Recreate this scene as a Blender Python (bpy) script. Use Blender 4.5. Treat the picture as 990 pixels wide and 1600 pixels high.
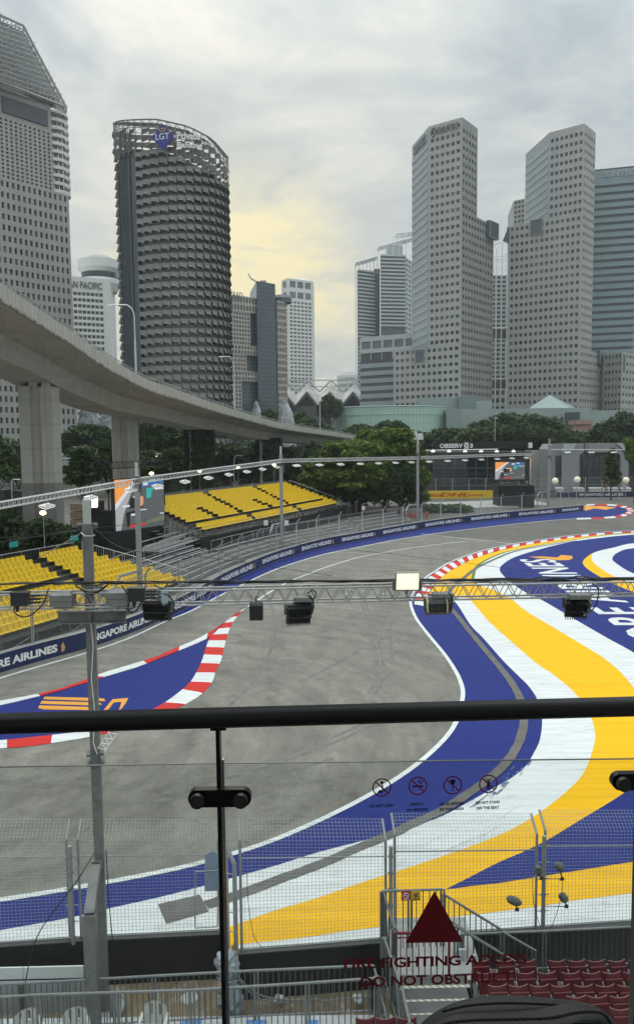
import bpy, math, random
from math import radians as rad, sin, cos, pi, sqrt, atan2
from mathutils import Vector, Matrix, Euler
from mathutils.geometry import tessellate_polygon
random.seed(7)
S = bpy.context.scene
for o in list(bpy.data.objects): bpy.data.objects.remove(o)
# ------------------------------------------------------------------ camera
H = 12.5
F = 1200.0
PITCH = 5.0
ROLL = -0.6
R = Matrix.Rotation(rad(90-PITCH), 4, 'X') @ Matrix.Rotation(rad(ROLL), 4, 'Z')
CAM = Vector((0, 0, H))
cd = bpy.data.cameras.new('camera'); cam = bpy.data.objects.new('camera', cd)
S.collection.objects.link(cam)
cam.matrix_world = Matrix.Translation(CAM) @ R
cd.sensor_fit = 'VERTICAL'; cd.sensor_height = 36; cd.sensor_width = 36
cd.lens = 36*F/1600.0
cd.clip_start = 0.05; cd.clip_end = 9000
S.camera = cam
S.render.resolution_x = 633; S.render.resolution_y = 1024
# ------------------------------------------------------------------ world
SUN_EL, SUN_AZ = 38.0, -6.0          # the sun stands veiled ahead of the camera
w = bpy.data.worlds.new('World'); S.world = w; w.use_nodes = True
nt = w.node_tree; N = nt.nodes; L = nt.links; N.clear()
out = N.new('ShaderNodeOutputWorld'); bg = N.new('ShaderNodeBackground')
sky = N.new('ShaderNodeTexSky'); sky.sky_type = 'NISHITA'; sky.sun_disc = False
sky.sun_elevation = rad(SUN_EL); sky.sun_rotation = rad(SUN_AZ); sky.dust_density = 3
tc = N.new('ShaderNodeTexCoord')
def mth(op, a=None, b=None, c=None):
    n = N.new('ShaderNodeMath'); n.operation = op
    for i, v in enumerate((a, b, c)):
        if v is None: continue
        if isinstance(v, (int, float)): n.inputs[i].default_value = v
        else: L.new(v, n.inputs[i])
    return n.outputs[0]
sep = N.new('ShaderNodeSeparateXYZ'); L.new(tc.outputs['Generated'], sep.inputs[0])
zz = mth('MAXIMUM', sep.outputs['Z'], 0.0)
# cloud sheet: project the direction on a plane above
den = mth('ADD', zz, 0.16)
cx = mth('DIVIDE', sep.outputs['X'], den); cy = mth('DIVIDE', sep.outputs['Y'], den)
cmb = N.new('ShaderNodeCombineXYZ'); L.new(cx, cmb.inputs[0]); L.new(cy, cmb.inputs[1])
def wnoise(scale, detail, dist, rough=0.55):
    n = N.new('ShaderNodeTexNoise'); n.inputs['Scale'].default_value = scale
    n.inputs['Detail'].default_value = detail; n.inputs['Distortion'].default_value = dist
    n.inputs['Roughness'].default_value = rough
    L.new(cmb.outputs[0], n.inputs['Vector']); return n.outputs['Fac']
def wramp(fac, stops):
    r = N.new('ShaderNodeValToRGB'); e = r.color_ramp.elements
    e[0].position, e[0].color = stops[0][0], (*stops[0][1], 1)
    e[1].position, e[1].color = stops[1][0], (*stops[1][1], 1)
    for p, c in stops[2:]:
        x = e.new(p); x.color = (*c, 1)
    L.new(fac, r.inputs[0]); return r.outputs[0]
def wmix(f, a, b, mode='MIX'):
    m = N.new('ShaderNodeMix'); m.data_type = 'RGBA'; m.blend_type = mode
    for i, v in ((0, f), (6, a), (7, b)):
        if isinstance(v, (int, float)): m.inputs[i].default_value = v
        elif isinstance(v, tuple): m.inputs[i].default_value = (*v, 1)
        else: L.new(v, m.inputs[i])
    return m.outputs[2]
n1 = wnoise(1.5, 8, 0.9); n2 = wnoise(4.2, 8, 0.6, 0.62)
nn = mth('ADD', mth('MULTIPLY', n1, 0.68), mth('MULTIPLY', n2, 0.32))
cloud = wramp(nn, [(0.40, (0.41, 0.48, 0.515)), (0.60, (0.75, 0.755, 0.71)), (0.47, (0.51, 0.575, 0.595)), (0.525, (0.60, 0.645, 0.635))])
# the veiled low sun glows through the clouds ahead
gv = Vector((sin(rad(-5.5))*cos(rad(11.5)), cos(rad(-5.5))*cos(rad(11.0)), sin(rad(11.0))))
dp = N.new('ShaderNodeVectorMath'); dp.operation = 'DOT_PRODUCT'
nv = N.new('ShaderNodeVectorMath'); nv.operation = 'NORMALIZE'; L.new(tc.outputs['Generated'], nv.inputs[0])
# flattened: squash the elevation a little so that the glow lies along the horizon
L.new(nv.outputs[0], dp.inputs[0]); dp.inputs[1].default_value = gv
ang = mth('ARCCOSINE', mth('MINIMUM', dp.outputs['Value'], 0.99999))
g1 = mth('POWER', mth('MAXIMUM', mth('SUBTRACT', 1.0, mth('DIVIDE', ang, rad(10.5))), 0.0), 1.2)
g2 = mth('POWER', mth('MAXIMUM', mth('SUBTRACT', 1.0, mth('DIVIDE', ang, rad(22.0))), 0.0), 1.4)
gl = mth('MULTIPLY', g1, mth('MULTIPLY_ADD', nn, 5.0, -1.7))
base = wmix(mth('MINIMUM', mth('MULTIPLY', g2, 0.55), 1.0), cloud, (0.78, 0.77, 0.64))
glow = wmix(mth('MINIMUM', mth('MAXIMUM', mth('MULTIPLY', gl, 2.1), 0.0), 1.0), base, (1.02, 0.90, 0.52))
# overcast dome: about twice as bright overhead as near the horizon
zen = mth('MULTIPLY_ADD', mth('POWER', zz, 4.0), 4.4, 0.97)
vs = N.new('ShaderNodeVectorMath'); vs.operation = 'SCALE'; L.new(glow, vs.inputs[0]); L.new(zen, vs.inputs['Scale'])
sk = N.new('ShaderNodeVectorMath'); sk.operation = 'SCALE'; L.new(sky.outputs[0], sk.inputs[0]); sk.inputs['Scale'].default_value = 0.08*10*0.1
blend = wmix(0.93, sk.outputs[0], vs.outputs[0])
sc = N.new('ShaderNodeVectorMath'); sc.operation = 'SCALE'; L.new(blend, sc.inputs[0]); sc.inputs['Scale'].default_value = 10.0
L.new(sc.outputs[0], bg.inputs['Color']); bg.inputs['Strength'].default_value = 0.1
L.new(bg.outputs[0], out.inputs['Surface'])
ld = bpy.data.lights.new('sun', 'SUN'); ld.energy = 0.7; ld.angle = rad(35); ld.color = (1.0, 0.95, 0.86)
lo = bpy.data.objects.new('sun', ld); S.collection.objects.link(lo)
sd = Vector((sin(rad(SUN_AZ))*cos(rad(SUN_EL)), cos(rad(SUN_AZ))*cos(rad(SUN_EL)), sin(rad(SUN_EL))))
lo.rotation_euler = sd.to_track_quat('Z', 'Y').to_euler(); lo.location = (0, 0, 300)
S.view_settings.view_transform = 'Standard'; S.view_settings.look = 'None'
S.view_settings.exposure = 0.0; S.view_settings.gamma = 1.0
S.render.engine = 'CYCLES'
S.cycles.max_bounces = 6; S.cycles.transparent_max_bounces = 24
S.cycles.diffuse_bounces = 3; S.cycles.glossy_bounces = 3
# ------------------------------------------------------------------ pixel helpers
R3 = R.to_3x3()
def ray(px, py): return R3 @ Vector(((px-495.0)/F, (800.0-py)/F, -1.0))
def P(px, py, d):
    r = ray(px, py); return CAM + r*(d/r.y)
def G(px, py, z=0.0):
    r = ray(px, py); return CAM + r*((z-H)/r.z)
def ZT(px, py, d): return P(px, py, d).z
V = Vector
# ------------------------------------------------------------------ materials
MATS = {}
def srgb(c):
    return tuple((x/255/12.92 if x/255 <= .04045 else ((x/255+.055)/1.055)**2.4) for x in c)
def mat(name, col, rough=0.7, var=0.12, scale=3.0, metal=0.0, bump=0.0, bscale=None, stretch=(1, 1, 1), emit=None, est=1.0, spec=0.5, dirt=None, dirt_scale=1.0, dirt_lo=.5, dirt_hi=.7, coords='Object', brick=None):
    if name in MATS: return MATS[name]
    m = bpy.data.materials.new(name); m.use_nodes = True
    nt = m.node_tree; N = nt.nodes; L = nt.links
    b = N['Principled BSDF']
    b.inputs['Roughness'].default_value = rough; b.inputs['Metallic'].default_value = metal
    b.inputs['Specular IOR Level'].default_value = spec
    tc = N.new('ShaderNodeNewGeometry') if coords == 'World' else N.new('ShaderNodeTexCoord')
    src = tc.outputs['Position'] if coords == 'World' else tc.outputs['Object']
    mp = N.new('ShaderNodeMapping'); mp.inputs['Scale'].default_value = stretch
    L.new(src, mp.inputs[0])
    no = N.new('ShaderNodeTexNoise'); no.inputs['Scale'].default_value = scale; no.inputs['Detail'].default_value = 6
    no.inputs['Roughness'].default_value = 0.62
    L.new(mp.outputs[0], no.inputs['Vector'])
    mr = N.new('ShaderNodeMapRange'); mr.inputs[1].default_value = 0.25; mr.inputs[2].default_value = 0.75
    mr.inputs[3].default_value = 1-var; mr.inputs[4].default_value = 1+var
    L.new(no.outputs['Fac'], mr.inputs[0])
    sc = N.new('ShaderNodeVectorMath'); sc.operation = 'SCALE'; sc.inputs[0].default_value = col
    L.new(mr.outputs[0], sc.inputs['Scale'])
    colout = sc.outputs[0]
    if dirt:
        n2 = N.new('ShaderNodeTexNoise'); n2.inputs['Scale'].default_value = dirt_scale; n2.inputs['Detail'].default_value = 8
        n2.inputs['Roughness'].default_value = 0.7; n2.inputs['Distortion'].default_value = .6
        L.new(mp.outputs[0], n2.inputs['Vector'])
        r2 = N.new('ShaderNodeMapRange'); r2.inputs[1].default_value = dirt_lo; r2.inputs[2].default_value = dirt_hi
        L.new(n2.outputs['Fac'], r2.inputs[0])
        mx = N.new('ShaderNodeMix'); mx.data_type = 'RGBA'; mx.inputs[7].default_value = (*dirt, 1)
        L.new(r2.outputs[0], mx.inputs[0]); L.new(colout, mx.inputs[6]); colout = mx.outputs[2]
    if brick:
        bw, bh, jc = brick
        # panel joints, worked out from world position (height and distance along the wall)
        g = N.new('ShaderNodeNewGeometry'); sp = N.new('ShaderNodeSeparateXYZ'); L.new(g.outputs['Position'], sp.inputs[0])
        def mm(op, a, b=None):
            n = N.new('ShaderNodeMath'); n.operation = op
            for i, v in enumerate((a, b)):
                if v is None: continue
                if isinstance(v, (int, float)): n.inputs[i].default_value = v
                else: L.new(v, n.inputs[i])
            return n.outputs[0]
        hz = mm('ADD', sp.outputs['X'], mm('MULTIPLY', sp.outputs['Y'], 0.35))
        f1 = mm('LESS_THAN', mm('FRACT', mm('DIVIDE', hz, bw)), 0.07)
        f2 = mm('LESS_THAN', mm('FRACT', mm('DIVIDE', sp.outputs['Z'], bh)), 0.10)
        f = mm('MAXIMUM', f1, f2)
        mx = N.new('ShaderNodeMix'); mx.data_type = 'RGBA'; mx.inputs[7].default_value = (*jc, 1)
        L.new(mm('MULTIPLY', f, 0.7), mx.inputs[0]); L.new(colout, mx.inputs[6]); colout = mx.outputs[2]
    L.new(colout, b.inputs['Base Color'])
    if bump:
        bn = N.new('ShaderNodeTexNoise'); bn.inputs['Scale'].default_value = bscale or scale*6; bn.inputs['Detail'].default_value = 5
        L.new(mp.outputs[0], bn.inputs['Vector'])
        bp = N.new('ShaderNodeBump'); bp.inputs['Strength'].default_value = bump; bp.inputs['Distance'].default_value = 0.05
        L.new(bn.outputs['Fac'], bp.inputs['Height']); L.new(bp.outputs[0], b.inputs['Normal'])
    if emit:
        b.inputs['Emission Color'].default_value = (*emit, 1); b.inputs['Emission Strength'].default_value = est
    MATS[name] = m
    return m
# ------------------------------------------------------------------ mesh builder
class MB:
    def __init__(s): s.v = []; s.f = []; s.m = []
    def add(s, vs, fs, mi=0):
        o = len(s.v); s.v += [tuple(x) for x in vs]
        for f in fs: s.f.append(tuple(o+i for i in f)); s.m.append(mi)
    def quad(s, a, b, c, d, mi=0): s.add([a, b, c, d], [(0, 1, 2, 3)], mi)
    def bx(s, O, A, B, C, mi=0):
        O, A, B, C = V(O), V(A), V(B), V(C)
        s.add([O, O+A, O+A+B, O+B, O+C, O+A+C, O+A+B+C, O+B+C],
              [(0, 3, 2, 1), (4, 5, 6, 7), (0, 1, 5, 4), (1, 2, 6, 5), (2, 3, 7, 6), (3, 0, 4, 7)], mi)
    def box(s, c, sz, rz=0.0, mi=0):
        cx, cy, cz = c; a, b, h = sz
        U = V((cos(rz), sin(rz), 0)); W = V((-sin(rz), cos(rz), 0))
        s.bx(V((cx, cy, cz))-U*a/2-W*b/2-V((0, 0, h/2)), U*a, W*b, V((0, 0, h)), mi)
    def frustum(s, c, s0, s1, h, rz=0, mi=0):
        cx, cy, cz = c; U = V((cos(rz), sin(rz), 0)); W = V((-sin(rz), cos(rz), 0)); c = V(c)
        q = []
        for (a, b), z in ((s0, 0), (s1, h)):
            for i, j in ((-1, -1), (1, -1), (1, 1), (-1, 1)): q.append(c+U*a/2*i+W*b/2*j+V((0, 0, z)))
        s.add(q, [(0, 3, 2, 1), (4, 5, 6, 7), (0, 1, 5, 4), (1, 2, 6, 5), (2, 3, 7, 6), (3, 0, 4, 7)], mi)
    def tube(s, p, q, r, n=6, mi=0, r2=None, cap=True):
        p, q = V(p), V(q); d = q-p
        if d.length < 1e-6: return
        d.normalize(); a = d.orthogonal().normalized(); b = d.cross(a)
        r2 = r if r2 is None else r2; vs = []
        for c, rr in ((p, r), (q, r2)):
            for i in range(n):
                t = 2*pi*i/n+pi/4; vs.append(c+a*cos(t)*rr+b*sin(t)*rr)
        fs = [(i, (i+1) % n, n+(i+1) % n, n+i) for i in range(n)]
        if cap: fs += [tuple(range(n-1, -1, -1)), tuple(range(n, 2*n))]
        s.add(vs, fs, mi)
    def beam(s, p, q, w_, h_, mi=0, up=V((0, 0, 1))):
        p, q = V(p), V(q); d = q-p; a = d.cross(up)
        if a.length < 1e-5: a = V((1, 0, 0))
        a.normalize(); b = a.cross(d.normalized())
        s.bx(p-a*w_/2-b*h_/2, d, a*w_, b*h_, mi)
    def path(s, pts, r, n=6, mi=0):
        for a, b in zip(pts[:-1], pts[1:]): s.tube(a, b, r, n, mi)
    def poly(s, pts, mi=0, flip=False):
        pts = [V(p) for p in pts]
        for t in tessellate_polygon([pts]):
            a, b, c = (pts[i] for i in t)
            s.add([a, b, c], [(0, 1, 2)], mi)
    def prism(s, pts, D, mi=0, mside=None):
        pts = [V(p) for p in pts]; D = V(D); n = len(pts)
        tr = tessellate_polygon([pts])
        s.add(pts, [tuple(t) for t in tr], mi); s.add([p+D for p in pts], [tuple(t) for t in tr], mi)
        s.add(pts+[p+D for p in pts], [(i, (i+1) % n, n+(i+1) % n, n+i) for i in range(n)], mi if mside is None else mside)
    def lathe(s, c, prof, n=16, mi=0, a0=0, a1=2*pi):
        c = V(c); vs = []; m = n if a1-a0 > 6.28 else n+1
        for r, z in prof:
            for i in range(m):
                t = a0+(a1-a0)*i/n; vs.append(c+V((cos(t)*r, sin(t)*r, z)))
        fs = []
        for k in range(len(prof)-1):
            for i in range(n):
                j = (i+1) % m; fs.append((k*m+i, k*m+j, (k+1)*m+j, (k+1)*m+i))
        s.add(vs, fs, mi)
    def ell(s, c, rx, ry, rz_, n=12, k=7, mi=0):
        vs = []; c = V(c)
        for j in range(1, k):
            ph = pi*j/k
            for i in range(n):
                t = 2*pi*i/n; vs.append(c+V((cos(t)*sin(ph)*rx, sin(t)*sin(ph)*ry, cos(ph)*rz_)))
        vs += [c+V((0, 0, rz_)), c-V((0, 0, rz_))]
        fs = [(j*n+i, j*n+(i+1) % n, (j+1)*n+(i+1) % n, (j+1)*n+i) for j in range(k-2) for i in range(n)]
        fs += [(len(vs)-2, (i+1) % n, i) for i in range(n)] + [(len(vs)-1, (k-2)*n+i, (k-2)*n+(i+1) % n) for i in range(n)]
        s.add(vs, fs, mi)
    def mesh(s, name, mats, origin=V((0, 0, 0)), smooth=False):
        me = bpy.data.meshes.new(name)
        ox, oy, oz = origin
        me.from_pydata([(x-ox, y-oy, z-oz) for x, y, z in s.v], [], s.f)
        if not isinstance(mats, (list, tuple)): mats = [mats]
        for m in mats: me.materials.append(m)
        if len(mats) > 1: me.polygons.foreach_set('material_index', s.m)
        if smooth: me.polygons.foreach_set('use_smooth', [True]*len(s.f))
        me.update(); return me
    def build(s, name, mats, parent=None, origin=None, smooth=False):
        if parent is not None:
            wl = parent.location.copy(); p = parent.parent
            while p: wl += p.location; p = p.parent
            o = bpy.data.objects.new(name, s.mesh(name, mats, wl, smooth)); o.parent = parent
        else:
            if origin is None:
                xs = [v[0] for v in s.v]; ys = [v[1] for v in s.v]; zs = [v[2] for v in s.v]
                origin = V(((min(xs)+max(xs))/2, (min(ys)+max(ys))/2, min(zs)))
            o = bpy.data.objects.new(name, s.mesh(name, mats, origin, smooth)); o.location = origin
        S.collection.objects.link(o); return o
def tag(o, label=None, cat=None, group=None, kind=None):
    if label: o['label'] = label
    if cat: o['category'] = cat
    if group: o['group'] = group
    if kind: o['kind'] = kind
    return o
def thing(name, label, cat, loc, group=None):
    o = bpy.data.objects.new(name, None); o.location = loc; o.empty_display_size = .2
    S.collection.objects.link(o); return tag(o, label, cat, group)
def struct(name, mb, mats, label=None, origin=V((0, 0, 0))):
    o = mb.build(name, mats, origin=origin); o['kind'] = 'structure'
    if label: o['label'] = label
    return o
KIDS = {}
def dup(root, loc, rz=0.0, label=None, kids=None, scale=None):
    c = root.copy(); S.collection.objects.link(c); c.location = loc; c.rotation_euler = (0, 0, rz)
    if scale: c.scale = scale
    if label: c['label'] = label
    for k in (kids if kids is not None else root.children):
        a = k.copy(); S.collection.objects.link(a); a.parent = c
        for g in k.children:
            b = g.copy(); S.collection.objects.link(b); b.parent = a
    return c
ORD = ['first', 'second', 'third', 'fourth', 'fifth', 'sixth', 'seventh', 'eighth', 'ninth', 'tenth', 'eleventh', 'twelfth', 'thirteenth', 'fourteenth', 'fifteenth', 'sixteenth', 'seventeenth', 'eighteenth', 'nineteenth', 'twentieth', 'twenty-first', 'twenty-second', 'twenty-third', 'twenty-fourth', 'twenty-fifth', 'twenty-sixth', 'twenty-seventh', 'twenty-eighth', 'twenty-ninth', 'thirtieth', 'thirty-first', 'thirty-second', 'thirty-third', 'thirty-fourth', 'thirty-fifth', 'thirty-sixth', 'thirty-seventh', 'thirty-eighth', 'thirty-ninth', 'fortieth']
def cat_rom(pts, n=6):
    out = []; m = len(pts)
    for i in range(m-1):
        p0 = pts[max(i-1, 0)]; p1 = pts[i]; p2 = pts[i+1]; p3 = pts[min(i+2, m-1)]
        for k in range(n):
            t = k/n
            out.append(tuple(0.5*((2*p1[j])+(-p0[j]+p2[j])*t+(2*p0[j]-5*p1[j]+4*p2[j]-p3[j])*t*t+(-p0[j]+3*p1[j]-3*p2[j]+p3[j])*t**3) for j in range(len(p1))))
    out.append(tuple(pts[-1])); return out
def text_mb(txt, O, U, W, width=None, height=1.0, depth=0.01, bold=0.0, shear=0.0, spacing=1.0, align='L', align_y='B'):
    """lettering mapped onto the plane through O spanned by U (reading direction) and W (up)"""
    cu = bpy.data.curves.new('t', 'FONT'); cu.body = txt; cu.offset = bold; cu.shear = shear; cu.space_character = spacing
    cu.resolution_u = 3
    ob = bpy.data.objects.new('t', cu); S.collection.objects.link(ob)
    dg = bpy.context.evaluated_depsgraph_get(); me = bpy.data.meshes.new_from_object(ob.evaluated_get(dg))
    xs = [v.co.x for v in me.vertices]; ys = [v.co.y for v in me.vertices]
    x0, x1, y0, y1 = min(xs), max(xs), min(ys), max(ys)
    U = V(U).normalized(); W = V(W).normalized(); Nn = U.cross(W)
    sy = height/(y1-y0); sx = (width/(x1-x0)) if width else sy
    off = 0 if align == 'L' else (-(x1-x0)*sx/2 if align == 'C' else -(x1-x0)*sx)
    mb = MB(); O = V(O)
    a = [O+U*((v.co.x-x0)*sx+off)+W*((v.co.y-y0)*sy)+Nn*depth for v in me.vertices]
    fs = [tuple(p.vertices) for p in me.polygons]
    mb.add(a, fs)
    if depth > 0.0005:
        b = [p-Nn*depth*.9 for p in a]; cnt = {}
        for f in fs:
            for i in range(len(f)):
                e = (f[i], f[(i+1) % len(f)]); cnt[frozenset(e)] = cnt.get(frozenset(e), []) + [e]
        o = len(mb.v); mb.v += [tuple(x) for x in b]
        for es in cnt.values():
            if len(es) == 1:
                i, j = es[0]; mb.f.append((i, j, j+o, i+o)); mb.m.append(0)
    bpy.data.objects.remove(ob); bpy.data.curves.remove(cu); bpy.data.meshes.remove(me)
    return mb
# ---- common materials
concrete = mat('concrete', (.36, .355, .33), .85, .12, .8, bump=.2, dirt=(.2, .195, .175), dirt_scale=.5, dirt_lo=.55, dirt_hi=.8)
steel = mat('galvanised_steel', (.33, .345, .35), .5, .12, 6, metal=.35)
alu = mat('aluminium', (.6, .61, .61), .4, .08, 6, metal=.55)
dsteel = mat('dark_steel', (.12, .13, .135), .5, .2, 5, metal=.3)
black = mat('black_cloth', (.012, .013, .015), .85, .3, 2)
blackp = mat('black_plastic', (.02, .021, .023), .45, .2, 4)
rubber = mat('rubber_cable', (.012, .012, .013), .6, .1, 4)
white = mat('white_paint', (.75, .76, .75), .5, .05, 2)
glassd = mat('dark_glass', (.025, .032, .04), .12, .3, .3, spec=.8)
glassm = mat('mid_glass', (.07, .085, .095), .15, .3, .3, spec=.8)
glassl = mat('pale_glass', (.13, .15, .16), .18, .3, .3, spec=.8)
# ------------------------------------------------------------------ ground and track
grassm = mat('ground_soil', (.06, .07, .045), .95, .35, .15, coords='World')
def asphalt_mat():
    m = bpy.data.materials.new('asphalt'); m.use_nodes = True
    nt = m.node_tree; N = nt.nodes; L = nt.links; b = N['Principled BSDF']; b.inputs['Roughness'].default_value = .85
    g = N.new('ShaderNodeNewGeometry')
    def noi(scale, det, st=(1, 1, 1), rot=0, dist=0, rough=.6):
        mp = N.new('ShaderNodeMapping'); mp.inputs['Scale'].default_value = st; mp.inputs['Rotation'].default_value = (0, 0, rot)
        L.new(g.outputs['Position'], mp.inputs[0])
        n = N.new('ShaderNodeTexNoise'); n.inputs['Scale'].default_value = scale; n.inputs['Detail'].default_value = det
        n.inputs['Distortion'].default_value = dist; n.inputs['Roughness'].default_value = rough
        L.new(mp.outputs[0], n.inputs['Vector']); return n.outputs['Fac']
    def mr(x, a, b_, c, d):
        r = N.new('ShaderNodeMapRange')
        for i, v in enumerate((a, b_, c, d)): r.inputs[i+1].default_value = v
        L.new(x, r.inputs[0]); return r.outputs[0]
    def mul(a, b_):
        n = N.new('ShaderNodeMath'); n.operation = 'MULTIPLY'
        for i, v in enumerate((a, b_)):
            if isinstance(v, float): n.inputs[i].default_value = v
            else: L.new(v, n.inputs[i])
        return n.outputs[0]
    big = mr(noi(.08, 4), .3, .7, .86, 1.12)
    streak = mr(noi(.9, 9, (1.1, .55, 1), .5, 1.2, .72), .38, .66, .84, 1.08)
    # marks curving with the corner: noise in polar coordinates round the island
    sb = N.new('ShaderNodeVectorMath'); sb.operation = 'SUBTRACT'; L.new(g.outputs['Position'], sb.inputs[0]); sb.inputs[1].default_value = (-13.5, 31.0, 0)
    ln_ = N.new('ShaderNodeVectorMath'); ln_.operation = 'LENGTH'; L.new(sb.outputs[0], ln_.inputs[0]); sx = N.new('ShaderNodeSeparateXYZ'); L.new(sb.outputs[0], sx.inputs[0])
    at_ = N.new('ShaderNodeMath'); at_.operation = 'ARCTAN2'; L.new(sx.outputs['Y'], at_.inputs[0]); L.new(sx.outputs['X'], at_.inputs[1])
    cb = N.new('ShaderNodeCombineXYZ'); L.new(ln_.outputs['Value'], cb.inputs[0]); L.new(mul(at_.outputs[0], 3.2), cb.inputs[1])
    pn_ = N.new('ShaderNodeTexNoise'); pn_.inputs['Scale'].default_value = .8; pn_.inputs['Detail'].default_value = 7; pn_.inputs['Roughness'].default_value = .68; L.new(cb.outputs[0], pn_.inputs['Vector'])
    curl = mr(pn_.outputs['Fac'], .36, .66, .76, 1.20)
    patch = mr(noi(.42, 10, (.7, 1.3, 1), -.5, 1.4, .78), .54, .66, 1.0, .62)
    fine = mr(noi(9, 4), .3, .7, .87, 1.13)
    grain = mr(noi(45, 2), .3, .7, .90, 1.10)
    # rubber laid down in soft bands along the racing line
    rub = mr(noi(.14, 4, (2.4, .6, 1), .25, .8), .45, .62, 1.04, .88)
    v = mul(mul(mul(mul(big, streak), curl), mul(patch, fine)), mul(grain, rub))
    # seams between paved lanes
    vo = N.new('ShaderNodeTexVoronoi'); vo.feature = 'DISTANCE_TO_EDGE'; vo.inputs['Scale'].default_value = .09
    L.new(g.outputs['Position'], vo.inputs['Vector'])
    v = mul(v, mr(vo.outputs['Distance'], 0.0, .004, .90, 1.0))
    s = N.new('ShaderNodeVectorMath'); s.operation = 'SCALE'; s.inputs[0].default_value = (.196, .186, .161)
    L.new(v, s.inputs['Scale'])
    # far tarmac is the newer, darker mix
    sp = N.new('ShaderNodeSeparateXYZ'); L.new(g.outputs['Position'], sp.inputs[0])
    ad = N.new('ShaderNodeMath'); ad.operation = 'MULTIPLY_ADD'; ad.inputs[1].default_value = .62; L.new(sp.outputs['X'], ad.inputs[0]); L.new(sp.outputs['Y'], ad.inputs[2])
    fr = mr(ad.outputs[0], 112.0, 114.0, 0.0, 1.0)
    mx = N.new('ShaderNodeMix'); mx.data_type = 'RGBA'; L.new(fr, mx.inputs[0]); L.new(s.outputs[0], mx.inputs[6])
    s2 = N.new('ShaderNodeVectorMath'); s2.operation = 'SCALE'; s2.inputs[0].default_value = (.122, .114, .101); L.new(v, s2.inputs['Scale'])
    L.new(s2.outputs[0], mx.inputs[7]); L.new(mx.outputs[2], b.inputs['Base Color'])
    bp = N.new('ShaderNodeBump'); bp.inputs['Strength'].default_value = .35; bp.inputs['Distance'].default_value = .02
    L.new(noi(30, 4), bp.inputs['Height']); L.new(bp.outputs[0], b.inputs['Normal'])
    return m
asphalt = asphalt_mat()
def paint(name, col, dirt, lo=.56, hi=.85, var=.07):
    m = mat(name, col, .75, var, .9, spec=.12, coords='World', stretch=(.5, 2.2, 1), bump=.15, bscale=24, dirt=dirt, dirt_scale=1.3, dirt_lo=lo, dirt_hi=hi)
    # faint grooves of the paint roller
    nt = m.node_tree; N = nt.nodes; L = nt.links; b = N['Principled BSDF']
    src = b.inputs['Base Color'].links[0].from_socket
    g = N.new('ShaderNodeNewGeometry'); mp = N.new('ShaderNodeMapping'); mp.inputs['Scale'].default_value = (.12, 3.4, 1); mp.inputs['Rotation'].default_value = (0, 0, .1)
    L.new(g.outputs['Position'], mp.inputs[0])
    n = N.new('ShaderNodeTexNoise'); n.inputs['Scale'].default_value = 1.0; n.inputs['Detail'].default_value = 3; L.new(mp.outputs[0], n.inputs['Vector'])
    r = N.new('ShaderNodeMapRange'); r.inputs[1].default_value = .35; r.inputs[2].default_value = .65; r.inputs[3].default_value = .92; r.inputs[4].default_value = 1.06
    L.new(n.outputs['Fac'], r.inputs[0]); s = N.new('ShaderNodeVectorMath'); s.operation = 'SCALE'
    L.new(src, s.inputs[0]); L.new(r.outputs[0], s.inputs['Scale']); L.new(s.outputs[0], b.inputs['Base Color'])
    return m
p_blue = paint('blue_track_paint', (.018, .030, .175), (.04, .055, .14), .6, 1.1)
p_white = paint('white_track_paint', (.66, .68, .68), (.36, .36, .34), .52, .85)
p_yellow = paint('yellow_track_paint', (.84, .455, .010), (.50, .27, .05), .62, 1.1)
p_red = paint('red_track_paint', (.55, .035, .03), (.3, .05, .04))
p_green = paint('green_track_paint', (.12, .22, .05), (.1, .14, .07))
p_orange = paint('orange_track_paint', (.72, .33, .05), (.5, .28, .1))
groove = mat('groove_asphalt', (.125, .12, .11), .9, .25, 1.2, coords='World')
mb = MB(); mb.box((0, 3900, -.35), (9000, 8000, .6)); struct('ground', mb, grassm)
mb = MB(); mb.add([(-120, -20, 0), (140, -20, 0), (170, 190, 0), (-60, 190, 0)], [(0, 1, 2, 3)])
o = struct('race_track', mb, asphalt)
def shape(pts, n=5, smooth=True):
    q = cat_rom(pts, n) if smooth else pts
    return [G(x, y) for x, y in q]
def sheet(name, pts, z, m):
    mb = MB(); mb.poly([p+V((0, 0, z)) for p in pts]); return struct(name, mb, m)
def offset(pts, d):
    out = []
    for i, p in enumerate(pts):
        a = pts[max(i-1, 0)]; b = pts[min(i+1, len(pts)-1)]; t = (b-a); t.z = 0; t.normalize()
        out.append(p+V((-t.y, t.x, 0))*d)
    return out
def strip(name, pts, d0, d1, z, m):
    A = offset(pts, d0); B = offset(pts, d1); mb = MB(); q = V((0, 0, z))
    for i in range(len(pts)-1): mb.quad(A[i]+q, A[i+1]+q, B[i+1]+q, B[i]+q)
    return struct(name, mb, m)
# inside edge of the track, from the far right round the apex and back to the left
EDGE = shape([(1230, 822), (1100, 824), (990, 829), (938, 832), (890, 837), (842, 844), (803, 850), (768, 857), (734, 867), (703, 879), (682, 892), (666, 903), (652, 920), (644.7, 935), (643.8, 946), (653, 967.7), (673, 993.8), (694.7, 1019.8), (709.9, 1041.5), (720, 1060), (726, 1080), (724, 1100), (717, 1126), (700, 1153), (665, 1187), (620, 1220), (560, 1255), (480, 1294), (400, 1326), (300, 1355), (200, 1376), (100, 1394), (0, 1410), (-150, 1433)])
right_far = [G(-150, 1700), G(1700, 1700), G(1500, 1200), G(1450, 900), G(1230, 830)]
sheet('blue_runoff', EDGE+[G(-150, 1560), G(1400, 1560), G(1500, 1200), G(1450, 900)], .004, p_blue)
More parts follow.
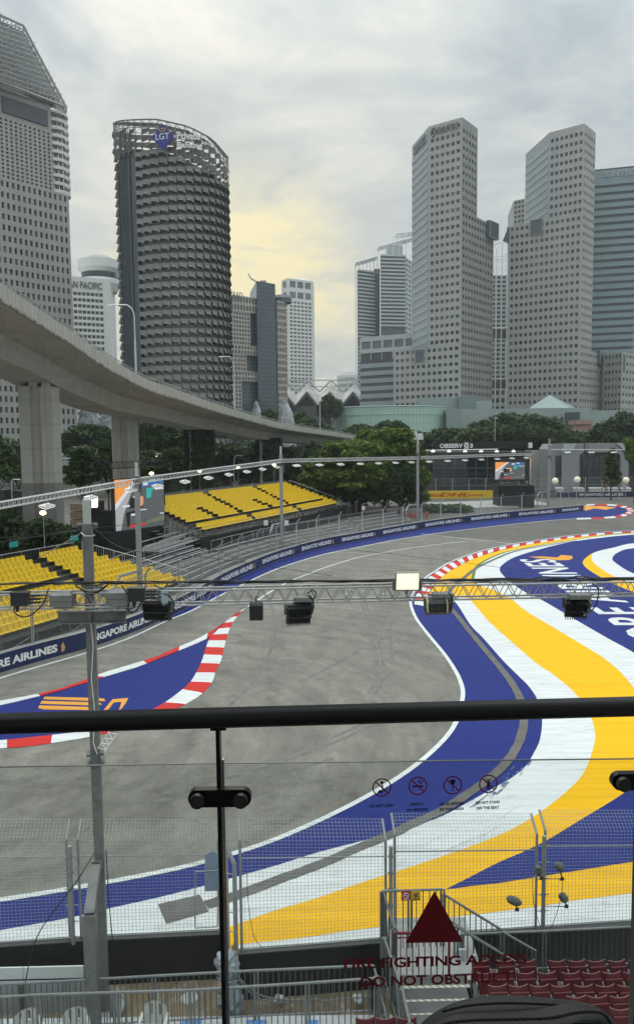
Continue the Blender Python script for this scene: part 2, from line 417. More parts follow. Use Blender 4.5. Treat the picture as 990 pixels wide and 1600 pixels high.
# white band
W1 = shape([(990, 833), (938, 837), (864, 848), (820, 856), (786, 863), (755, 876), (740, 888), (735, 905), (728, 922)], 4)
B1 = shape([(676, 928), (690, 936), (710, 940), (734, 976), (755, 998), (786, 1033), (807.6, 1054.6), (825, 1072), (838, 1092), (846, 1120), (843, 1155), (831.5, 1180), (820.6, 1197), (803, 1212.6), (777, 1228), (734, 1252), (690, 1275.6), (650, 1290), (610, 1302), (563, 1315), (497, 1332), (430, 1353), (363, 1372), (320, 1384), (254.6, 1401), (170, 1420), (106, 1435), (0, 1454), (-150, 1480)])
sheet('white_runoff', [G(1300, 829), G(990, 833)]+W1[1:]+B1+[G(-150, 1560), G(1400, 1560), G(1450, 1200), G(1400, 900)], .008, p_white)
# yellow band
YK = shape([(990, 832.2), (938, 836), (890, 841), (842, 848), (803, 855), (764, 865), (734, 874.5), (710, 885), (693, 897), (676, 915), (670, 928)], 4)
Y1 = shape([(700, 932), (726, 932), (745, 950), (764, 972), (803, 1007), (838, 1037), (864, 1054.6), (890, 1076), (908, 1096), (922, 1120), (929, 1148), (925, 1172), (914, 1202), (899, 1223), (864, 1254), (820.6, 1284), (777, 1306), (734, 1323), (690, 1338.5), (625, 1360), (560, 1381), (497, 1403), (430, 1423), (383, 1440), (350, 1452), (330, 1462)])
Y2 = shape([(330, 1484), (383, 1475), (463, 1467), (530, 1457), (597, 1448), (647, 1440.6), (768.5, 1426), (838, 1417), (907.5, 1406), (990, 1396), (1150, 1376), (1350, 1350)])
W2 = [G(1300, 829), G(990, 833)]+W1[1:-3]
yel = YK+Y1+Y2+[G(1420, 1150), G(1400, 900)]+[G(1300, 832)]
sheet('yellow_runoff', yel, .012, p_yellow)
W2p = shape([(735, 905), (750, 915), (772, 923), (796.7, 935), (820.6, 954.7), (864, 980.7), (907.5, 1006.8), (942, 1028.5), (968, 1050), (990, 1076), (1012, 1108), (1022, 1150), (1012, 1195), (990, 1228)])
sheet('white_inner_band', W1[:-2]+W2p+[G(1060, 1200), G(1400, 1000), G(1400, 870), G(1300, 831)], .016, p_white)
FP = shape([(1300, 830), (1100, 831), (990, 835.5), (925.5, 842), (881, 849), (837, 860), (803, 871), (785, 882), (780, 891), (789, 903), (803, 914.5), (820, 925.5), (844, 937), (873, 953.7), (907.5, 974), (951, 999), (990, 1020.7), (1030, 1050), (1050, 1100), (1046, 1160), (1020, 1205), (990, 1228), (966, 1245), (938, 1262.5), (899, 1286), (860, 1310), (820.6, 1330), (777, 1349), (734, 1371), (694.7, 1391)])
FP2 = shape([(694.7, 1391), (734, 1385.5), (777, 1380.7), (838, 1371), (907.5, 1360), (990, 1347), (1150, 1325), (1400, 1290)])
sheet('blue_infield', FP+FP2[1:]+[G(1450, 1000), G(1400, 860)], .020, p_blue)
c1 = shape([(1200, 842), (1080, 842), (990, 849), (959, 855.6), (929, 863), (914.4, 872), (909.6, 880), (916.7, 889), (934, 900), (959, 913), (990, 926), (1060, 950), (1160, 980)])
sheet('yellow_curl', c1, .024, p_yellow)
c2 = shape([(1200, 843), (1080, 843), (990, 849), (959, 855.6), (929, 863), (923, 871), (928, 881), (948, 895.6), (968, 905), (990, 913), (1060, 935), (1160, 960)])
sheet('white_curl', c2, .028, p_white)
c3 = shape([(1200, 850), (1080, 850), (990, 856.7), (965.6, 863), (956, 872), (961, 880), (990, 897), (1060, 920), (1160, 945)])
sheet('blue_curl', c3, .032, p_blue)
strip('white_edge_line', EDGE, 0, -.22, .016, p_white)
# green line along the upper kerb
strip('green_line', W1[:-4], .0, .30, .022, p_green)
# groove of bare asphalt cut through the paint
GR = shape([(900, 845), (850, 853), (803, 862), (768, 876), (742, 889), (720, 907), (700, 926), (700, 945), (716, 965), (740, 995), (765, 1025), (790, 1055), (806, 1080), (816, 1105), (817, 1135), (808, 1165), (788, 1195), (760, 1220), (725, 1245), (690, 1267), (640, 1290), (613, 1304), (560, 1325), (500, 1351), (430, 1377), (380, 1396), (322, 1415)])
gj = random.Random(8); mb = MB(); A_g = [p.lerp(q, gj.random()*.16) for p, q in zip(offset(GR, -.21), GR)]; B_g = [p.lerp(q, gj.random()*.16) for p, q in zip(offset(GR, .21), GR)]
for i in range(len(GR)-1): z = V((0, 0, .028)); mb.quad(A_g[i]+z, A_g[i+1]+z, B_g[i+1]+z, B_g[i]+z)
struct('asphalt_groove', mb, groove)
# grey rubber smears and skid marks
sm = mat('rubber_smear', (.42, .42, .40), .85, .25, 4, coords='World', dirt=(.62, .64, .63), dirt_scale=2.5, dirt_lo=.42, dirt_hi=.58)
mb = MB()
for i in range(16):
    k0 = gj.randrange(84, 118); k1 = min(k0+gj.randrange(4, 16), len(GR)-2); o0 = gj.uniform(.9, 2.6); o1 = o0+gj.uniform(-.3, .5); w_ = gj.uniform(.015, .06)
    for k in range(k0, k1):
        f = (k-k0)/(k1-k0); g_ = (k+1-k0)/(k1-k0); a, b = offset(GR, o0+(o1-o0)*f), offset(GR, o0+(o1-o0)*g_); c, d = offset(GR, o0+(o1-o0)*f+w_*sin(pi*f)), offset(GR, o0+(o1-o0)*g_+w_*sin(pi*g_)); z = V((0, 0, .0095+i*.0001)); mb.quad(a[k]+z, b[k+1]+z, d[k+1]+z, c[k]+z)
struct('rubber_smears', mb, sm)
sk_ = mat('tyre_mark', (.125, .12, .108), .8, .3, 3, coords='World', dirt=(.18, .172, .155), dirt_scale=1.2, dirt_lo=.45, dirt_hi=.62)
mb = MB()
for i, pl in enumerate(([(660, 972), (640, 985), (622, 998), (600, 1010)], [(560, 930), (580, 990), (590, 1050), (575, 1085)], [(566, 930), (588, 990), (599, 1050), (586, 1085)], [(480, 1060), (520, 1040), (570, 1010), (600, 975)], [(250, 1230), (380, 1200), (500, 1160), (590, 1120)], [(252, 1240), (382, 1209), (503, 1168), (597, 1126)], [(120, 1260), (260, 1250), (400, 1220), (520, 1185)], [(420, 930), (430, 990), (400, 1060), (340, 1120)], [(700, 880), (640, 920), (610, 980), (615, 1040)])):
    q = shape(pl); w_ = .11; a, b = offset(q, -w_), offset(q, w_)
    for j in range(len(q)-1): z = V((0, 0, .003+i*.0001)); mb.quad(a[j]+z, a[j+1]+z, b[j+1]+z, b[j]+z)
struct('tyre_marks', mb, sk_)
sheet('asphalt_patch', [G(*p) for p in ((247, 1414), (312, 1399), (326, 1425), (260, 1444))], .026, groove)
# scuffed pale marks beside the groove
mb = MB(); rr = random.Random(3)
for i in range(34):
    k = rr.randrange(78, 92); a = offset(GR, .35+rr.random()*.5)[k]; b = a+(GR[k+1]-GR[k]).normalized()*(.15+rr.random()*.4)
    q = (b-a).normalized(); n_ = V((-q.y, q.x, 0))*(.01+rr.random()*.04); z = V((0, 0, .0285))
    mb.quad(a-n_+z, b-n_*.4+z, b+n_*.6+z, a+n_*.5+z)
struct('paint_scuffs', mb, mat('pale_scuff', (.13, .16, .30), .8, .2, 3))
# raised kerb, red and white
def kerb(name, outer, inner, blocks, h=.05, mats=(p_red, p_white)):
    n = len(outer); mb = MB(); L_ = [0]
    for i in range(n-1): L_.append(L_[-1]+(outer[i+1]-outer[i]).length)
    def at(pl, s):
        for i in range(n-1):
            if L_[i+1] >= s-1e-6:
                t = (s-L_[i])/max(L_[i+1]-L_[i], 1e-6); return pl[i].lerp(pl[i+1], t)
        return pl[-1]
    s = 0; k = 0; z0 = V((0, 0, .018)); z1 = V((0, 0, h))
    while s < L_[-1]-.01:
        e = min(s+blocks, L_[-1]); m_ = 3
        for j in range(m_):
            a = s+(e-s)*j/m_; b = s+(e-s)*(j+1)/m_
            o0, o1, i0, i1 = at(outer, a), at(outer, b), at(inner, a), at(inner, b)
            mb.quad(o0+z0, o1+z0, o1.lerp(i1, .15)+z1, o0.lerp(i0, .15)+z1, k % 2); mb.quad(o0.lerp(i0, .15)+z1, o1.lerp(i1, .15)+z1, i1+z1, i0+z1, k % 2)
            mb.quad(i0+z1, i1+z1, i1+z0, i0+z0, k % 2)
        s = e; k += 1
    return struct(name, mb, list(mats))
ko = shape([(1100, 825.5), (990, 830), (938, 833), (890, 838), (842, 845), (803, 851), (768, 858), (734, 868), (703, 880), (684, 892), (668, 903), (655, 920), (648, 935), (647, 945)])
ki = shape([(1100, 828.5), (990, 832.2), (938, 836), (890, 841.2), (842, 848.5), (803, 855), (768, 863.5), (737, 874.5), (712, 887), (695, 898), (682, 910), (672, 924), (666, 937), (662, 948)])
kerb('apex_kerb', ko, ki, 1.5)
# left kerbed island
io = [(-60, 1107), (0, 1094.5), (32, 1090), (85, 1079), (127, 1065), (159, 1052), (210, 1037), (247, 1025), (273, 1013), (305, 1000), (330, 986), (360, 967), (387, 948)]
ii = [(-60, 1116), (0, 1103), (38, 1094.5), (87, 1082), (136, 1067), (178, 1054), (218, 1042), (250, 1029), (273, 1020), (300, 1009), (329, 995), (355, 970), (386, 949)]
ro = [(387, 948), (372, 962), (361, 978), (355, 994), (350, 1013), (345, 1033), (337, 1050), (331, 1067), (314, 1086), (293, 1099), (276, 1107), (240, 1123), (190, 1140), (140, 1152), (85, 1161), (42, 1167), (0, 1170), (-60, 1176)]
ri = [(386, 949), (362, 964), (343, 980), (329, 995), (322, 1012), (316, 1032), (307.6, 1050), (298, 1066), (283, 1080), (262, 1096), (245, 1106), (222, 1117), (180, 1133), (140, 1143), (87, 1149), (42, 1154), (0, 1158), (-60, 1162)]
iop, iip, rop, rip = (shape(q, 4) for q in (io, ii, ro, ri))
sheet('blue_island', iip+rip, .008, p_blue)
kerb('island_kerb_far', iop, iip, 3.6, .045, (p_white, p_red))
kerb('island_kerb_near', rop, rip, 1.75, .045, (p_white, p_red))
# painted emblem of slanted rounded bars and letters on the island
mb = MB()
def gpoly(pl, z=.016): mb.poly([G(*p)+V((0, 0, z)) for p in pl])
for pl in ([(70, 1089), (150, 1091), (163, 1092), (165, 1096), (140, 1095.5), (68, 1093)],
           [(66, 1095.5), (155, 1098), (160, 1101), (150, 1103), (63, 1100)],
           [(62, 1102.5), (150, 1105.5), (148, 1110), (70, 1109), (60, 1107)],
           [(176, 1093), (201, 1091), (196, 1100), (190, 1108), (186, 1110), (190, 1097), (178, 1098), (170, 1109), (162, 1110)]): gpoly(pl)
struct('island_emblem', mb, p_orange)
# thin lines on the far track
ln = shape([(387, 948), (420, 926), (451, 909), (478, 898), (507, 887), (535, 878), (560, 871), (590, 865), (618, 860), (650, 855), (690, 850), (726, 846)])
strip('track_line', ln, -.09, .09, .006, p_white)
strip('track_cross_line', shape([(657, 834), (730, 842), (803, 850)]), -.09, .09, .006, p_white)
# ghost marks of scrubbed-off paint
mb = MB(); ghost = mat('scrubbed_mark', (.24, .235, .22), .9, .3, 2, coords='World', dirt=(.19, .185, .17), dirt_scale=3, dirt_lo=.4, dirt_hi=.6)
for (x, y) in [(348, 1003), (350, 1018), (345, 1034), (352, 990), (436, 1030), (445, 1012)]:
    a = G(x, y); mb.quad(a+V((0, 0, .005)), a+V((1.0, .1, .005)), a+V((1.0, .45, .005)), a+V((0, .35, .005)))
struct('ghost_marks', mb, ghost)
# name painted on the infield, read going away from the camera
T0 = G(1030, 1040); bl = V((23.9, 53, 0))
tt = text_mb('SINGAPORE AIRLINES', V((25.2, 81.6, .038)), V((.045, 1, 0)), V((-1, .045, 0)), width=54.5, height=3.7, depth=0, bold=.018, spacing=1.05, align='R')
o = struct('infield_lettering', tt, p_white)
mb = MB()
for pl in ([(825, 870), (848, 870), (870, 871.5), (876, 867.5), (893, 869), (894, 873), (888, 875.5), (872, 876), (860, 874), (838, 872.5)],): gpoly(pl, .036)
struct('infield_emblem', mb, p_orange)
# ------------------------------------------------------------------ left wall path
WB = [(-190, 1110), (-90, 1084), (0, 1053), (67, 1033), (133, 1015), (200, 992), (267, 963), (307, 942), (355, 912), (418, 883), (462, 868), (507, 855.5), (551, 847), (595.5, 838.7), (640, 830.5), (695, 821.5), (769.5, 812.5), (844, 805.5), (880, 802), (910, 798.5)]
WP = [G(*p) for p in cat_rom(WB, 8)]
WL = [0]
for a, b in zip(WP[:-1], WP[1:]): WL.append(WL[-1]+(b-a).length)
def wall_at(s):
    s = max(0, min(s, WL[-1]-1e-4))
    for i in range(len(WP)-1):
        if WL[i+1] >= s:
            t = (s-WL[i])/(WL[i+1]-WL[i]); p = WP[i].lerp(WP[i+1], t)
            a = WP[max(i-3, 0)]; b = WP[min(i+4, len(WP)-1)]; d = (b-a).normalized()
            return p, d, V((-d.y, d.x, 0))      # point, direction, outward from the track (left)
def wall_s(px):
    best = 0; bd = 1e9
    for i in range(2000):
        s = WL[-1]*i/1999; p = wall_at(s)[0]; q = R3.transposed() @ (p-CAM); x = 495+F*q.x/-q.z
        if abs(x-px) < bd: bd = abs(x-px); best = s
    return best
# blue strip and white line along the wall foot
WPx = [p for p in WP]
q0 = [G(x, y) for x, y in cat_rom([(250, 973), (268, 966), (300, 953), (345, 929), (418, 894), (462, 878), (507, 865), (551, 856), (595.5, 847), (620, 842.5), (657, 836.5), (695, 831), (769.5, 822), (844, 814), (900, 810), (950, 808.5), (975, 805), (985, 800), (984, 796), (970, 791.5), (945, 789), (915, 790)], 6)]
q1 = [G(x, y) for x, y in cat_rom([(915, 797), (844, 805), (769.5, 812), (695, 821), (640, 830), (595.5, 838), (551, 846.5), (507, 855), (462, 867), (418, 882), (355, 911), (307, 941), (267, 962), (250, 970)], 6)]
sheet('blue_wall_strip', q0+q1, .004, p_blue)
strip('wall_line', [G(x, y) for x, y in cat_rom([(-90, 1092), (0, 1060), (67, 1040), (133, 1021), (200, 998), (250, 975), (268, 967), (300, 954), (345, 930), (418, 895), (462, 879), (507, 866), (551, 857), (595.5, 848), (620, 843), (657, 837.3), (695, 831.6), (769.5, 822.5), (844, 814.6), (900, 810.5)], 5)], -.1, .1, .010, p_white)
ke = [(900, 812), (950, 810), (976, 806.5), (988, 800), (987, 795), (972, 790), (945, 787.5), (915, 788)]
kf = [(900, 810), (948, 808), (970, 804.5), (979, 799.5), (978, 796), (966, 792.5), (943, 790), (915, 790.5)]
kerb('peninsula_kerb', [G(*p) for p in cat_rom(ke, 4)], [G(*p) for p in cat_rom(kf, 4)], 2.6, .06, (p_white, p_red))
mb = MB(); gpoly([(912, 790), (925, 791), (940, 790.5), (962, 793.5), (945, 796.5), (928, 794.5), (913, 798)], .012); struct('peninsula_emblem', mb, p_orange)
# ------------------------------------------------------------------ perimeter wall with adverts (left side)
navy = mat('navy_banner', (.012, .022, .085), .45, .12, 1.5)
gold = mat('gold_emblem', (.6, .36, .1), .45, .1, 3)
letterw = mat('white_lettering', (.8, .81, .82), .5, .04, 3)
def emblem(O, U, W, h, D=.012):
    """a little flame-shaped bird emblem"""
    mb = MB(); U = V(U).normalized(); W = V(W).normalized(); Nn = U.cross(W)
    prof = [(0, 0), (.30, .02), (.42, .10), (.40, .26), (.50, .40), (.44, .58), (.34, .70), (.30, 1.0), (.18, .80), (.05, .66), (.0, .52), (.10, .40), (.02, .28), (.10, .12)]
    mb.prism([O+U*x*h+W*y*h+Nn*.003 for x, y in prof], Nn*D); return mb
bounds_px = [-330, -108, 118, 250, 339, 404, 465, 527, 591, 657, 728, 802, 872, 911]
bs = [wall_s(p) for p in bounds_px]
BH = 1.12
for k in range(len(bs)-1):
    s0, s1 = bs[k], bs[k+1]; t = thing('advert_barrier', 'concrete safety barrier with navy airline banner, %s banner from the left' % ORD[k] if k else 'concrete safety barrier with navy banner, at the left edge of the photo', 'barrier', wall_at(s0)[0], 'advert barriers along the far side of the track')
    n = 10; fr = [wall_at(s0+(s1-s0)*i/n) for i in range(n+1)]
    mb = MB(); mb2 = MB()
    for i in range(n):
        (a, _, na), (b, _, nb) = fr[i], fr[i+1]; z = V((0, 0, BH))
        mb.add([a+na*.01, b+nb*.01, b+nb*.45, a+na*.45, a+na*.01+z, b+nb*.01+z, b+nb*.45+z, a+na*.45+z], [(4, 5, 6, 7), (0, 1, 5, 4), (2, 3, 7, 6)]+([(0, 4, 7, 3)] if i == 0 else [])+([(1, 2, 6, 5)] if i == n-1 else []))
        z0 = V((0, 0, .06)); z1 = V((0, 0, BH-.02)); mb2.quad(a-na*.01+z0, b-nb*.01+z0, b-nb*.01+z1, a-na*.01+z1)
        mb2.quad(a-na*.01+z1, b-nb*.01+z1, b+nb*.006+z1, a+na*.006+z1)
    mb.build('concrete_block', concrete, t); bn = mb2.build('banner', navy, t)
    f0, f1, et = .10, .865, .89
    if k == len(bs)-2: f0, f1, et = .12, .80, .86
    # lettering follows the curve of the wall
    tx = text_mb('SINGAPORE AIRLINES', V((0, 0, 0)), (1, 0, 0), (0, 0, 1), width=1.0, height=.47, depth=0, bold=.045)
    nv = []
    for x, y, z in tx.v:
        p, d, nn_ = wall_at(s0+(s1-s0)*(f0+(f1-f0)*x)); q = p-nn_*.022; nv.append((q.x, q.y, .33+z))
    tx.v = nv; tx.build('lettering', letterw, bn)
    p, d, nn_ = wall_at(s0+(s1-s0)*et); em = emblem(p-nn_*.012+V((0, 0, .26)), d, (0, 0, 1), .6); em.build('bird_emblem', gold, bn)
# ------------------------------------------------------------------ debris fence along that wall
fs0, fs1 = wall_s(-60), wall_s(908)
pan = 5.1; nf = int((fs1-fs0)/pan)
fence_m = mat('fence_wire', (.22, .23, .235), .5, .1, 5, metal=.3)
for k in range(nf):
    s0 = fs0+k*pan; s1 = s0+pan-.12
    a, d, na = wall_at(s0); b, _, nb = wall_at(s1)
    if k == 0: lab = 'tall wire debris fence panel above the advert barrier at the left edge'
    elif k == nf-1: lab = 'last debris fence panel at the right end of the curved barrier'
    else: lab = 'tall wire debris fence panel, %s from the left above the curved barrier' % (ORD[k] if k < 40 else str(k))
    a = a+na*.25; b = b+nb*.25; t = thing('debris_fence', lab, 'fence', a+V((0, 0, BH)), 'debris fence panels along the far barrier')
    hgt = 3.0
    for p in (a, b):
        mb = MB(); mb.tube(p+V((0, 0, BH-.4)), p+V((0, 0, BH+hgt-.5)), .045, 5); mb.tube(p+V((0, 0, BH+hgt-.5)), p-na*.42+V((0, 0, BH+hgt)), .04, 5); mb.build('post', alu if k > 8 else steel, t)
    mb = MB(); near = k < 12; st = .2 if near else .3; r_ = .006 if near else .008
    L_ = (b-a).length; nn2 = int(L_/st)
    for i in range(1, nn2):
        p = a.lerp(b, i/nn2); mb.tube(p+V((0, 0, BH)), p+V((0, 0, BH+hgt-.5)), r_*.8, 3, cap=False)
    nz = int((hgt-.5)/(st*.5))
    for i in range(nz+1):
        z = V((0, 0, BH+(hgt-.5)*i/nz)); mb.tube(a+z, b+z, r_, 3, cap=False)
    mb.build('wire_mesh', fence_m, t)
    mb = MB(); z = V((0, 0, BH+hgt-.5)); mb.tube(a+z, b+z, .02, 4); mb.build('top_rail', steel, t); mb = MB(); z = V((0, 0, BH+.05)); mb.tube(a+z, b+z, .02, 4); mb.build('bottom_rail', steel, t)
# ------------------------------------------------------------------ yellow grandstands
seat_y = mat('yellow_seat_plastic', (.74, .50, .008), .5, .10, 1.2, coords='World')
scaf = mat('scaffold', (.20, .21, .21), .5, .2, 3, metal=.3)
plank = mat('grey_plank', (.22, .23, .235), .6, .16, 2, dirt=(.2, .2, .2), dirt_scale=1.5)
deckm = mat('dark_deck', (.07, .072, .07), .8, .2, 2)
def seat_mesh():
    mb = MB()      # local: x along the row, -y towards the track, z up
    pr = [(-.20, .42), (-.05, .40), (.12, .41), (.17, .46), (.20, .60), (.23, .82), (.20, .85), (.15, .66), (.10, .48), (-.05, .44), (-.20, .46)]
    n = len(pr); xs = [(-.22, .05), (-.18, .0), (.18, .0), (.22, .05)]
    vs = []
    for x, lift in xs:
        for y, z in pr: vs.append((x, y-(lift*.6 if z > .5 else 0), z+(lift*.5 if z < .5 else -lift*.3)))
    fs = []
    for i in range(3):
        for j in range(n): fs.append((i*n+j, i*n+(j+1) % n, (i+1)*n+(j+1) % n, (i+1)*n+j))
    fs += [tuple(range(n)), tuple(reversed(range(3*n, 4*n)))]
    mb.add(vs, fs); return mb
SM = seat_mesh(); sme = SM.mesh('yellow_seat', [seat_y])
seats = []        # (distance, position, u, n, label)
def stand(name, label, O, u, n, L_, rows, dep, rise, z0, skip, shear, lab):
    """rows of seats along u, climbing along n"""
    t = thing(name, label, 'grandstand', O)
    dk = MB(); fr = MB(); ris = MB()
    for r in range(rows):
        z = z0+r*rise; a0 = shear(r)[0]; a1 = shear(r)[1]
        p = O+n*(r*dep)+u*a0; dk.bx(p+V((0, 0, z-.06)), u*(a1-a0), n*dep*.96, V((0, 0, .06)))
        ris.bx(p+n*dep*.98+V((0, 0, z)), u*(a1-a0), n*.03, V((0, 0, rise)))
        for i in range(int((a1-a0)/3)+1):
            q = p+u*min(i*3.0, a1-a0); fr.tube(q+V((0, 0, 0)), q+V((0, 0, z-.05)), .035, 4)
            if i % 2: fr.tube(q, q+u*2.8+V((0, 0, z-.1)), .025, 4)
        ns = int((a1-a0)/.5)
        for i in range(ns):
            c = a0+.25+i*.5
            if skip(r, c): continue
            pos = O+n*(r*dep+dep*.45)+u*c+V((0, 0, z)); rl = lab(r, c)
            seats.append(((pos-CAM).length, pos, u, n, rl))
    dk.build('deck', deckm, t); fr.build('scaffolding', scaf, t); ris.build('risers', deckm, t)
    return t
def stairs_gap(c, r, c0, sl): return abs(c-(c0+r*sl)) < .75
P1 = G(0, 1053); P2 = G(307, 943); uB = (P2-P1).normalized(); nB = V((-uB.y, uB.x, 0))
OB = P1+nB*2.9-uB*6
gB = stand('lower_grandstand', 'grandstand of yellow seats at the lower left behind the near fence', OB, uB, nB, 30, 11, .76, .27, .75,
           lambda r, c: (abs(c-(20.3+r*0.0)) < .7) or (r == 5 and c < 19.6) or (r > 5 and c > 24.6+0 and False),
           lambda r: (0, 29.8-r*.42), lambda r, c: ('yellow seat in row %s of the lower grandstand, %s %s of its stairs' % (ORD[r], ORD[int(abs(c-20.3)*2)-1], 'left' if c < 20.3 else 'right'), 'seats of the lower grandstand'))
A0 = V((P(322, 822, 90).x, 89, 0)); A1 = V((P(530, 780, 129).x, 129, 0)); uA = (A1-A0).normalized(); nA = V((-uA.y, uA.x, 0))
LA = (A1-A0).length
def skA(r, c):
    if r == 2 and c < LA*.93: return True                 # gangway behind the front rows
    for g in (LA*.30, LA*.64):
        if abs(c-(g+r*.0)) < .65: return True
    if 3 <= r <= 6 and LA*.12+(6-r)*.2 < c < LA*.12+1.6+(6-r)*.2: return True
    if 3 <= r <= 6 and LA*.47+(6-r)*.2 < c < LA*.47+1.6+(6-r)*.2: return True
    return False
gA = stand('upper_grandstand', 'long high grandstand of yellow seats in front of the viaduct', A0, uA, nA, LA, 12, .66, .29, 2.35, skA,
           lambda r: ((-.1*r, LA-.35*r)), lambda r, c: ('yellow seat in row %s of the upper grandstand, %s from its left end' % (ORD[r], ('%s' % ORD[int((c+.1*r)*2+.01)]) if int((c+.1*r)*2+.01) < 40 else 'number %d' % int((c+.1*r)*2)), 'seats of the upper grandstand'))
seats.sort(key=lambda s: s[0])
vis = []; rest = []
for s in seats:
    q = R3.transposed() @ (s[1]-CAM); x = 495+F*q.x/-q.z
    (vis if (x > -6 and len(vis) < 300) else rest).append(s)
for d_, pos, u, n, (lb, gp) in vis:
    o = bpy.data.objects.new('yellow_seat', sme); S.collection.objects.link(o); o.location = pos
    o.rotation_euler = (0, 0, atan2(u.y, u.x)+random.uniform(-.015, .015)); tag(o, lb, 'seat', gp)
mb = MB()
for d_, pos, u, n, _ in rest:
    mb.add([pos+u*x+n*y+V((0, 0, z)) for x, y, z in SM.v], SM.f)
o = mb.build('yellow_seats', seat_y); tag(o, 'mass of smaller yellow plastic seats filling the far rows of both grandstands', 'seats', kind='stuff')
# back rails
def guard_rail(name, label, pts, h=1.1, sp=2.0, bars=2, r=.025, m=alu, group=None, infill=None, cat='railing', bal=0):
    t = thing(name, label, cat, pts[0], group)
    mr_ = MB(); mp_ = MB(); mi = MB(); mbal = MB()
    for a, b in zip(pts[:-1], pts[1:]):
        L_ = (b-a).length; k = max(1, int(round(L_/sp)))
        for i in range(0 if a == pts[0] else 1, k+1):
            p = a.lerp(b, i/k); mp_.tube(p, p+V((0, 0, h)), r, 5)
        for j in range(bars):
            z = V((0, 0, h-j*(h-.12)/max(bars-1, 1) if bars > 1 else h)); mr_.tube(a+z, b+z, r, 5)
        if infill: mi.quad(a+V((0, 0, .1)), b+V((0, 0, .1)), b+V((0, 0, h-.1)), a+V((0, 0, h-.1)))
        if bal:
            nb_ = int(L_/bal)
            for i in range(1, nb_): p = a.lerp(b, i/nb_); mbal.tube(p+V((0, 0, .1)), p+V((0, 0, h)), .009, 4, cap=False)
    mr_.build('rails', m, t); mp_.build('posts', m, t)
    if bal: mbal.build('balusters', m, t)
    if infill:
        mi2 = MB()
        for f in mi.f:
            a, b, c, d = (V(mi.v[i]) for i in f); mi2.bx(a, b-a, (b-a).cross(V((0, 0, 1))).normalized()*.02, d-a)
        mi2.build('infill_sheet', infill, t)
    return t
ztB = .75+10*.27; ztA = 2.35+11*.29
guard_rail('back_railing', 'railing with dark sheeting behind the top row of the lower grandstand', [OB+nB*8.5+V((0, 0, ztB))+uB*0, OB+nB*8.5+uB*25.4+V((0, 0, ztB))], infill=black)
guard_rail('side_railing', 'stepped railing down the right side of the lower grandstand', [OB+nB*(.76*r+.4)+uB*(30.1-.42*r)+V((0, 0, .75+.27*r)) for r in range(10, -1, -2)], sp=1.0, bal=.2)
guard_rail('back_railing', 'long grey railing behind the top row of the upper grandstand', [A0+nA*8.0+V((0, 0, ztA)), A0+nA*8.0+uA*(LA-4)+V((0, 0, ztA))], sp=2.2, bars=3, m=steel, infill=scaf)
guard_rail('side_railing', 'stepped railing down the right end of the upper grandstand', [A0+nA*(.66*r+.3)+uA*(LA-.35*r+.3)+V((0, 0, 2.35+.29*r)) for r in range(11, -1, -2)], sp=1.2)
guard_rail('front_railing', 'thin railing along the front row of the upper grandstand', [A0-nA*.3+V((0, 0, 2.35-.3)), A0-nA*.3+uA*LA+V((0, 0, 2.35-.3))], h=1.0, sp=2.0, bars=2, r=.022, m=steel)
# side scaffold mass of the upper stand (left end shows criss-cross steps)
mb = MB()
for r in range(12):
    for k in range(3):
        p = A0+nA*(.66*r)-uA*(.8+k*1.3)+V((0, 0, 2.0+.29*r-1.1*k*.6)); mb.bx(p, uA*1.0, nA*.55, V((0, 0, .06)))
    p = A0+nA*(.66*r); mb.tube(p-uA*.6, p-uA*.6+V((0, 0, 2.3+.29*r)), .04, 4); mb.tube(p-uA*.6, p+nA*1.3-uA*.6+V((0, 0, 2.2+.29*r)), .03, 4); mb.tube(p-uA*3.6, p-uA*3.6+V((0, 0, 1.2+.1*r)), .04, 4)
o = mb.build('scaffold_stairs', scaf); tag(o, 'grey scaffold steps at the left end of the upper grandstand', 'scaffold')
# black skirt below the upper stand
def skirt(name, label, pts, h, th=.1, m=black, z=0):
    mb = MB()
    for a, b in zip(pts[:-1], pts[1:]): mb.bx(V((a.x, a.y, z)), b-a, (b-a).cross(V((0, 0, 1))).normalized()*th, V((0, 0, h)))
    return tag(mb.build(name, m), label, 'screen')
skirt('black_skirting', 'black cloth skirting hung below the front of the upper grandstand', [A0-nA*.6-uA*2, A0-nA*.6+uA*(LA+1), A0-nA*.6+uA*(LA+1)+nA*5], 2.0)
# grey bleachers following the wall
def bleacher(name, label, sA, sB, n0, rows, dep, rise, z0, seg=5.5):
    t = thing(name, label, 'bleachers', wall_at(sA)[0]); k = max(1, int((sB-sA)/seg))
    fr = MB(); st = MB()
    for r in range(rows):
        z = z0+r*rise; mbp = MB()
        for i in range(k):
            s0 = sA+(sB-sA)*i/k; s1 = sA+(sB-sA)*(i+1)/k-.25
            a, d, na = wall_at(s0); b, _, nb = wall_at(s1)
            a = a+na*(n0+r*dep); b = b+nb*(n0+r*dep); nn_ = (na+nb)/2
            mbp.bx(a+V((0, 0, z+.42)), b-a, nn_*.30, V((0, 0, .05)))
            st.bx(a+nn_*.34+V((0, 0, z)), b-a, nn_*(dep-.36), V((0, 0, .04))); st.bx(a+nn_*.02+V((0, 0, z-.02)), b-a, nn_*.02, V((0, 0, .3)))
            for q in (a,):
                fr.tube(V((q.x, q.y, 0)), q+V((0, 0, z+.42)), .03, 4); fr.tube(q+nn_*.3+V((0, 0, z)), q+V((0, 0, max(z-.6, 0))), .02, 4)
        mbp.build('bench', plank, t)
    st.build('footboards', plank, t); fr.build('frame', scaf, t); return t
sA, sB = wall_s(262), wall_s(405)
bleacher('bleacher', 'grey aluminium bleachers right of the lower yellow grandstand', sA, sB, 1.6, 8, .78, .24, .1)
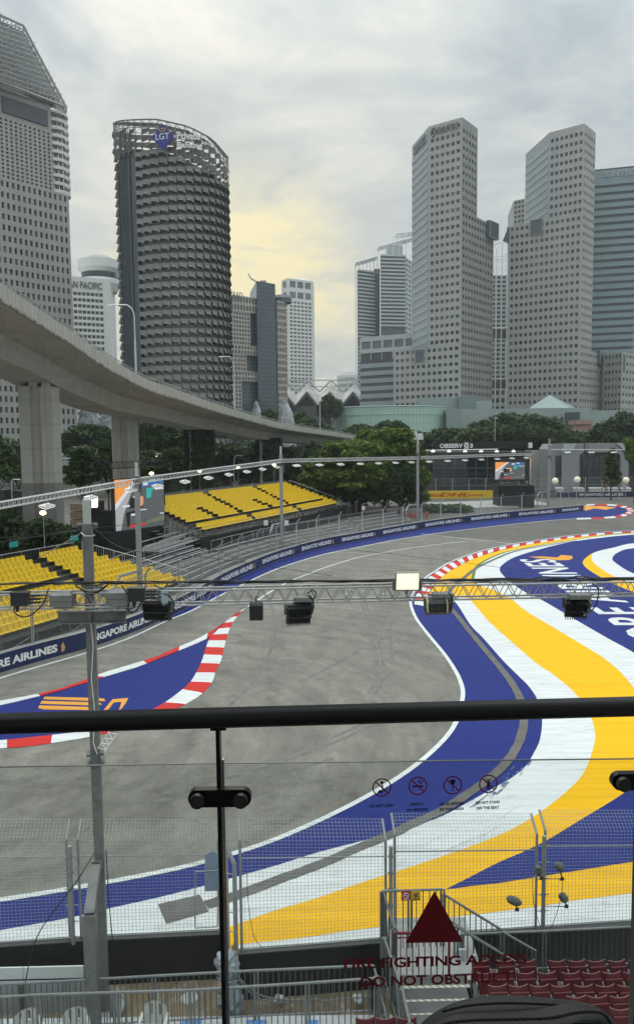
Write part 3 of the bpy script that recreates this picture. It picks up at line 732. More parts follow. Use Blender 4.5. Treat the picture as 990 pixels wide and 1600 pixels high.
bleacher('bleacher', 'grey aluminium bleachers in front of the upper yellow grandstand', wall_s(408), wall_s(585), 1.6, 5, .8, .26, .2)
bleacher('bleacher', 'small grey bleachers behind the marshals in red', wall_s(600), wall_s(672), 2.2, 5, .9, .34, .3)
def rail_on_wall(label, sA, sB, n_, z, h=1.1, m=alu, **kw):
    pts = []
    k = max(2, int((sB-sA)/4))
    for i in range(k+1):
        p, d, nn_ = wall_at(sA+(sB-sA)*i/k); pts.append(p+nn_*n_+V((0, 0, z)))
    return guard_rail('walkway_railing', label, pts, h=h, m=m, **kw)
rail_on_wall('pale railing along the back of the near grey bleachers', sA+2, sB, 8.3, 2.0, sp=2.2)
rail_on_wall('pale railing at the middle of the near grey bleachers', sA+4, sB-3, 4.7, 1.2, sp=2.4)
rail_on_wall('pale railing along the back of the middle grey bleachers', wall_s(412), wall_s(585), 5.9, 1.4, sp=2.4)
# little walkway platform left of the upper stand
mb = MB(); pa = P(250, 872, 78); pa.z = 0; pb = P(330, 838, 92); pb.z = 0; nn_ = V((-(pb-pa).y, (pb-pa).x, 0)).normalized()
mb.bx(pa, pb-pa, nn_*3, V((0, 0, 1.7)), 0); mb.bx(pa-nn_*.1+V((0, 0, 1.7)), pb-pa, nn_*3.2, V((0, 0, .08)), 1)
for k in range(3): mb.bx(pa+nn_*(.6+k*.9)+V((0, 0, 1.95+.3*k)), (pb-pa)*.75, nn_*.3, V((0, 0, .06)), 1)
o = mb.build('walkway_platform', [black, plank]); tag(o, 'small raised walkway of grey planks beside the big screen', 'platform')
guard_rail('walkway_railing', 'pale railing in front of the raised walkway beside the big screen', [pa+V((0, 0, 1.78)), pb+V((0, 0, 1.78)), pb+nn_*2.5+V((0, 0, 1.78))], sp=1.6)
mb = MB()
for p in (pb, pa.lerp(pb, .62)): mb.bx(p-nn_*.08+V((0, 0, 2.3)), V((.45, .1, 0)), V((.02, -.02, 0)), V((0, 0, .55)))
# white notices on the railings
for i, q in enumerate(((P(247, 829, 90)), P(334, 840, 95), P(412, 821, 94), P(444, 821, 94), P(565, 797, 120))):
    m1 = MB(); m1.bx(q, V((.5, .12, 0)), V((.02, -.06, 0)), V((0, 0, .62)))
    o = m1.build('notice_board', white); tag(o, 'small blank white notice on a railing, %s from the left' % ORD[i], 'notice', 'white notices on the stand railings')
# white containers / banners at the right end of the stand
mb = MB(); a = P(528, 788, 133); b = P(568, 787, 139)
mb.bx(V((a.x, a.y, ZT(540, 789, 134))), V((b.x-a.x, b.y-a.y, 0)), V((-.6, 2.2, 0)), V((0, 0, 1.6)))
for i in range(8): mb.bx(V((a.x, a.y-.05, ZT(540, 789, 134)))+V((b.x-a.x, b.y-a.y, 0))*(i+.5)/8, V((.06, 0, 0)), V((0, -.04, 0)), V((0, 0, 1.6)))
tag(mb.build('site_cabin', white), 'low white ribbed site cabin at the right end of the upper grandstand', 'cabin')
for i, (x, y, d_) in enumerate(((15, 856, 59), (110, 846, 60))):
    q = P(x, y, d_); m1 = MB(); m1.bx(q, V((.35, .85, 0)), V((.03, -.02, 0)), V((0, 0, .42)))
    o = m1.build('section_sign', mat('teal_sign', (.02, .35, .33), .5, .05, 3)); tag(o, 'small teal section sign on the back railing, %s' % ('at the far left' if i == 0 else 'nearer the camera mast'), 'sign', 'teal signs on the back railing')
# ------------------------------------------------------------------ buildings
def split(items, name, parent, mats, cap=100, stuff_name=None):
    """items = (size, [quads], material index); the largest become parts, the rest one 'stuff' part"""
    items.sort(key=lambda t: -t[0])
    for s_, qs, mi in items[:cap]:
        mb = MB()
        for q in qs: mb.add(q, [tuple(range(len(q)))])
        mb.build(name, mats[mi], parent)
    if len(items) > cap:
        mb = MB()
        for s_, qs, mi in items[cap:]:
            for q in qs: mb.add(q, [tuple(range(len(q)))], mi)
        o = mb.build(stuff_name or name, mats, parent); o['kind'] = 'stuff'
GM = [glassd, glassm, glassl]
rb = random.Random(11)
def vsize(q):
    c = sum((V(p) for p in q), V((0, 0, 0)))/len(q); d = (c-CAM).length
    pp = R3.transposed() @ (c-CAM); x = 495+F*pp.x/-pp.z; y = 800-F*pp.y/-pp.z
    a = ((V(q[1])-V(q[0])).cross(V(q[-1])-V(q[0]))).length
    nrm = ((V(q[1])-V(q[0])).cross(V(q[-1])-V(q[0]))).normalized(); fc = abs(nrm.dot((c-CAM).normalized()))
    s = a*fc/d/d*1e6
    return s if (0 < x < 990 and 0 < y < 700) else s*.001
def facade(wm, panes, A, B, z0, z1, nc, nr, fw=.6, fh=.5, dep=.4, mg=0.02, top=0.0, bot=0.0, wts=(.6, .28, .12), keep=None, mi=0, sill=.5):
    A = V((A[0], A[1], 0)); B = V((B[0], B[1], 0)); u = B-A; n = V((u.y, -u.x, 0)).normalized()
    if n.dot(CAM-(A+B)/2) < 0: n = -n
    D = n*(-dep); L_ = 1.0
    z0b = z0+bot; z1t = z1-top; ch = (z1t-z0b)/nr; cw = (1-2*mg)/nc
    def pt(s, z): return A+u*s+V((0, 0, z))
    if bot > 0: wm.quad(pt(0, z0), pt(1, z0), pt(1, z0b), pt(0, z0b), mi)
    if top > 0: wm.quad(pt(0, z1t), pt(1, z1t), pt(1, z1), pt(0, z1), mi)
    for r in range(nr):
        zb = z0b+r*ch; w0 = zb+ch*(1-fh)*sill; w1 = w0+ch*fh; zt = zb+ch
        wm.quad(pt(0, zb), pt(1, zb), pt(1, w0), pt(0, w0), mi); wm.quad(pt(0, w1), pt(1, w1), pt(1, zt), pt(0, zt), mi)
        prev = 0.0
        for c in range(nc):
            if keep and not keep(r, c): continue
            s0 = mg+cw*(c+(1-fw)/2); s1 = s0+cw*fw
            wm.quad(pt(prev, w0), pt(s0, w0), pt(s0, w1), pt(prev, w1), mi); prev = s1
            a, b, c_, d_ = pt(s0, w0), pt(s1, w0), pt(s1, w1), pt(s0, w1)
            wm.quad(a, b, b+D, a+D, mi); wm.quad(d_, c_, c_+D, d_+D, mi); wm.quad(a, d_, d_+D, a+D, mi); wm.quad(b, c_, c_+D, b+D, mi)
            q = [a+D, b+D, c_+D, d_+D]; x = rb.random()
            panes.append((vsize(q), [q], 0 if x < wts[0] else (1 if x < wts[0]+wts[1] else 2)))
        wm.quad(pt(prev, w0), pt(1, w0), pt(1, w1), pt(prev, w1), mi)
def plain(wm, A, B, z0, z1, mi=0):
    wm.quad(V((A[0], A[1], z0)), V((B[0], B[1], z0)), V((B[0], B[1], z1)), V((A[0], A[1], z1)), mi)
def cap_(wm, foot, z, mi=0): wm.poly([V((p[0], p[1], z)) for p in foot], mi)
def bands(t, name, A, B, z0, z1, nr, fh, m, dep=.35, mul=4):
    """ribbon windows: one recessed strip per storey"""
    items = []
    return items
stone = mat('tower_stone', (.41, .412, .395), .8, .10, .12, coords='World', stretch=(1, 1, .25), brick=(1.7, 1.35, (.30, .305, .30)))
stone_d = mat('tower_stone_shade', (.30, .305, .295), .8, .10, .12, coords='World', stretch=(1, 1, .25), brick=(1.7, 1.35, (.25, .255, .25)))  # darker copy of the tower stone: shade of the turned faces put into its colour
cream = mat('cream_stone', (.46, .43, .39), .8, .05, .3)
wht = mat('white_facade', (.72, .73, .72), .75, .05, .3)
pwht = mat('pale_facade', (.50, .53, .54), .7, .05, .3)
gridg = mat('blue_grey_curtain_wall', (.055, .085, .105), .22, .2, .2, coords='World', brick=(1.6, 1.8, (.16, .2, .22)), spec=.7)
palecw = mat('pale_curtain_wall', (.22, .27, .29), .3, .08, .2, coords='World', brick=(2.6, 2.0, (.33, .37, .38)), spec=.6)
greeng = mat('green_glass_wall', (.45, .63, .56), .3, .10, .12, coords='World', stretch=(1, 1, .3), brick=(2.1, 3.0, (.40, .5, .47)), spec=.6)
silver = mat('silver_band', (.30, .36, .39), .35, .08, .2, spec=.6)
def pos(px, py, d): p = P(px, py, d); return V((p.x, p.y, 0))
# --- left office tower with lattice crown
C0 = pos(-70, 400, 244); C1 = pos(6, 400, 252); C2 = pos(97, 400, 270); C3 = pos(103, 400, 271); C4 = pos(111, 400, 274)
back = V((-15, 40, 0))
def online(A, B, px):
    q = pos(px, 400, 250); r = q.x/q.y; d = B-A; return A+d*((r*A.y-A.x)/(d.x-r*d.y))
C1, C2 = online(C0, C4, 6), online(C0, C4, 88.5); C3 = C2
t = thing('office_tower', 'tall grey tower with small square windows and lattice crown at the left edge', 'building', C1)
wm = MB(); pn = []
zt = ZT(90, 160, 268); zmid = ZT(110, 303, 273); zs = ZT(95, 300, 270)
uu = (C2-C1).normalized()
facade(wm, pn, C1, C2, zmid, zt-9, 11, 15, .50, .55, .6, mg=.02)
cwid = (C2-C1).length
plain(wm, C1, C2, zt-9, zt)
facade(wm, pn, C0-uu*.01, C4, 6, zmid, 21, 27, .48, .54, .6, mg=.01)
plain(wm, C4, C4+back, 0, zmid); plain(wm, C2, C2+back, zmid, zt); cap_(wm, [C0, C4, C4+back, C0+back], zmid); cap_(wm, [C0, C2, C2+back, C0+back], zt)
plain(wm, C0-uu*10, C1-uu*1.5, zmid, zt)
wm.build('wall', stone, t); split(pn, 'window', t, GM)
# louvre strip at the top
ns = V((uu.y, -uu.x, 0));
lv = MB()
for i in range(34):
    a = C1+uu*(1.6+i*(cwid-3)/34)+V((0, 0, zt-7.5)); lv.bx(a+ns*.05, uu*.42, ns*.5, V((0, 0, 5)), 0)
lv.bx(C1+uu*1.5+ns*.03+V((0, 0, zt-7.6)), uu*(cwid-3), ns*.05, V((0, 0, 5.2)), 1)
lv.build('louvre_strip', [mat('louvre', (.09, .10, .12), .5, .1, 1), glassd], t)
slot = MB(); slot.bx(C1-uu*1.6+ns*.02+V((0, 0, zmid)), uu*1.6, ns*.1, V((0, 0, zt-zmid))); slot.build('recess_strip', glassd, t)
# rounded glass bay on its right shoulder
bay = MB(); pb_ = []
bc = C3+V((-1.6, 6.0, 0)); rbz0 = zmid; nfl = 10; fh_ = (ZT(97, 173, 270)-rbz0)/nfl
for k in range(nfl):
    z = rbz0+k*fh_
    bay.lathe(bc+V((0, 0, z)), [(5.3, 0), (5.3, fh_*.42)], 20)
    for i in range(20):
        a0 = 2*pi*i/20; a1 = a0+2*pi/20*.9
        if sin(a0) > .3: continue
        q = [bc+V((cos(a)*5.15, sin(a)*5.15, zz_)) for a, zz_ in ((a0, z+fh_*.4), (a1, z+fh_*.4), (a1, z+fh_), (a0, z+fh_))]
        pn2 = vsize(q); pb_.append((pn2, [q], 0 if rb.random() < .7 else 1))
    bay.lathe(bc+V((0, 0, z+fh_*.42)), [(5.3, 0), (4.9, 0)], 20)
bay.lathe(bc+V((0, 0, rbz0+nfl*fh_)), [(0, 0), (5.3, 0), (5.3, .8), (0, .8)], 20)
bw = bay.build('glass_bay', wht, t); split(pb_, 'bay_window', t, GM, cap=60)
# crown: open lattice leaning over the roof
cr = MB()
KA = [P(-160, 60, 262), P(-70, -20, 262), P(0, 23, 258), P(37, 40, 262), P(103, 163, 271), P(104, 172, 271), P(86, 160, 267), P(0, 127, 251), P(-60, 104, 246)]
# lattice plane: inside polygon test in pixel space of the plane
poly2 = [(-70, -20), (0, 23), (37, 40), (104, 168), (86, 160), (0, 127), (-70, 98)]
def plane_pt(x, y): return P(x, y, 252+x*.19)
def inside(x, y):
    c = False; j = len(poly2)-1
    for i in range(len(poly2)):
        xi, yi = poly2[i]; xj, yj = poly2[j]
        if (yi > y) != (yj > y) and x < (xj-xi)*(y-yi)/(yj-yi)+xi: c = not c
        j = i
    return c
def bar(x0, y0, x1, y1, r):
    n = 40; st = None
    for i in range(n+1):
        x = x0+(x1-x0)*i/n; y = y0+(y1-y0)*i/n; ins = inside(x, y)
        if ins and st is None: st = (x, y)
        if st and (not ins or i == n): cr.tube(plane_pt(*st), plane_pt(x, y), r, 4, cap=False); st = None
for k in range(-6, 40):
    bar(-70, -20+k*7.5, 110, 40+k*7.5, .18); 
    bar(-70+k*6, -30, -70+k*6+14, 180, .16)
for k in range(-14, 26): bar(-70, 10+k*14, 110, -70+k*14, .13)
for k in range(-4, 12): bar(-70+k*22, -30, -70+k*22+95, 180, .15)
for a, b in zip(poly2, poly2[1:]+poly2[:1]): cr.tube(plane_pt(*a), plane_pt(*b), .45, 5)
pc = MB(); sh = V((-1.2, 3.4, -.4)); pc.poly([plane_pt(*p)+sh for p in poly2]); 
for a, b in zip(poly2, poly2[1:]+poly2[:1]):
    cr.tube(plane_pt(*a)+sh, plane_pt(*b)+sh, .3, 4); cr.tube(plane_pt(*a), plane_pt(*a)+sh, .25, 4)
def screen_mat():
    m = bpy.data.materials.new('perforated_screen'); m.use_nodes = True; nt = m.node_tree; N = nt.nodes; L = nt.links
    b = N['Principled BSDF']; b.inputs['Base Color'].default_value = (.34, .345, .35, 1); b.inputs['Roughness'].default_value = .6
    g = N.new('ShaderNodeNewGeometry'); vo = N.new('ShaderNodeTexVoronoi'); vo.feature = 'DISTANCE_TO_EDGE'; vo.inputs['Scale'].default_value = .75
    L.new(g.outputs['Position'], vo.inputs['Vector']); n = N.new('ShaderNodeTexNoise'); n.inputs['Scale'].default_value = .12; n.inputs['Detail'].default_value = 4; L.new(g.outputs['Position'], n.inputs['Vector'])
    a = N.new('ShaderNodeMath'); a.operation = 'MULTIPLY'; L.new(n.outputs['Fac'], a.inputs[0]); a.inputs[1].default_value = 1.5
    c = N.new('ShaderNodeMath'); c.operation = 'LESS_THAN'; L.new(vo.outputs['Distance'], c.inputs[0]); L.new(a.outputs[0], c.inputs[1])
    L.new(c.outputs[0], b.inputs['Alpha']); return m
pc.build('crown_screen', screen_mat(), t); cr.build('crown_lattice', mat('crown_steel', (.42, .43, .43), .6, .1, .5), t)
mb = MB(); mb.bx(C1+ns*.6+V((0, 0, zt)), uu*(cwid+1), -ns*20, V((0, 0, 2.2))); mb.build('roof_slab', mat('dark_roof_slab', (.12, .12, .12), .8, .1, 1), t)  # dark grey slab on the tower roof
# --- elliptical office tower with scale-like sunshades
cen = pos(271.5, 420, 246); ea, eb, rot = 18.7, 12.6, rad(-24)
def epos(a, off=0.0):
    x = (ea+off)*cos(a); y = (eb+off)*sin(a); return cen+V((x*cos(rot)-y*sin(rot), x*sin(rot)+y*cos(rot), 0))
t = thing('round_office_tower', 'dark elliptical office tower clad in scale-like metal sunshades', 'building', cen)
NC, NR = 42, 35
def curve_z(p, tab):    # roof heights fall from the left to the right
    x = 495+1200*p.x/p.y*1.02
    for (x0, y0), (x1, y1) in zip(tab[:-1], tab[1:]):
        if x <= x1 or x1 == tab[-1][0]: k = max(0, min(1, (x-x0)/(x1-x0))); return ZT(x, y0+(y1-y0)*k, .8*p.y+.2*246)
def etop(p): return curve_z(p, [(177, 196), (200, 191), (255, 192), (305, 204), (340, 222), (363, 248)])
def ebody(p): return curve_z(p, [(177, 246), (225, 238), (262, 240), (300, 256), (340, 276), (363, 294)])
zbody = ZT(200, 245, 240)
core = MB(); zb = 4.0
angs = [2*pi*i/NC for i in range(NC+1)]
for a0, a1 in zip(angs[:-1], angs[1:]):
    p, q = epos(a0, -.9), epos(a1, -.9); core.quad(p+V((0, 0, 0)), q, q+V((0, 0, ebody(q))), p+V((0, 0, ebody(p))), 0)
core.poly([epos(a, -.9)+V((0, 0, ebody(epos(a)))) for a in angs[:-1]], 1)
core.build('glass_core', [mat('tower_dark_glass', (.025, .034, .045), .15, .3, .15, coords='World', brick=(1.3, 3.2, (.05, .055, .06)), spec=.8), concrete], t)
shade = mat('sunshade_metal', (.17, .165, .155), .55, .25, .12, metal=.2)
items = []; rh = (zbody-zb)/NR; flute_m = []
for i in range(NC):
    a0, a1 = angs[i], angs[i+1]; am = (a0+a1)/2; p = epos(am)
    if (p-cen).normalized().dot((CAM-cen).normalized()) < -.25: continue
    pp = R3.transposed() @ (p-CAM); x = 495+F*pp.x/-pp.z
    front = (p-cen).dot(CAM-cen) > 0
    if x < 226 and front: 
        flute_m.append((a0, a1)); continue
    for r in range(NR+1):
        z = zb+r*rh+rh*.98; j = rb.uniform(-.06, .06)
        if z > ebody(p)+rh*.6: continue
        A, B = epos(a0, .1), epos(a1, -.25); C, D = epos(a1-.012, .30), epos(a0+.012, .50); M0 = epos(am, .60)
        z0_ = rh*(.80+j); z1_ = rh*(.54+j)
        top0 = A+V((0, 0, z)); top1 = B+V((0, 0, z-.15)); b0 = D+V((0, 0, z-z1_)); bm = M0+V((0, 0, z-rh*(.60+j))); b1 = C+V((0, 0, z-z0_))
        q1 = [top0, top1, b1, bm, b0]; q2 = [b0, bm, epos(am, -.7)+V((0, 0, z-rh*.5)), epos(a0, -.7)+V((0, 0, z-z1_))]; q3 = [bm, b1, epos(a1, -.7)+V((0, 0, z-z0_)), epos(am, -.7)+V((0, 0, z-rh*.5))]
        q4 = [top1, epos(a1, -.7)+V((0, 0, z)), epos(a1, -.7)+V((0, 0, z-z0_)), b1]
        items.append((vsize(q1), [q1, q2, q3, q4], 0))
split(items, 'sunshade', t, [shade])
fl = MB(); 
for a0, a1 in flute_m:
    p, q = epos(a0, -.1), epos(a1, -.1); fl.quad(p, q, q+V((0, 0, zbody-1)), p+V((0, 0, zbody-1)), 0)
for k, (a0, a1) in enumerate(flute_m):
    if k % 3 == 0:
        p = epos(a0, .25); fl.tube(p, p+V((0, 0, zbody-1)), .22, 5, 1)
fl.build('smooth_glass_strip', [mat('blue_dark_glass', (.028, .045, .062), .12, .2, .1, coords='World', brick=(1.8, 1.7, (.045, .06, .075)), spec=.8), dsteel], t)
# open roof ring: posts, rails and bent screen plates
ring = MB(); plates = MB(); rl = mat('roof_ring_steel', (.26, .26, .25), .5, .1, 1)
for i in range(NC):
    a0, a1 = angs[i], angs[i+1]; p, q = epos(a0, .2), epos(a1, .2); tp, tq = etop(p), etop(q)
    zb2 = ebody(p); ring.tube(p+V((0, 0, zb2-1)), p+V((0, 0, tp)), .12, 4); ring.tube(p+V((0, 0, tp)), q+V((0, 0, tq)), .22, 4); ring.tube(p+V((0, 0, tp-2.2)), q+V((0, 0, tq-2.2)), .14, 4)
    ring.quad(epos(a0, .5)+V((0, 0, tp+.1)), epos(a1, .5)+V((0, 0, tq+.1)), epos(a1, -1.3)+V((0, 0, tq+.6)), epos(a0, -1.3)+V((0, 0, tp+.6)))
    ring.tube(p+V((0, 0, tp)), q+V((0, 0, tq-2.2)), .08, 4)
    h_ = tp-2.4-zb2; nlev = 3
    for l in range(nlev):
        if rb.random() < .05: continue
        b0 = zb2+h_*l/nlev+.2; b1 = zb2+h_*(l+1)/nlev-.25-rb.random()*.5; o_ = rb.uniform(-.2, .5)
        plates.quad(epos(a0, o_)+V((0, 0, b0)), epos(a1, o_+.4)+V((0, 0, b0+.3)), epos(a1, o_)+V((0, 0, b1)), epos(a0, o_-.1)+V((0, 0, b1+.2)))
ring.build('roof_ring', rl, t); plates.build('roof_screen_plates', mat('bronze_plate', (.10, .097, .09), .5, .15, .6, metal=.2), t)
# sign: blue diamond and white lettering
def onsurf(px, py):   # point on the ellipse seen at that pixel
    best = None
    for i in range(720):
        a = 2*pi*i/720; p = epos(a, 1.3)
        if (p-cen).dot(CAM-cen) < 0: continue
        q = R3.transposed() @ (V((p.x, p.y, ZT(px, py, p.y)))-CAM); x = 495+F*q.x/-q.z
        if best is None or abs(x-px) < best[0]: best = (abs(x-px), p)
    p = best[1]; return V((p.x, p.y, ZT(px, py, p.y)))
pc_ = onsurf(256, 216); pl_, pr_ = onsurf(240, 216), onsurf(272, 219); U = (pr_-pl_); U.z = 0; U.normalize(); Wz = V((0, 0, 1)); Nn = U.cross(Wz)
pc_ = pc_+Nn*.8
mb = MB(); mb.prism([pc_-U*3.4, pc_-Wz*3.7, pc_+U*3.4, pc_+Wz*3.7], Nn*.3)
sg = mb.build('diamond_sign', mat('blue_sign', (.02, .03, .25), .4, .05, 1), t)
text_mb('LGT', pc_+Nn*.32-Wz*.75, U, Wz, height=1.75, width=4.1, depth=.08, bold=.0, align='C').build('lettering', letterw, sg)
mb = MB()
for dx, dz in ((-.8, 2.1), (0, 2.3), (.8, 2.1)): mb.lathe(pc_+U*dx+Wz*(dz-.3)+Nn*.35, [(.22, 0), (.32, .15), (.22, .35)], 8)
mb.bx(pc_-U*.9+Wz*1.45+Nn*.32, U*1.8, Nn*.05, Wz*.25); mb.build('crown_emblem', gold, sg)
q1 = onsurf(279, 214); q2 = onsurf(311, 226); U2 = (q2-q1); U2.z = 0; U2.normalize()
text_mb('Private', q1+V((0, 0, -1.1))+Nn*1.3, U2, Wz+V((0, 0, 0)), height=2.1, width=6.6, depth=.15, bold=.03).build('sign_lettering', letterw, t)
text_mb('Banking', q1+V((0, 0, -3.9))+Nn*1.3, U2, Wz, height=2.1, width=7.2, depth=.15, bold=.03).build('sign_lettering', letterw, t)
# --- white hotel behind the left tower
A, B = pos(60, 500, 395), pos(172, 500, 410)
zt = ZT(172, 436, 410)
t = thing('hotel_tower', 'white hotel slab with rows of balconies and a sign, beside the left office tower', 'building', B)
wm = MB(); pn = []; D_ = (B-A).normalized(); bB = V((-3, 24, 0))
facade(wm, pn, A, B-D_*3, 10, zt-7, 15, 27, .82, .55, 1.2, mg=.0, top=0)
plain(wm, B-D_*3, B, 10, zt); plain(wm, A, B-D_*3, zt-7, zt); plain(wm, B, B+bB, 0, zt); cap_(wm, [A, B, B+bB, A+bB], zt)
wm.build('wall', wht, t); split(pn, 'balcony_window', t, GM, cap=100)
nrm = V((D_.y, -D_.x, 0)); nrm = nrm if nrm.dot(CAM-A) > 0 else -nrm
text_mb('PAN PACIFIC', B-D_*3.4+nrm*.3+V((0, 0, zt-5.8)), D_, Wz, height=3.4, width=18.2, depth=.2, bold=.01, align='R').build('lettering', glassd, t)
mb = MB(); c = pos(156, 430, 425)
z_ = ZT(156, 434, 425)
mb.lathe(c+V((0, 0, z_-8)), [(9, 0), (11, 4), (11, 6.5)], 28, 0); mb.lathe(c+V((0, 0, z_-1.5)), [(9.6, 0), (9.6, 3.4)], 28, 1); mb.lathe(c+V((0, 0, z_+1.9)), [(9.6, 0), (11.2, 2.2), (11.2, 6.6), (6.3, 6.6), (6.3, 9), (0, 9)], 28, 0)
mb.box((c.x+2, c.y, z_/2), (9, 9, z_), 0, 0)
o = mb.build('rooftop_restaurant', [wht, glassd]); tag(o, 'round white restaurant drum on a shaft behind the white hotel slab', 'tower')
# --- hotel with stepped stone grid over dark curtain wall
A, B = pos(352, 530, 330), pos(421, 530, 345); Cc = pos(432, 530, 350); Dd = pos(448, 530, 352)
t = thing('stepped_hotel', 'cream and blue glass hotel with stepped stone window grids right of the dark round tower', 'building', B)
zt0 = ZT(365, 452, 333); zt1 = ZT(432, 446, 347)
gm = MB(); bk = V((-5, 26, 0))
plain(gm, A, B, 0, ZT(390, 465, 335)); gm.quad(A+V((0, 0, 0)), A, A, A) if False else None
fr_ = [A, B, B+bk, A+bk]; 
for a, b in ((B, B+bk), (A+bk, A)): plain(gm, a, b, 0, ZT(390, 460, 335))
cap_(gm, fr_, ZT(390, 462, 335)); 
# tower core, higher
E0, E1 = pos(402, 530, 337), pos(431, 530, 344)
plain(gm, E0, E1, 0, zt1); plain(gm, E1, E1+bk, 0, zt1); plain(gm, E0, E0+bk, 0, zt1); cap_(gm, [E0, E1, E1+bk, E0+bk], zt1)
gm.build('curtain_wall', gridg, t)
pn = []; wm = MB(); U = (B-A).normalized(); nr_ = V((U.y, -U.x, 0)); nr_ = nr_ if nr_.dot(CAM-A) > 0 else -nr_
def slab(px0, px1, py0, py1, nc, nr, pxd=338):
    a = pos(px0, 530, 330+(px0-352)*.217)+nr_*1.6; b = pos(px1, 530, 330+(px1-352)*.217)+nr_*1.6
    z1_ = ZT(px0, py0, a.y); z0_ = ZT(px0, py1, a.y); facade(wm, pn, a, b, z0_, z1_, nc, nr, .55, .66, .5, wts=(.75, .2, .05))
    plain(wm, b, b-nr_*1.6, z0_, z1_); cap_(wm, [a, b, b-nr_*1.6, a-nr_*1.6], z1_); cap_(wm, [a, b, b-nr_*1.6, a-nr_*1.6], z0_)
slab(352, 419, 459, 484, 14, 2); slab(352, 388, 484.2, 537, 8, 8); slab(352, 420, 537.2, 552, 14, 2); slab(352, 381, 552.2, 578, 6, 4)
slab(352, 421, 578.2, 594, 14, 2); slab(352, 373, 594.2, 645, 4, 8)
a, b = pos(433, 530, 349), pos(448, 530, 353); z1_ = ZT(440, 470, 350)
facade(wm, pn, a, b, 5, z1_, 4, 25, .55, .62, .5, wts=(.75, .2, .05)); plain(wm, b, b+bk, 0, z1_); plain(wm, a, a+bk, 0, z1_); cap_(wm, [a, b, b+bk, a+bk], z1_)
wm.build('stone_grid', cream, t); split(pn, 'window', t, GM)
text_mb('RAD', pos(360, 463, 331)+nr_*1.9+V((0, 0, ZT(365, 465, 331))), U, Wz, height=2.3, width=5, depth=.2).build('lettering', mat('stone_letters', (.2, .19, .18), .6, .1, 1), t)
mb = MB(); c = pos(406, 446, 344); mb.tube(c+V((0, 0, zt1)), c+V((-4, 0, zt1+2.6)), .35, 5); mb.tube(c+V((-4, 0, zt1+2.6)), c+V((-5, 0, zt1+4.6)), .25, 5); mb.box((c.x+1.5, c.y, zt1+.7), (2.5, 2, 1.4)); mb.build('roof_crane', steel, t)
mb = MB(); c = pos(440, 466, 356); mb.lathe(c+V((0, 0, z1_)), [(4.5, 0), (4.5, 2), (3.2, 3.4), (0, 3.6)], 12); mb.build('roof_drum', dsteel, t)
# --- very tall white hotel far behind
t = thing('white_hotel_tower', 'tall slim white hotel tower with rows of curved balconies far behind', 'building', pos(465, 500, 980))
wm = MB(); pn = []; a, b = pos(450, 530, 960), pos(490, 530, 980); a2 = pos(441, 530, 975); zt = ZT(470, 437, 970)
facade(wm, pn, a, b, 5, zt-26, 6, 40, .74, .52, 2.2, mg=.06, wts=(.6, .4, 0)); facade(wm, pn, a2, a, 5, zt-26, 2, 40, .7, .5, 1.5, wts=(.6, .4, 0))
facade(wm, pn, a, b, zt-26, zt, 3, 2, .8, .6, 1.5, mg=.06, wts=(0, .5, .5)); facade(wm, pn, a2, a, zt-26, zt, 1, 2, .6, .6, 1.5, wts=(0, 1, 0))
plain(wm, b, b+V((1, 36, 0)), 0, zt); plain(wm, a2, a2+V((-2, 36, 0)), 0, zt); cap_(wm, [a2, a, b, b+V((1, 36, 0)), a2+V((-2, 36, 0))], zt)
wm.lathe(pos(468, 430, 990)+V((0, 0, zt-1)), [(16, 0), (15, 2), (11, 4), (0, 5)], 14)
wm.build('wall', wht, t); split(pn, 'window', t, GM)
# --- low round white block behind
t = thing('round_hotel', 'low pale round building with arched windows far behind the folded roofs', 'building', pos(545, 600, 900))
wm = MB(); pn = []; c = pos(549, 600, 915); zt = ZT(545, 586, 900)
for i in range(9):
    a0 = pi+pi*i/9; a1 = a0+pi/9
    facade(wm, pn, c+V((cos(a0)*17, sin(a0)*17, 0)), c+V((cos(a1)*17, sin(a1)*17, 0)), 3, zt, 2, 14, .68, .5, 1.0, top=2, wts=(.4, .5, .1))
cap_(wm, [c+V((cos(2*pi*i/18)*17, sin(2*pi*i/18)*17, 0)) for i in range(18)], zt); wm.lathe(c+V((0, 0, zt)), [(11, 0), (11, 4), (0, 4)], 16)
wm.build('wall', wht, t); split(pn, 'window', t, GM, cap=60)
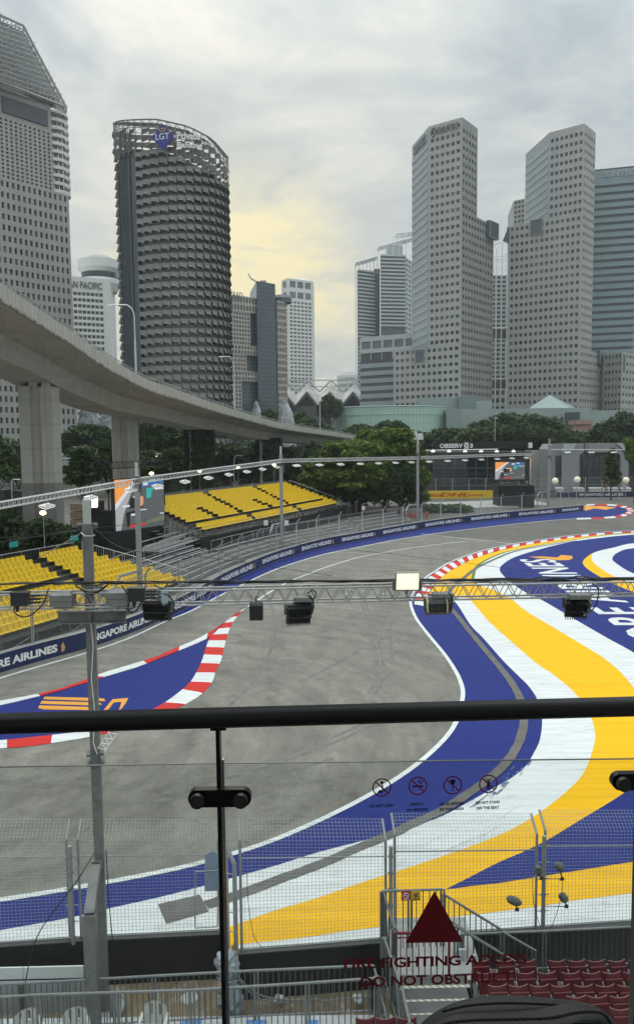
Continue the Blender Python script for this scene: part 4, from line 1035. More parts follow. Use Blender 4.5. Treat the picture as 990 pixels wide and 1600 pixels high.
# --- folded white convention roofs
t = thing('exhibition_hall', 'white folded diamond roofs of an exhibition hall between the towers', 'building', pos(510, 620, 700))
rf = MB(); ed = MB(); gl = MB(); wroof = mat('white_roof', (.30, .30, .29), .6, .06, .05, coords='World', brick=(6, 500, (.45, .45, .43)))
for i in range(6):
    x0 = 425+i*36.0; x1 = x0+36; xm = x0+18; d0 = 520
    l, r, m_, tp = P(x0, 634, d0), P(x1, 634, d0), P(xm, 612, d0-14), P(xm+2, 600, d0+45)
    lt, rt = P(x0+2, 617, d0+45), P(x1+2, 617, d0+45)
    rf.add([l, m_, tp, lt], [(0, 1, 2, 3)]); rf.add([m_, r, rt, tp], [(0, 1, 2, 3)]); rf.add([l, lt, P(x0-16, 604, d0+45)], [(0, 1, 2)])
    for p, q in ((l, m_), (m_, r)): ed.beam(p, q, .6, .8); ed.beam(p+V((0, 0, -1.8)), q+V((0, 0, -1.8)), .8, .6, 1)
    gl.add([l+V((0, 4, 0)), r+V((0, 4, 0)), m_+V((0, 4, 0))], [(0, 1, 2)]); gl.add([l+V((0, 4, 0)), r+V((0, 4, 0)), V((r.x, r.y+4, 0)), V((l.x, l.y+4, 0))], [(0, 1, 2, 3)])
    a, b, c = P(x0+2, 612, d0+45), P(xm+2, 594, d0+50), P(x1+2, 612, d0+45)
    ed.tube(a, b, .6, 4); ed.tube(b, c, .6, 4); ed.tube(P(x0+2, 604, d0+50), P(x1+2, 604, d0+50), .35, 4); ed.tube(b, tp, .3, 4)
    ed.tube(P(x0+20, 594, d0+50), P(x0+56, 594, d0+50), .4, 4)
rf.build('folded_roof', wroof, t); ed.build('roof_edges', [mat('roof_edge_grey', (.34, .35, .34), .6, .05, 1), dsteel], t); gl.build('gable_glass', glassd, t)
# --- residential towers behind (thin balconies)
def balcony_tower(t, px0, px1, py0, py1, d0, d1, nr, mat_slab, name='balcony', bk=V((4, 24, 0)), breaks=None):
    a, b = pos(px0, 470, d0), pos(px1, 470, d1); z1_ = ZT((px0+px1)/2, py0, (d0+d1)/2); z0_ = ZT((px0+px1)/2, py1, (d0+d1)/2)
    co = MB(); co.quad(a+V((0, 0, 0)), b, b+V((0, 0, z1_)), a+V((0, 0, z1_))); plain(co, b, b+bk, 0, z1_); plain(co, a, a+bk, 0, z1_); cap_(co, [a, b, b+bk, a+bk], z1_)
    co.build('glass_core', mat('tower_dim_glass', (.13, .15, .165), .2, .3, .25, coords='World', brick=(2.5, 100, (.15, .16, .17))), t)
    u = b-a; n = V((u.y, -u.x, 0)).normalized(); n = n if n.dot(CAM-a) > 0 else -n
    for r in range(nr+1):
        if breaks and r in breaks: continue
        z = z0_+(z1_-z0_)*r/nr; sl = MB(); sl.bx(a+V((0, 0, z))+n*.05, u, n*1.5, V((0, 0, .5))); sl.bx(a+V((0, 0, z+.5))+n*1.4, u, n*.1, V((0, 0, .9)))
        sl.build(name, mat_slab, t)
    return a, b, z0_, z1_, n
rslab = mat('residential_slab', (.50, .55, .57), .6, .1, .3)
t = thing('apartment_tower', 'left apartment tower with thin balcony floors and a roof pergola', 'building', pos(573, 500, 700))
a, b, z0_, z1_, n = balcony_tower(t, 558, 584, 425, 640, 690, 700, 38, rslab, breaks=(18, 19))
pg = MB()
def pergola(a, b, z, h, h2, back_=V((0, 18, 0)), k=6):
    for i in range(k+1):
        p = a.lerp(b, i/k); zz_ = z+h+(h2-h)*i/k; pg.tube(p+V((0, 0, z)), p+V((0, 0, zz_)), .3, 4); pg.tube(p+V((0, 0, zz_)), p+back_+V((0, 0, zz_+1)), .25, 4)
    pg.tube(a+V((0, 0, z+h)), b+V((0, 0, z+h2)), .4, 4); pg.tube(a+back_+V((0, 0, z+h+1)), b+back_+V((0, 0, z+h2+1)), .35, 4)
    for i in range(14):
        s = i/13; pg.tube(a+back_*s+V((0, 0, z+h+s)), b+back_*s+V((0, 0, z+h2+s)), .16, 4)
ua = (b-a).normalized(); pergola(a-ua*1.5, b+ua*4, z1_, 7, 15); pg.build('roof_pergola', white, t)
mb = MB(); mb.tube(a-ua*1.8, a-ua*1.8+V((0, 0, z1_+6)), .35, 4); mb.build('corner_post', white, t)
t = thing('apartment_tower', 'right, taller apartment tower with thin balcony floors and open roof frame', 'building', pos(615, 500, 690))
sp_ = MB(); c0_, c1_ = pos(584.5, 470, 704), pos(593, 470, 704)
plain(sp_, c0_, c1_, 0, ZT(588, 420, 704)); sp_.build('recess_wall', mat('navy_glass', (.03, .045, .075), .2, .2, .2), t)
a, b, z0_, z1_, n = balcony_tower(t, 594, 633, 401, 640, 690, 694, 42, rslab, breaks=(21, 22)); ua = (b-a).normalized()
wm = MB(); pn = []; b3 = pos(646, 470, 715); facade(wm, pn, b, b3, 0, z1_, 3, 42, .6, .5, .6); wm.build('side_wall', rslab, t); split(pn, 'window', t, GM, cap=80)
pg = MB(); pergola(a-ua*1.5, b+ua*7, z1_, 8, 17, k=5); pergola(a+ua*15, b+ua*9, z1_+14, 6, 8, k=3); pg.build('roof_pergola', white, t)
mb = MB(); mb.bx(a+ua*7+V((0, 5, z1_)), ua*14, V((0, 10, 0)), V((0, 0, 11))); mb.build('plant_room', rslab, t)
# --- slab block in front of them with big grey panels
t = thing('ribbon_office_block', 'low office block with grey panels over ribbon windows beside the first tall tower', 'building', pos(590, 600, 470))
a, b = pos(563, 570, 470), pos(652, 570, 452); u = b-a; zt = ZT(563, 528, 470); bk = V((8, 30, 0))
n = V((u.y, -u.x, 0)).normalized(); n = n if n.dot(CAM-a) > 0 else -n
za, zb_, zc = ZT(563, 553, 470), ZT(563, 564, 470), 0
co = MB(); co.quad(a, b, b+V((0, 0, zt)), a+V((0, 0, zt)), 0); plain(co, a, a+bk, 0, zt, 1); plain(co, b, b+bk, 0, zt, 1); cap_(co, [a, b, b+bk, a+bk], zt, 1)
co.build('core', [glassd, pwht], t)
fr_ = MB(); pw = mat('panel_grey', (.17, .18, .185), .6, .08, .5)
fr_.bx(a+V((0, 0, zt-2.6)), u, n*.9, V((0, 0, 2.6))); fr_.bx(a+V((0, 0, za)), u, n*.9, V((0, 0, 2.4))); 
for k in range(6): fr_.bx(a+u*(k/5.0)*.96+V((0, 0, za+2.4)), u*.035, n*.9, V((0, 0, zt-za-5)))
for k in range(6): fr_.bx(a+u*(k/5.0)*.96+V((0, 0, zb_)), u*.012, n*.8, V((0, 0, za-zb_)))
fr_.build('white_frame', pwht, t)
for k in range(5):
    m1 = MB(); m1.bx(a+u*((k/5.0)*.96+.035)+V((0, 0, za+2.4)), u*.157, n*.4, V((0, 0, zt-za-5))); m1.build('grey_panel', pw, t)
nb_ = 13
for k in range(nb_):
    m1 = MB(); z = zb_-(k+1)*(zb_-4)/nb_; m1.bx(a-u*.01+V((0, 0, z)), u*1.01, n*.7, V((0, 0, (zb_-4)/nb_*.56))); m1.build('silver_band', silver, t)
# --- the two tall stone towers
def stone_tower(name, label, cx0, pts, T):
    pass
def chk(px, d): return pos(px, 420, d)
t = thing('stone_tower', 'tall grey stone tower with lettering on top, left of the two', 'building', chk(720, 400))
K = chk(720, 400); Lf = chk(669, 411); Lg = chk(643.5, 437); Rr = chk(744, 414); R2 = chk(770, 429); L2 = chk(614, 424)
zt = ZT(720, 183, 400); zs = ZT(757, 345, 420); zl = ZT(640, 545, 418)
wm = MB(); pn = []; gl = MB()
ch = 4.12
nr_ = int((zt-zs)/ch)
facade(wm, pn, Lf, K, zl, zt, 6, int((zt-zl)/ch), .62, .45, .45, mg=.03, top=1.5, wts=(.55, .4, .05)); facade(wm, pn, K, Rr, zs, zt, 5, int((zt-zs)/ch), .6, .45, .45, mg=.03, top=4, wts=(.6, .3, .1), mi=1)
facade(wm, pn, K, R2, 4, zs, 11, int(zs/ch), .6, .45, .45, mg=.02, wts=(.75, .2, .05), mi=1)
facade(wm, pn, L2, K, 4, zl, 12, int(zl/ch), .62, .45, .45, mg=.02, wts=(.6, .35, .05))
bk = V((4, 30, 0))
plain(wm, Rr, Rr+bk, zs, zt); plain(wm, R2, R2+bk, 0, zs); plain(wm, L2, L2+V((6, 30, 0)), 0, zl)
cap_(wm, [K, Rr, Rr+bk, Lg+V((4, 10, 0)), Lg, Lf], zt); cap_(wm, [K, R2, R2+bk, Lg+bk], zs); cap_(wm, [L2, Lf, Lf+bk, L2+bk], zl)
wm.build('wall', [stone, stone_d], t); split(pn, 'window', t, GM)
plain(gl, Lg, Lf, 0, zt); 
for r in range(int((zt-5)/ch)):
    z = r*ch; u = Lf-Lg; n = V((u.y, -u.x, 0)).normalized(); n = n if n.dot(CAM-Lg) > 0 else -n
    gl.bx(Lg+V((0, 0, z))+n*.02, u, n*.25, V((0, 0, ch*.42)), 1)
gl.build('glass_side', [palecw, silver], t)
def framed_box(t, a, b, z0, z1, out=1.5, m=None):
    u = V(b)-V(a); n = V((u.y, -u.x, 0)).normalized(); n = n if n.dot(CAM-V(a)) > 0 else -n
    f = MB(); f.bx(V(a)+V((0, 0, z0)), u, n*out, V((0, 0, z1-z0)), 0)
    o = f.build('corner_bay', m or gridg, t); g = MB(); h = z1-z0
    for s0, s1, y0, y1 in ((0, .06, 0, 1), (.94, 1, 0, 1), (.06, .94, .95, 1), (.06, .94, 0, .05)): g.bx(V(a)+u*s0+n*out+V((0, 0, z0+h*y0)), u*(s1-s0), n*.25, V((0, 0, h*(y1-y0))))
    g.build('bay_frame', stone_d, o)
framed_box(t, chk(758.5, 421), chk(772.5, 428.5), ZT(765, 373, 424), ZT(765, 349, 424)+0.6, 2.0)
framed_box(t, chk(643.5, 417.8), chk(664, 412.8), ZT(655, 566, 414), ZT(655, 546, 414), .6)
mb = MB(); uu_ = (K-Lf).normalized(); n = V((uu_.y, -uu_.x, 0)); n = n if n.dot(CAM-K) > 0 else -n
text_mb('SUNTEC', Lf+uu_*4.8+n*.3+V((0, 0, zt-5.2)), uu_, Wz, height=3.4, width=12, depth=.3, bold=.02).build('lettering', mat('grey_letters', (.16, .16, .17), .5, .1, 1), t)
em = MB(); em.lathe(Lf+uu_*3.0+n*.3+V((0, 0, zt-5.4)), [(1.4, 0), (1.5, 1.8), (1.4, 3.8)], 12); 
sw = MB(); pa_ = [Lf+uu_*(3+1.6*cos(a))+n*.35+V((0, 0, zt-3.6+2.1*sin(a))) for a in [rad(x) for x in range(60, 300, 20)]]; sw.path(pa_, .32, 5); pa_ = [Lf+uu_*(3.2+.8*cos(a))+n*.35+V((0, 0, zt-3.6+1.2*sin(a))) for a in [rad(x) for x in range(-120, 90, 25)]]; sw.path(pa_, .3, 5); sw.build('swirl_emblem', mat('grey_letters', (.16, .16, .17), .5), t)
ug = (Lf-Lg).normalized(); ng = V((ug.y, -ug.x, 0)); ng = ng if ng.dot(CAM-Lg) > 0 else -ng
text_mb('SUNTEC', Lg+ug*3.5+ng*.3+V((0, 0, zt-6.5)), ug, Wz, height=4.5, width=19, depth=.3, bold=.03).build('lettering', mat('grey_letters', (.16, .16, .17), .5), t)
# second tower
t = thing('stone_tower', 'second tall grey stone tower with a pale glass side, right of the narrow gap', 'building', chk(909, 411))
K = chk(908, 411); Rr = chk(925.5, 423); R2 = chk(944, 432); Lf = chk(854.5, 422); Lg = chk(818.5, 452); L2 = chk(793, 434); LB = chk(800.5, 470); LB2 = chk(818, 466)
zt = ZT(909, 193, 411); zs = ZT(935, 552, 427); zl = ZT(820, 349, 428); zlb = ZT(809, 312, 468)
wm = MB(); pn = []; gl = MB()
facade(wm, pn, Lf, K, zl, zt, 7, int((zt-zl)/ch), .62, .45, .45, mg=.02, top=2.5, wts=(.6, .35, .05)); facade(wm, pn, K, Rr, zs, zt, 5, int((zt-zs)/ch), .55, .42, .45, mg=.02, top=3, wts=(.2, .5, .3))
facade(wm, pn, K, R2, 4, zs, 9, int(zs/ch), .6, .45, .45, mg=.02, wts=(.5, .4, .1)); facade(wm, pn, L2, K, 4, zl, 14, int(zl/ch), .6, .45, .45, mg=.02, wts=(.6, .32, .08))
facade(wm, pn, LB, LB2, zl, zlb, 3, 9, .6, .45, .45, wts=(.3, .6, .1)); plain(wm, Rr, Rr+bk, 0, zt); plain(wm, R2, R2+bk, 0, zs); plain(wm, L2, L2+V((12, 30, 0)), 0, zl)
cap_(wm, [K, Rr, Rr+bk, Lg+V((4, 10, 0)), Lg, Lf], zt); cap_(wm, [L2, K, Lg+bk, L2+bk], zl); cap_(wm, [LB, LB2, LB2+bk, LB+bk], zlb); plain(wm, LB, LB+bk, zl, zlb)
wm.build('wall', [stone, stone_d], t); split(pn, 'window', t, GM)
plain(gl, Lg, Lf, zl-3, zt)
for r in range(int((zt-zl)/ch)):
    z = zl+r*ch; u = Lf-Lg; n = V((u.y, -u.x, 0)).normalized(); n = n if n.dot(CAM-Lg) > 0 else -n
    gl.bx(Lg+V((0, 0, z))+n*.02, u, n*.25, V((0, 0, ch*.42)), 1)
gl.build('glass_side', [palecw, silver], t)
framed_box(t, chk(827, 427.3), chk(847, 423.2), zl-7, zl+1.2, .7); framed_box(t, chk(934, 427), chk(946, 433), ZT(940, 570, 430), ZT(940, 549, 430), 1.8)
framed_box(t, chk(791.5, 434.5), chk(794.5, 434), zl-9, zl-.5, 1.0)
# third tower: ribbon glazing
t = thing('ribbon_tower', 'tower of horizontal blue glass ribbons with a name on top at the right edge', 'building', chk(955, 450))
a, b = chk(924, 452), chk(990, 446); b2 = chk(1010, 470); zt = ZT(955, 263, 450); u = b-a; n = V((u.y, -u.x, 0)).normalized(); n = n if n.dot(CAM-a) > 0 else -n
co = MB(); plain(co, a, b, 0, zt); plain(co, b, b2, 0, zt); plain(co, a, a+bk, 0, zt); plain(co, b2, b2+bk, 0, zt); cap_(co, [a, b, b2, b2+bk, a+bk], zt); co.build('glass_core', mat('ribbon_dark_glass', (.03, .045, .055), .15, .3, .3, coords='World', brick=(3, 100, (.06, .075, .085)), spec=.7), t)
nrr = int(zt/ch)
for r in range(nrr):
    z = r*ch+1; m1 = MB(); m1.bx(a+V((0, 0, z)), u, n*.5, V((0, 0, ch*.6 if r < nrr-2 else ch*.98))); u2 = b2-b; m1.bx(b+V((0, 0, z)), u2, V((-u2.y, u2.x, 0)).normalized()*-.5, V((0, 0, ch*.6))); m1.build('silver_band', mat('ribbon_blue', (.22, .30, .34), .35, .08, .2, spec=.6), t)
text_mb('SUNTEC', a+u*.22+n*.8+V((0, 0, zt-5.0)), u, Wz, height=3.2, width=16.5, depth=.3, bold=.0).build('lettering', pwht, t)
# lower block at the right edge
t = thing('stone_block', 'lower grey stone block with a dark corner bay at the right edge', 'building', chk(965, 420))
a, b, c = chk(946, 424), chk(974, 414), chk(1020, 440); zt = ZT(960, 551, 418); wm = MB(); pn = []
facade(wm, pn, a, b, 3, zt, 5, int(zt/ch), .6, .45, .45, wts=(.75, .2, .05), mi=1); facade(wm, pn, b, c, 3, zt, 9, int(zt/ch), .6, .42, .4, wts=(.2, .4, .4)); cap_(wm, [a, b, c, c+bk, a+bk], zt); plain(wm, a, a+bk, 0, zt)
wm.build('wall', [stone, stone_d], t); split(pn, 'window', t, GM); framed_box(t, chk(970, 415.6), chk(977, 416.5), ZT(974, 579, 414), ZT(974, 555, 414), 1.0)
# narrow glazed tower in the gap
t = thing('glazed_lift_tower', 'narrow pale tower with balcony grid and roof pergola seen in the gap between stone towers', 'building', chk(782, 560))
a, b = chk(766, 560), chk(800, 560); zt = ZT(782, 430, 560); wm = MB(); pn = []
z1_ = ZT(782, 512, 560); z2_ = ZT(782, 529, 560); z3_ = ZT(782, 592, 560); z4_ = ZT(782, 607, 560)
facade(wm, pn, a, b, z2_, z3_*0+z2_+.01, 1, 1) if False else None
facade(wm, pn, a, b, z1_, zt, 4, 12, .68, .55, 1.2, wts=(.1, .5, .4)); facade(wm, pn, a, b, z3_, z2_, 4, 9, .68, .55, 1.2, wts=(.1, .5, .4)); facade(wm, pn, a, b, 0, z4_, 4, 9, .7, .55, 1.2, wts=(.6, .4, 0))
cap_(wm, [a, b, b+bk, a+bk], zt); plain(wm, a+V((0, 3, 0)), b+V((0, 3, 0)), z2_, z1_, 1); plain(wm, a+V((0, 3, 0)), b+V((0, 3, 0)), z4_, z3_, 1)
wm.build('wall', [pwht, glassd], t); split(pn, 'window', t, GM, cap=70)
fr_ = MB(); n = V((0, -1, 0))
for s in (.25, .5, .75): fr_.tube(a.lerp(b, s)+n*1.2, a.lerp(b, s)+n*1.2+V((0, 0, zt+22*(1 if s > .3 else .8))), .3, 4)
for k in range(5): fr_.tube(a+V((0, k*3.0, zt+10+k*1.8)), b+V((0, k*3.0, zt+10+k*1.8)), .3, 4)
fr_.tube(a+V((0, 0, zt+21)), b+V((0, 0, zt+25)), .35, 4); fr_.build('roof_pergola', white, t)
# --- podium: green glass drum, glass blocks, pyramid
t = thing('glass_drum', 'wide curved pale green glass drum in front of the stone towers', 'building', chk(600, 330))
cx = pos(605, 650, 345); rx_ = 25.0; zt = ZT(600, 634, 320); mb = MB(); lp = MB()
def dp_(a, r=0): return cx+V((cos(a)*(rx_+r), sin(a)*(rx_+r)*.9, 0))
for i in range(48):
    a0, a1 = pi+pi*i/48-.1, pi+pi*(i+1)/48-.1
    if i >= 0:
        p, q = dp_(a0), dp_(a1); mb.quad(p, q, q+V((0, 0, zt)), p+V((0, 0, zt)))
        lp.tube(p+V((0, 0, 0)), p+V((0, 0, zt)), .12, 4); 
        for z in (zt, zt*.62, zt*.88): lp.tube(dp_(a0, .1)+V((0, 0, z)), dp_(a1, .1)+V((0, 0, z)), .22 if z == zt else .12, 4)
cap_(mb, [dp_(pi-.1+pi*i/48) for i in range(50)], zt-.4); mb.build('glass_wall', greeng, t); lp.build('glazing_bars', mat('green_bars', (.38, .5, .46), .5, .05, 1), t)
t = thing('glass_podium', 'long pale glass podium with grid panels behind the umbrella tree', 'building', chk(840, 360))
mb = MB()
def blk(px0, px1, pyt, d0, d1, mi=0, z0=0, dp=24):
    a, b = pos(px0, 650, d0), pos(px1, 650, d1); z = ZT((px0+px1)/2, pyt, (d0+d1)/2); u = b-a
    mb.bx(a+V((0, 0, z0)), u, V((2, dp, 0)), V((0, 0, z-z0)), mi)
blk(697, 720, 639, 330, 325); blk(720.3, 922, 638, 345, 342); blk(922.5, 1010, 641, 350, 352, 0); blk(655, 716, 621, 380, 380, 0); blk(716.5, 742, 619, 372, 372, 2); blk(742.5, 768, 626, 374, 374, 0)
blk(885, 905, 644, 339, 339, 1)
mb.build('panelled_walls', [mat('podium_glass', (.30, .37, .36), .3, .1, .15, coords='World', brick=(2.2, 2.2, (.31, .37, .36)), spec=.6), mat('recess_dark', (.06, .07, .07), .4, .1, .5), mat('podium_blank', (.16, .22, .22), .5, .08, .3)], t)
mb = MB(); pk = P(858, 617, 365); 
for p, q in ((P(822, 640, 350), P(893, 640, 350)), (P(893, 640, 350), P(905, 640, 380)), (P(905, 640, 380), P(835, 640, 385)), (P(835, 640, 385), P(822, 640, 350))): mb.add([p, q, pk], [(0, 1, 2)])
mb.build('glass_pyramid', mat('pyramid_glass', (.33, .41, .40), .35, .1, .3, coords='World', brick=(1.4, 1.4, (.24, .31, .3))), t)
mb = MB(); a = pos(899, 670, 322); mb.bx(a+V((0, 0, 0)), V((6.3, 0, 0)), V((0, 8, 0)), V((0, 0, ZT(905, 657, 322)))); mb.bx(a+V((-.6, -1, ZT(905, 663, 322))), V((7.4, 0, 0)), V((0, 9, 0)), V((0, 0, 1.7)))
tag(mb.build('gate_pavilion', mat('pink_granite', (.40, .24, .20), .7, .1, .5)), 'pink granite gateway between the podium and the trees', 'gateway')
mb = MB(); a, b = pos(-70, 680, 255), pos(118, 680, 270); mb.bx(a, b-a, V((0, 10, 0)), V((0, 0, ZT(50, 672, 262))), 0); tag(mb.build('tower_base', mat('pale_podium', (.36, .42, .42), .5, .1, .3)), 'pale glazed base below the left office tower', 'building'); mb = MB(); a, b = pos(118.5, 670, 300), pos(250, 670, 310); mb.bx(a, b-a, V((0, 10, 0)), V((0, 0, ZT(150, 661, 303))), 1)
tag(mb.build('low_building', [mat('pale_podium', (.36, .42, .42), .5, .1, .3), mat('brown_roof', (.12, .09, .08), .8, .1, .3)]), 'low brown-roofed building below the crumpled shell roofs', 'building')
# sculptural faceted shells
sh_m = mat('faceted_shell', (.50, .52, .53), .5, .3, .35, coords='World', dirt=(.2, .21, .22), dirt_scale=.55, dirt_lo=.45, dirt_hi=.6)
def shell(px0, px1, py, d, lab):
    mb = MB(); rs = random.Random(px0); c = pos((px0+px1)/2, py, d); w_ = (px1-px0)/1200*d/2; zt = ZT(px0, py, d)
    pr = []
    for k, (rr_, z) in enumerate(((1.0, 0), (1.0, .45), (.86, .68), (.62, .88), (.25, 1.0), (0, 1.02))): pr.append((rr_, z))
    n = 12; vs = []
    for rr_, z in pr:
        for i in range(n):
            a = 2*pi*i/n; r_ = rr_*w_*(1+rs.uniform(-.09, .09)); vs.append(c+V((cos(a)*r_, sin(a)*r_*.7, z*zt*(1+rs.uniform(-.02, .02)))))
    fs = []
    for k in range(len(pr)-1):
        for i in range(n):
            j = (i+1) % n; fs += [(k*n+i, k*n+j, (k+1)*n+j), (k*n+i, (k+1)*n+j, (k+1)*n+i)]
    mb.add(vs, fs); tag(mb.build('shell_pavilion', sh_m), lab, 'pavilion')
shell(116, 160, 628, 290, 'white crumpled shell roof under the viaduct beside the left office tower'); shell(152, 186, 632, 292, 'second white crumpled shell roof, just left of the second viaduct pier')
shell(389, 412, 630, 262, 'white faceted shell at the foot of the stepped hotel, left one'); shell(430, 462, 628, 266, 'white faceted shell at the foot of the stepped hotel, right one')
# ------------------------------------------------------------------ elevated viaduct
VP = [(-330, 215, 38), (-190, 300, 44), (-90, 368, 50), (0, 434, 57), (38, 461, 62), (77, 488, 67), (115, 514, 73), (154, 543, 79), (192, 567, 86), (230, 588, 93), (269, 602, 103), (307, 616, 114), (345, 630, 128), (380, 641, 143), (443, 659, 172), (512, 671, 215), (563, 680, 265), (590, 684, 300)]
VS = [P(*p) for p in VP]; VS = [V(p) for p in cat_rom([tuple(p) for p in VS], 6)]
vm = mat('viaduct_concrete', (.40, .39, .355), .85, .14, .35, coords='World', bump=.15, stretch=(1, 1, .22), dirt=(.17, .165, .145), dirt_scale=.9, dirt_lo=.52, dirt_hi=.82, brick=(3.1, 2.45, (.33, .325, .30)))
vpar = mat('viaduct_parapet', (.44, .43, .385), .85, .12, .8, coords='World', stretch=(1, 1, .25), dirt=(.15, .10, .06), dirt_scale=1.3, dirt_lo=.60, dirt_hi=.74)
t = thing('viaduct', 'curved concrete road viaduct sweeping down from the upper left to the centre', 'bridge', VS[0])
def vframe(i):
    a, b = VS[max(i-1, 0)], VS[min(i+1, len(VS)-1)]; d = (b-a); d.z = 0; d.normalize(); return V((-d.y, d.x, 0))
sec = [(0, -1.45), (0, -1.75), (3.4, -2.25), (4.2, -3.9), (8.4, -3.9), (9.2, -2.25), (12.6, -1.75), (12.6, -1.2), (0.3, -1.2)]
mb = MB()
for i in range(len(VS)-1):
    n0, n1 = vframe(i), vframe(i+1)
    for (x0, z0), (x1, z1) in zip(sec, sec[1:]+sec[:1]):
        mb.quad(VS[i]+n0*x0+V((0, 0, z0)), VS[i+1]+n1*x0+V((0, 0, z0)), VS[i+1]+n1*x1+V((0, 0, z1)), VS[i]+n0*x1+V((0, 0, z1)))
mb.build('deck', vm, t)
for off, nm in ((-.12, 'parapet'), (12.5, 'parapet')):
    mb = MB(); rl_ = MB(); L2_ = 0
    for i in range(len(VS)-1):
        n0, n1 = vframe(i), vframe(i+1); a, b = VS[i]+n0*off, VS[i+1]+n1*off
        A_ = [(0, -1.62), (0, -.40), (.3, -.40), (.3, -1.62)]
        for (x0, z0), (x1, z1) in zip(A_, A_[1:]+A_[:1]): mb.quad(a+n0*x0+V((0, 0, z0)), b+n1*x0+V((0, 0, z0)), b+n1*x1+V((0, 0, z1)), a+n0*x1+V((0, 0, z1)))
        k = max(1, int((b-a).length/1.6))
        for j in range(k):
            p = a.lerp(b, j/k); nn_ = n0; rl_.tube(p+nn_*.15+V((0, 0, -.4)), p+nn_*.15, .035, 4)
            mb.bx(p-nn_*.03+V((0, 0, -1.55)), (b-a).normalized()*.12, nn_*.03, V((0, 0, 1.2)))
        rl_.tube(a+n0*.15, b+n1*.15, .05, 4); rl_.tube(a+n0*.15+V((0, 0, -.2)), b+n1*.15+V((0, 0, -.2)), .03, 4)
    mb.build(nm, vpar, t); rl_.build('parapet_rail', steel, t)
# drip-stained kerb beam at the foot of the near parapet
mb = MB()
for i in range(len(VS)-1):
    n0, n1 = vframe(i), vframe(i+1); mb.quad(VS[i]-n0*.14+V((0, 0, -1.72)), VS[i+1]-n1*.14+V((0, 0, -1.72)), VS[i+1]-n1*.14+V((0, 0, -1.55)), VS[i]-n0*.14+V((0, 0, -1.55)))
mb.build('stained_edge', mat('stained_concrete', (.42, .41, .38), .9, .2, 1.5, coords='World', dirt=(.06, .035, .02), dirt_scale=1.6, dirt_lo=.45, dirt_hi=.6), t)
ivy = mat('ivy', (.03, .05, .018), .9, .5, 2.0)
def near_v(x, y):
    return min(range(len(VS)), key=lambda i: (VS[i].x-x)**2+(VS[i].y-y)**2)
piers = [(33, 95, 77, 600, 0), (177, 219, 108, 640, 0), (297, 331, 137, 668, 1), (407, 437, 175, 684, 1)]
for k, (x0, x1, d, yt, iv) in enumerate(piers):
    a, b = pos(x0, 720, d), pos(x1, 720, d*1.01); w_ = (b-a).length; u = (b-a).normalized(); n = V((u.y, -u.x, 0)); n = n if n.dot(CAM-a) > 0 else -n
    zt = ZT((x0+x1)/2, yt, d)-.2
    lab = ['massive concrete viaduct pier nearest the camera at the left', 'second concrete viaduct pier, above the big screen', 'third viaduct pier covered in dark ivy', 'fourth viaduct pier covered in dark ivy behind the yellow seats'][k]
    tt = thing('viaduct_pier', lab, 'pier', (a+b)/2, 'viaduct piers')
    m1 = MB(); fm = a; 
    rd = V((cos(rad(52)), sin(rad(52)), 0)) # side face turned to the right
    w1 = w_*.84
    m1.bx(a, u*w1*.34, -n*2.2, V((0, 0, zt))); m1.bx(a+u*w1*.34-n*.28, u*w1*.30, -n*1.9, V((0, 0, zt))); m1.bx(a+u*w1*.64, u*w1*.36, -n*2.2, V((0, 0, zt)))
    # splayed right face
    m1.add([a+u*w1, a+u*w_-n*1.2, a+u*w_-n*1.2+V((0, 0, zt)), a+u*w1+V((0, 0, zt)), a+u*w1-n*2.2, a+u*w1-n*2.2+V((0, 0, zt))], [(0, 1, 2, 3), (1, 4, 5, 2), (3, 2, 5)])
    m1.bx(a+u*w_*.28+n*.02+V((0, 0, zt)), u*w_*.2, -n*1.6, V((0, 0, .5))); m1.bx(a+u*w_*.60+n*.02+V((0, 0, zt)), u*w_*.2, -n*1.6, V((0, 0, .5)))
    m1.build('column', vm, tt)
    if not iv:
        m2 = MB(); hb = ZT(60, 755, d) if k == 0 else 6; e = .03
        m2.bx(a+n*e-u*e, u*(w1+2*e)*.34, -n*.1, V((0, 0, hb))); m2.bx(a+u*w1*.345+n*(e-.28), u*w1*.29, -n*.05, V((0, 0, hb))); m2.bx(a+u*w1*.64+n*e, u*(w1*.36+e), -n*.1, V((0, 0, hb)))
        m2.add([a+u*(w1+.02)+n*.02, a+u*(w_+.03)-n*1.19, a+u*(w_+.03)-n*1.19+V((0, 0, hb)), a+u*(w1+.02)+n*.02+V((0, 0, hb))], [(0, 1, 2, 3)])
        m2.build('darker_base_coat', mat('base_coat', (.21, .205, .19), .85, .12, .6), tt)
    else:
        m2 = MB(); rs = random.Random(k)
        for i in range(5200):
            z = rs.random()*zt; th = rs.random()*2*pi; q = (a+b)/2-n*1.1+V((cos(th)*(w_*.56+rs.random()*.35), sin(th)*(1.6+rs.random()*.3), z)); s = .22+rs.random()*.15
            e1 = V((rs.uniform(-1, 1), rs.uniform(-1, 1), rs.uniform(-1, 1))).normalized()*s; e2 = e1.orthogonal().normalized()*s; m2.quad(q-e1-e2, q+e1-e2, q+e1+e2, q-e1+e2)
        o = m2.build('ivy_cover', ivy, tt); o['kind'] = 'stuff'
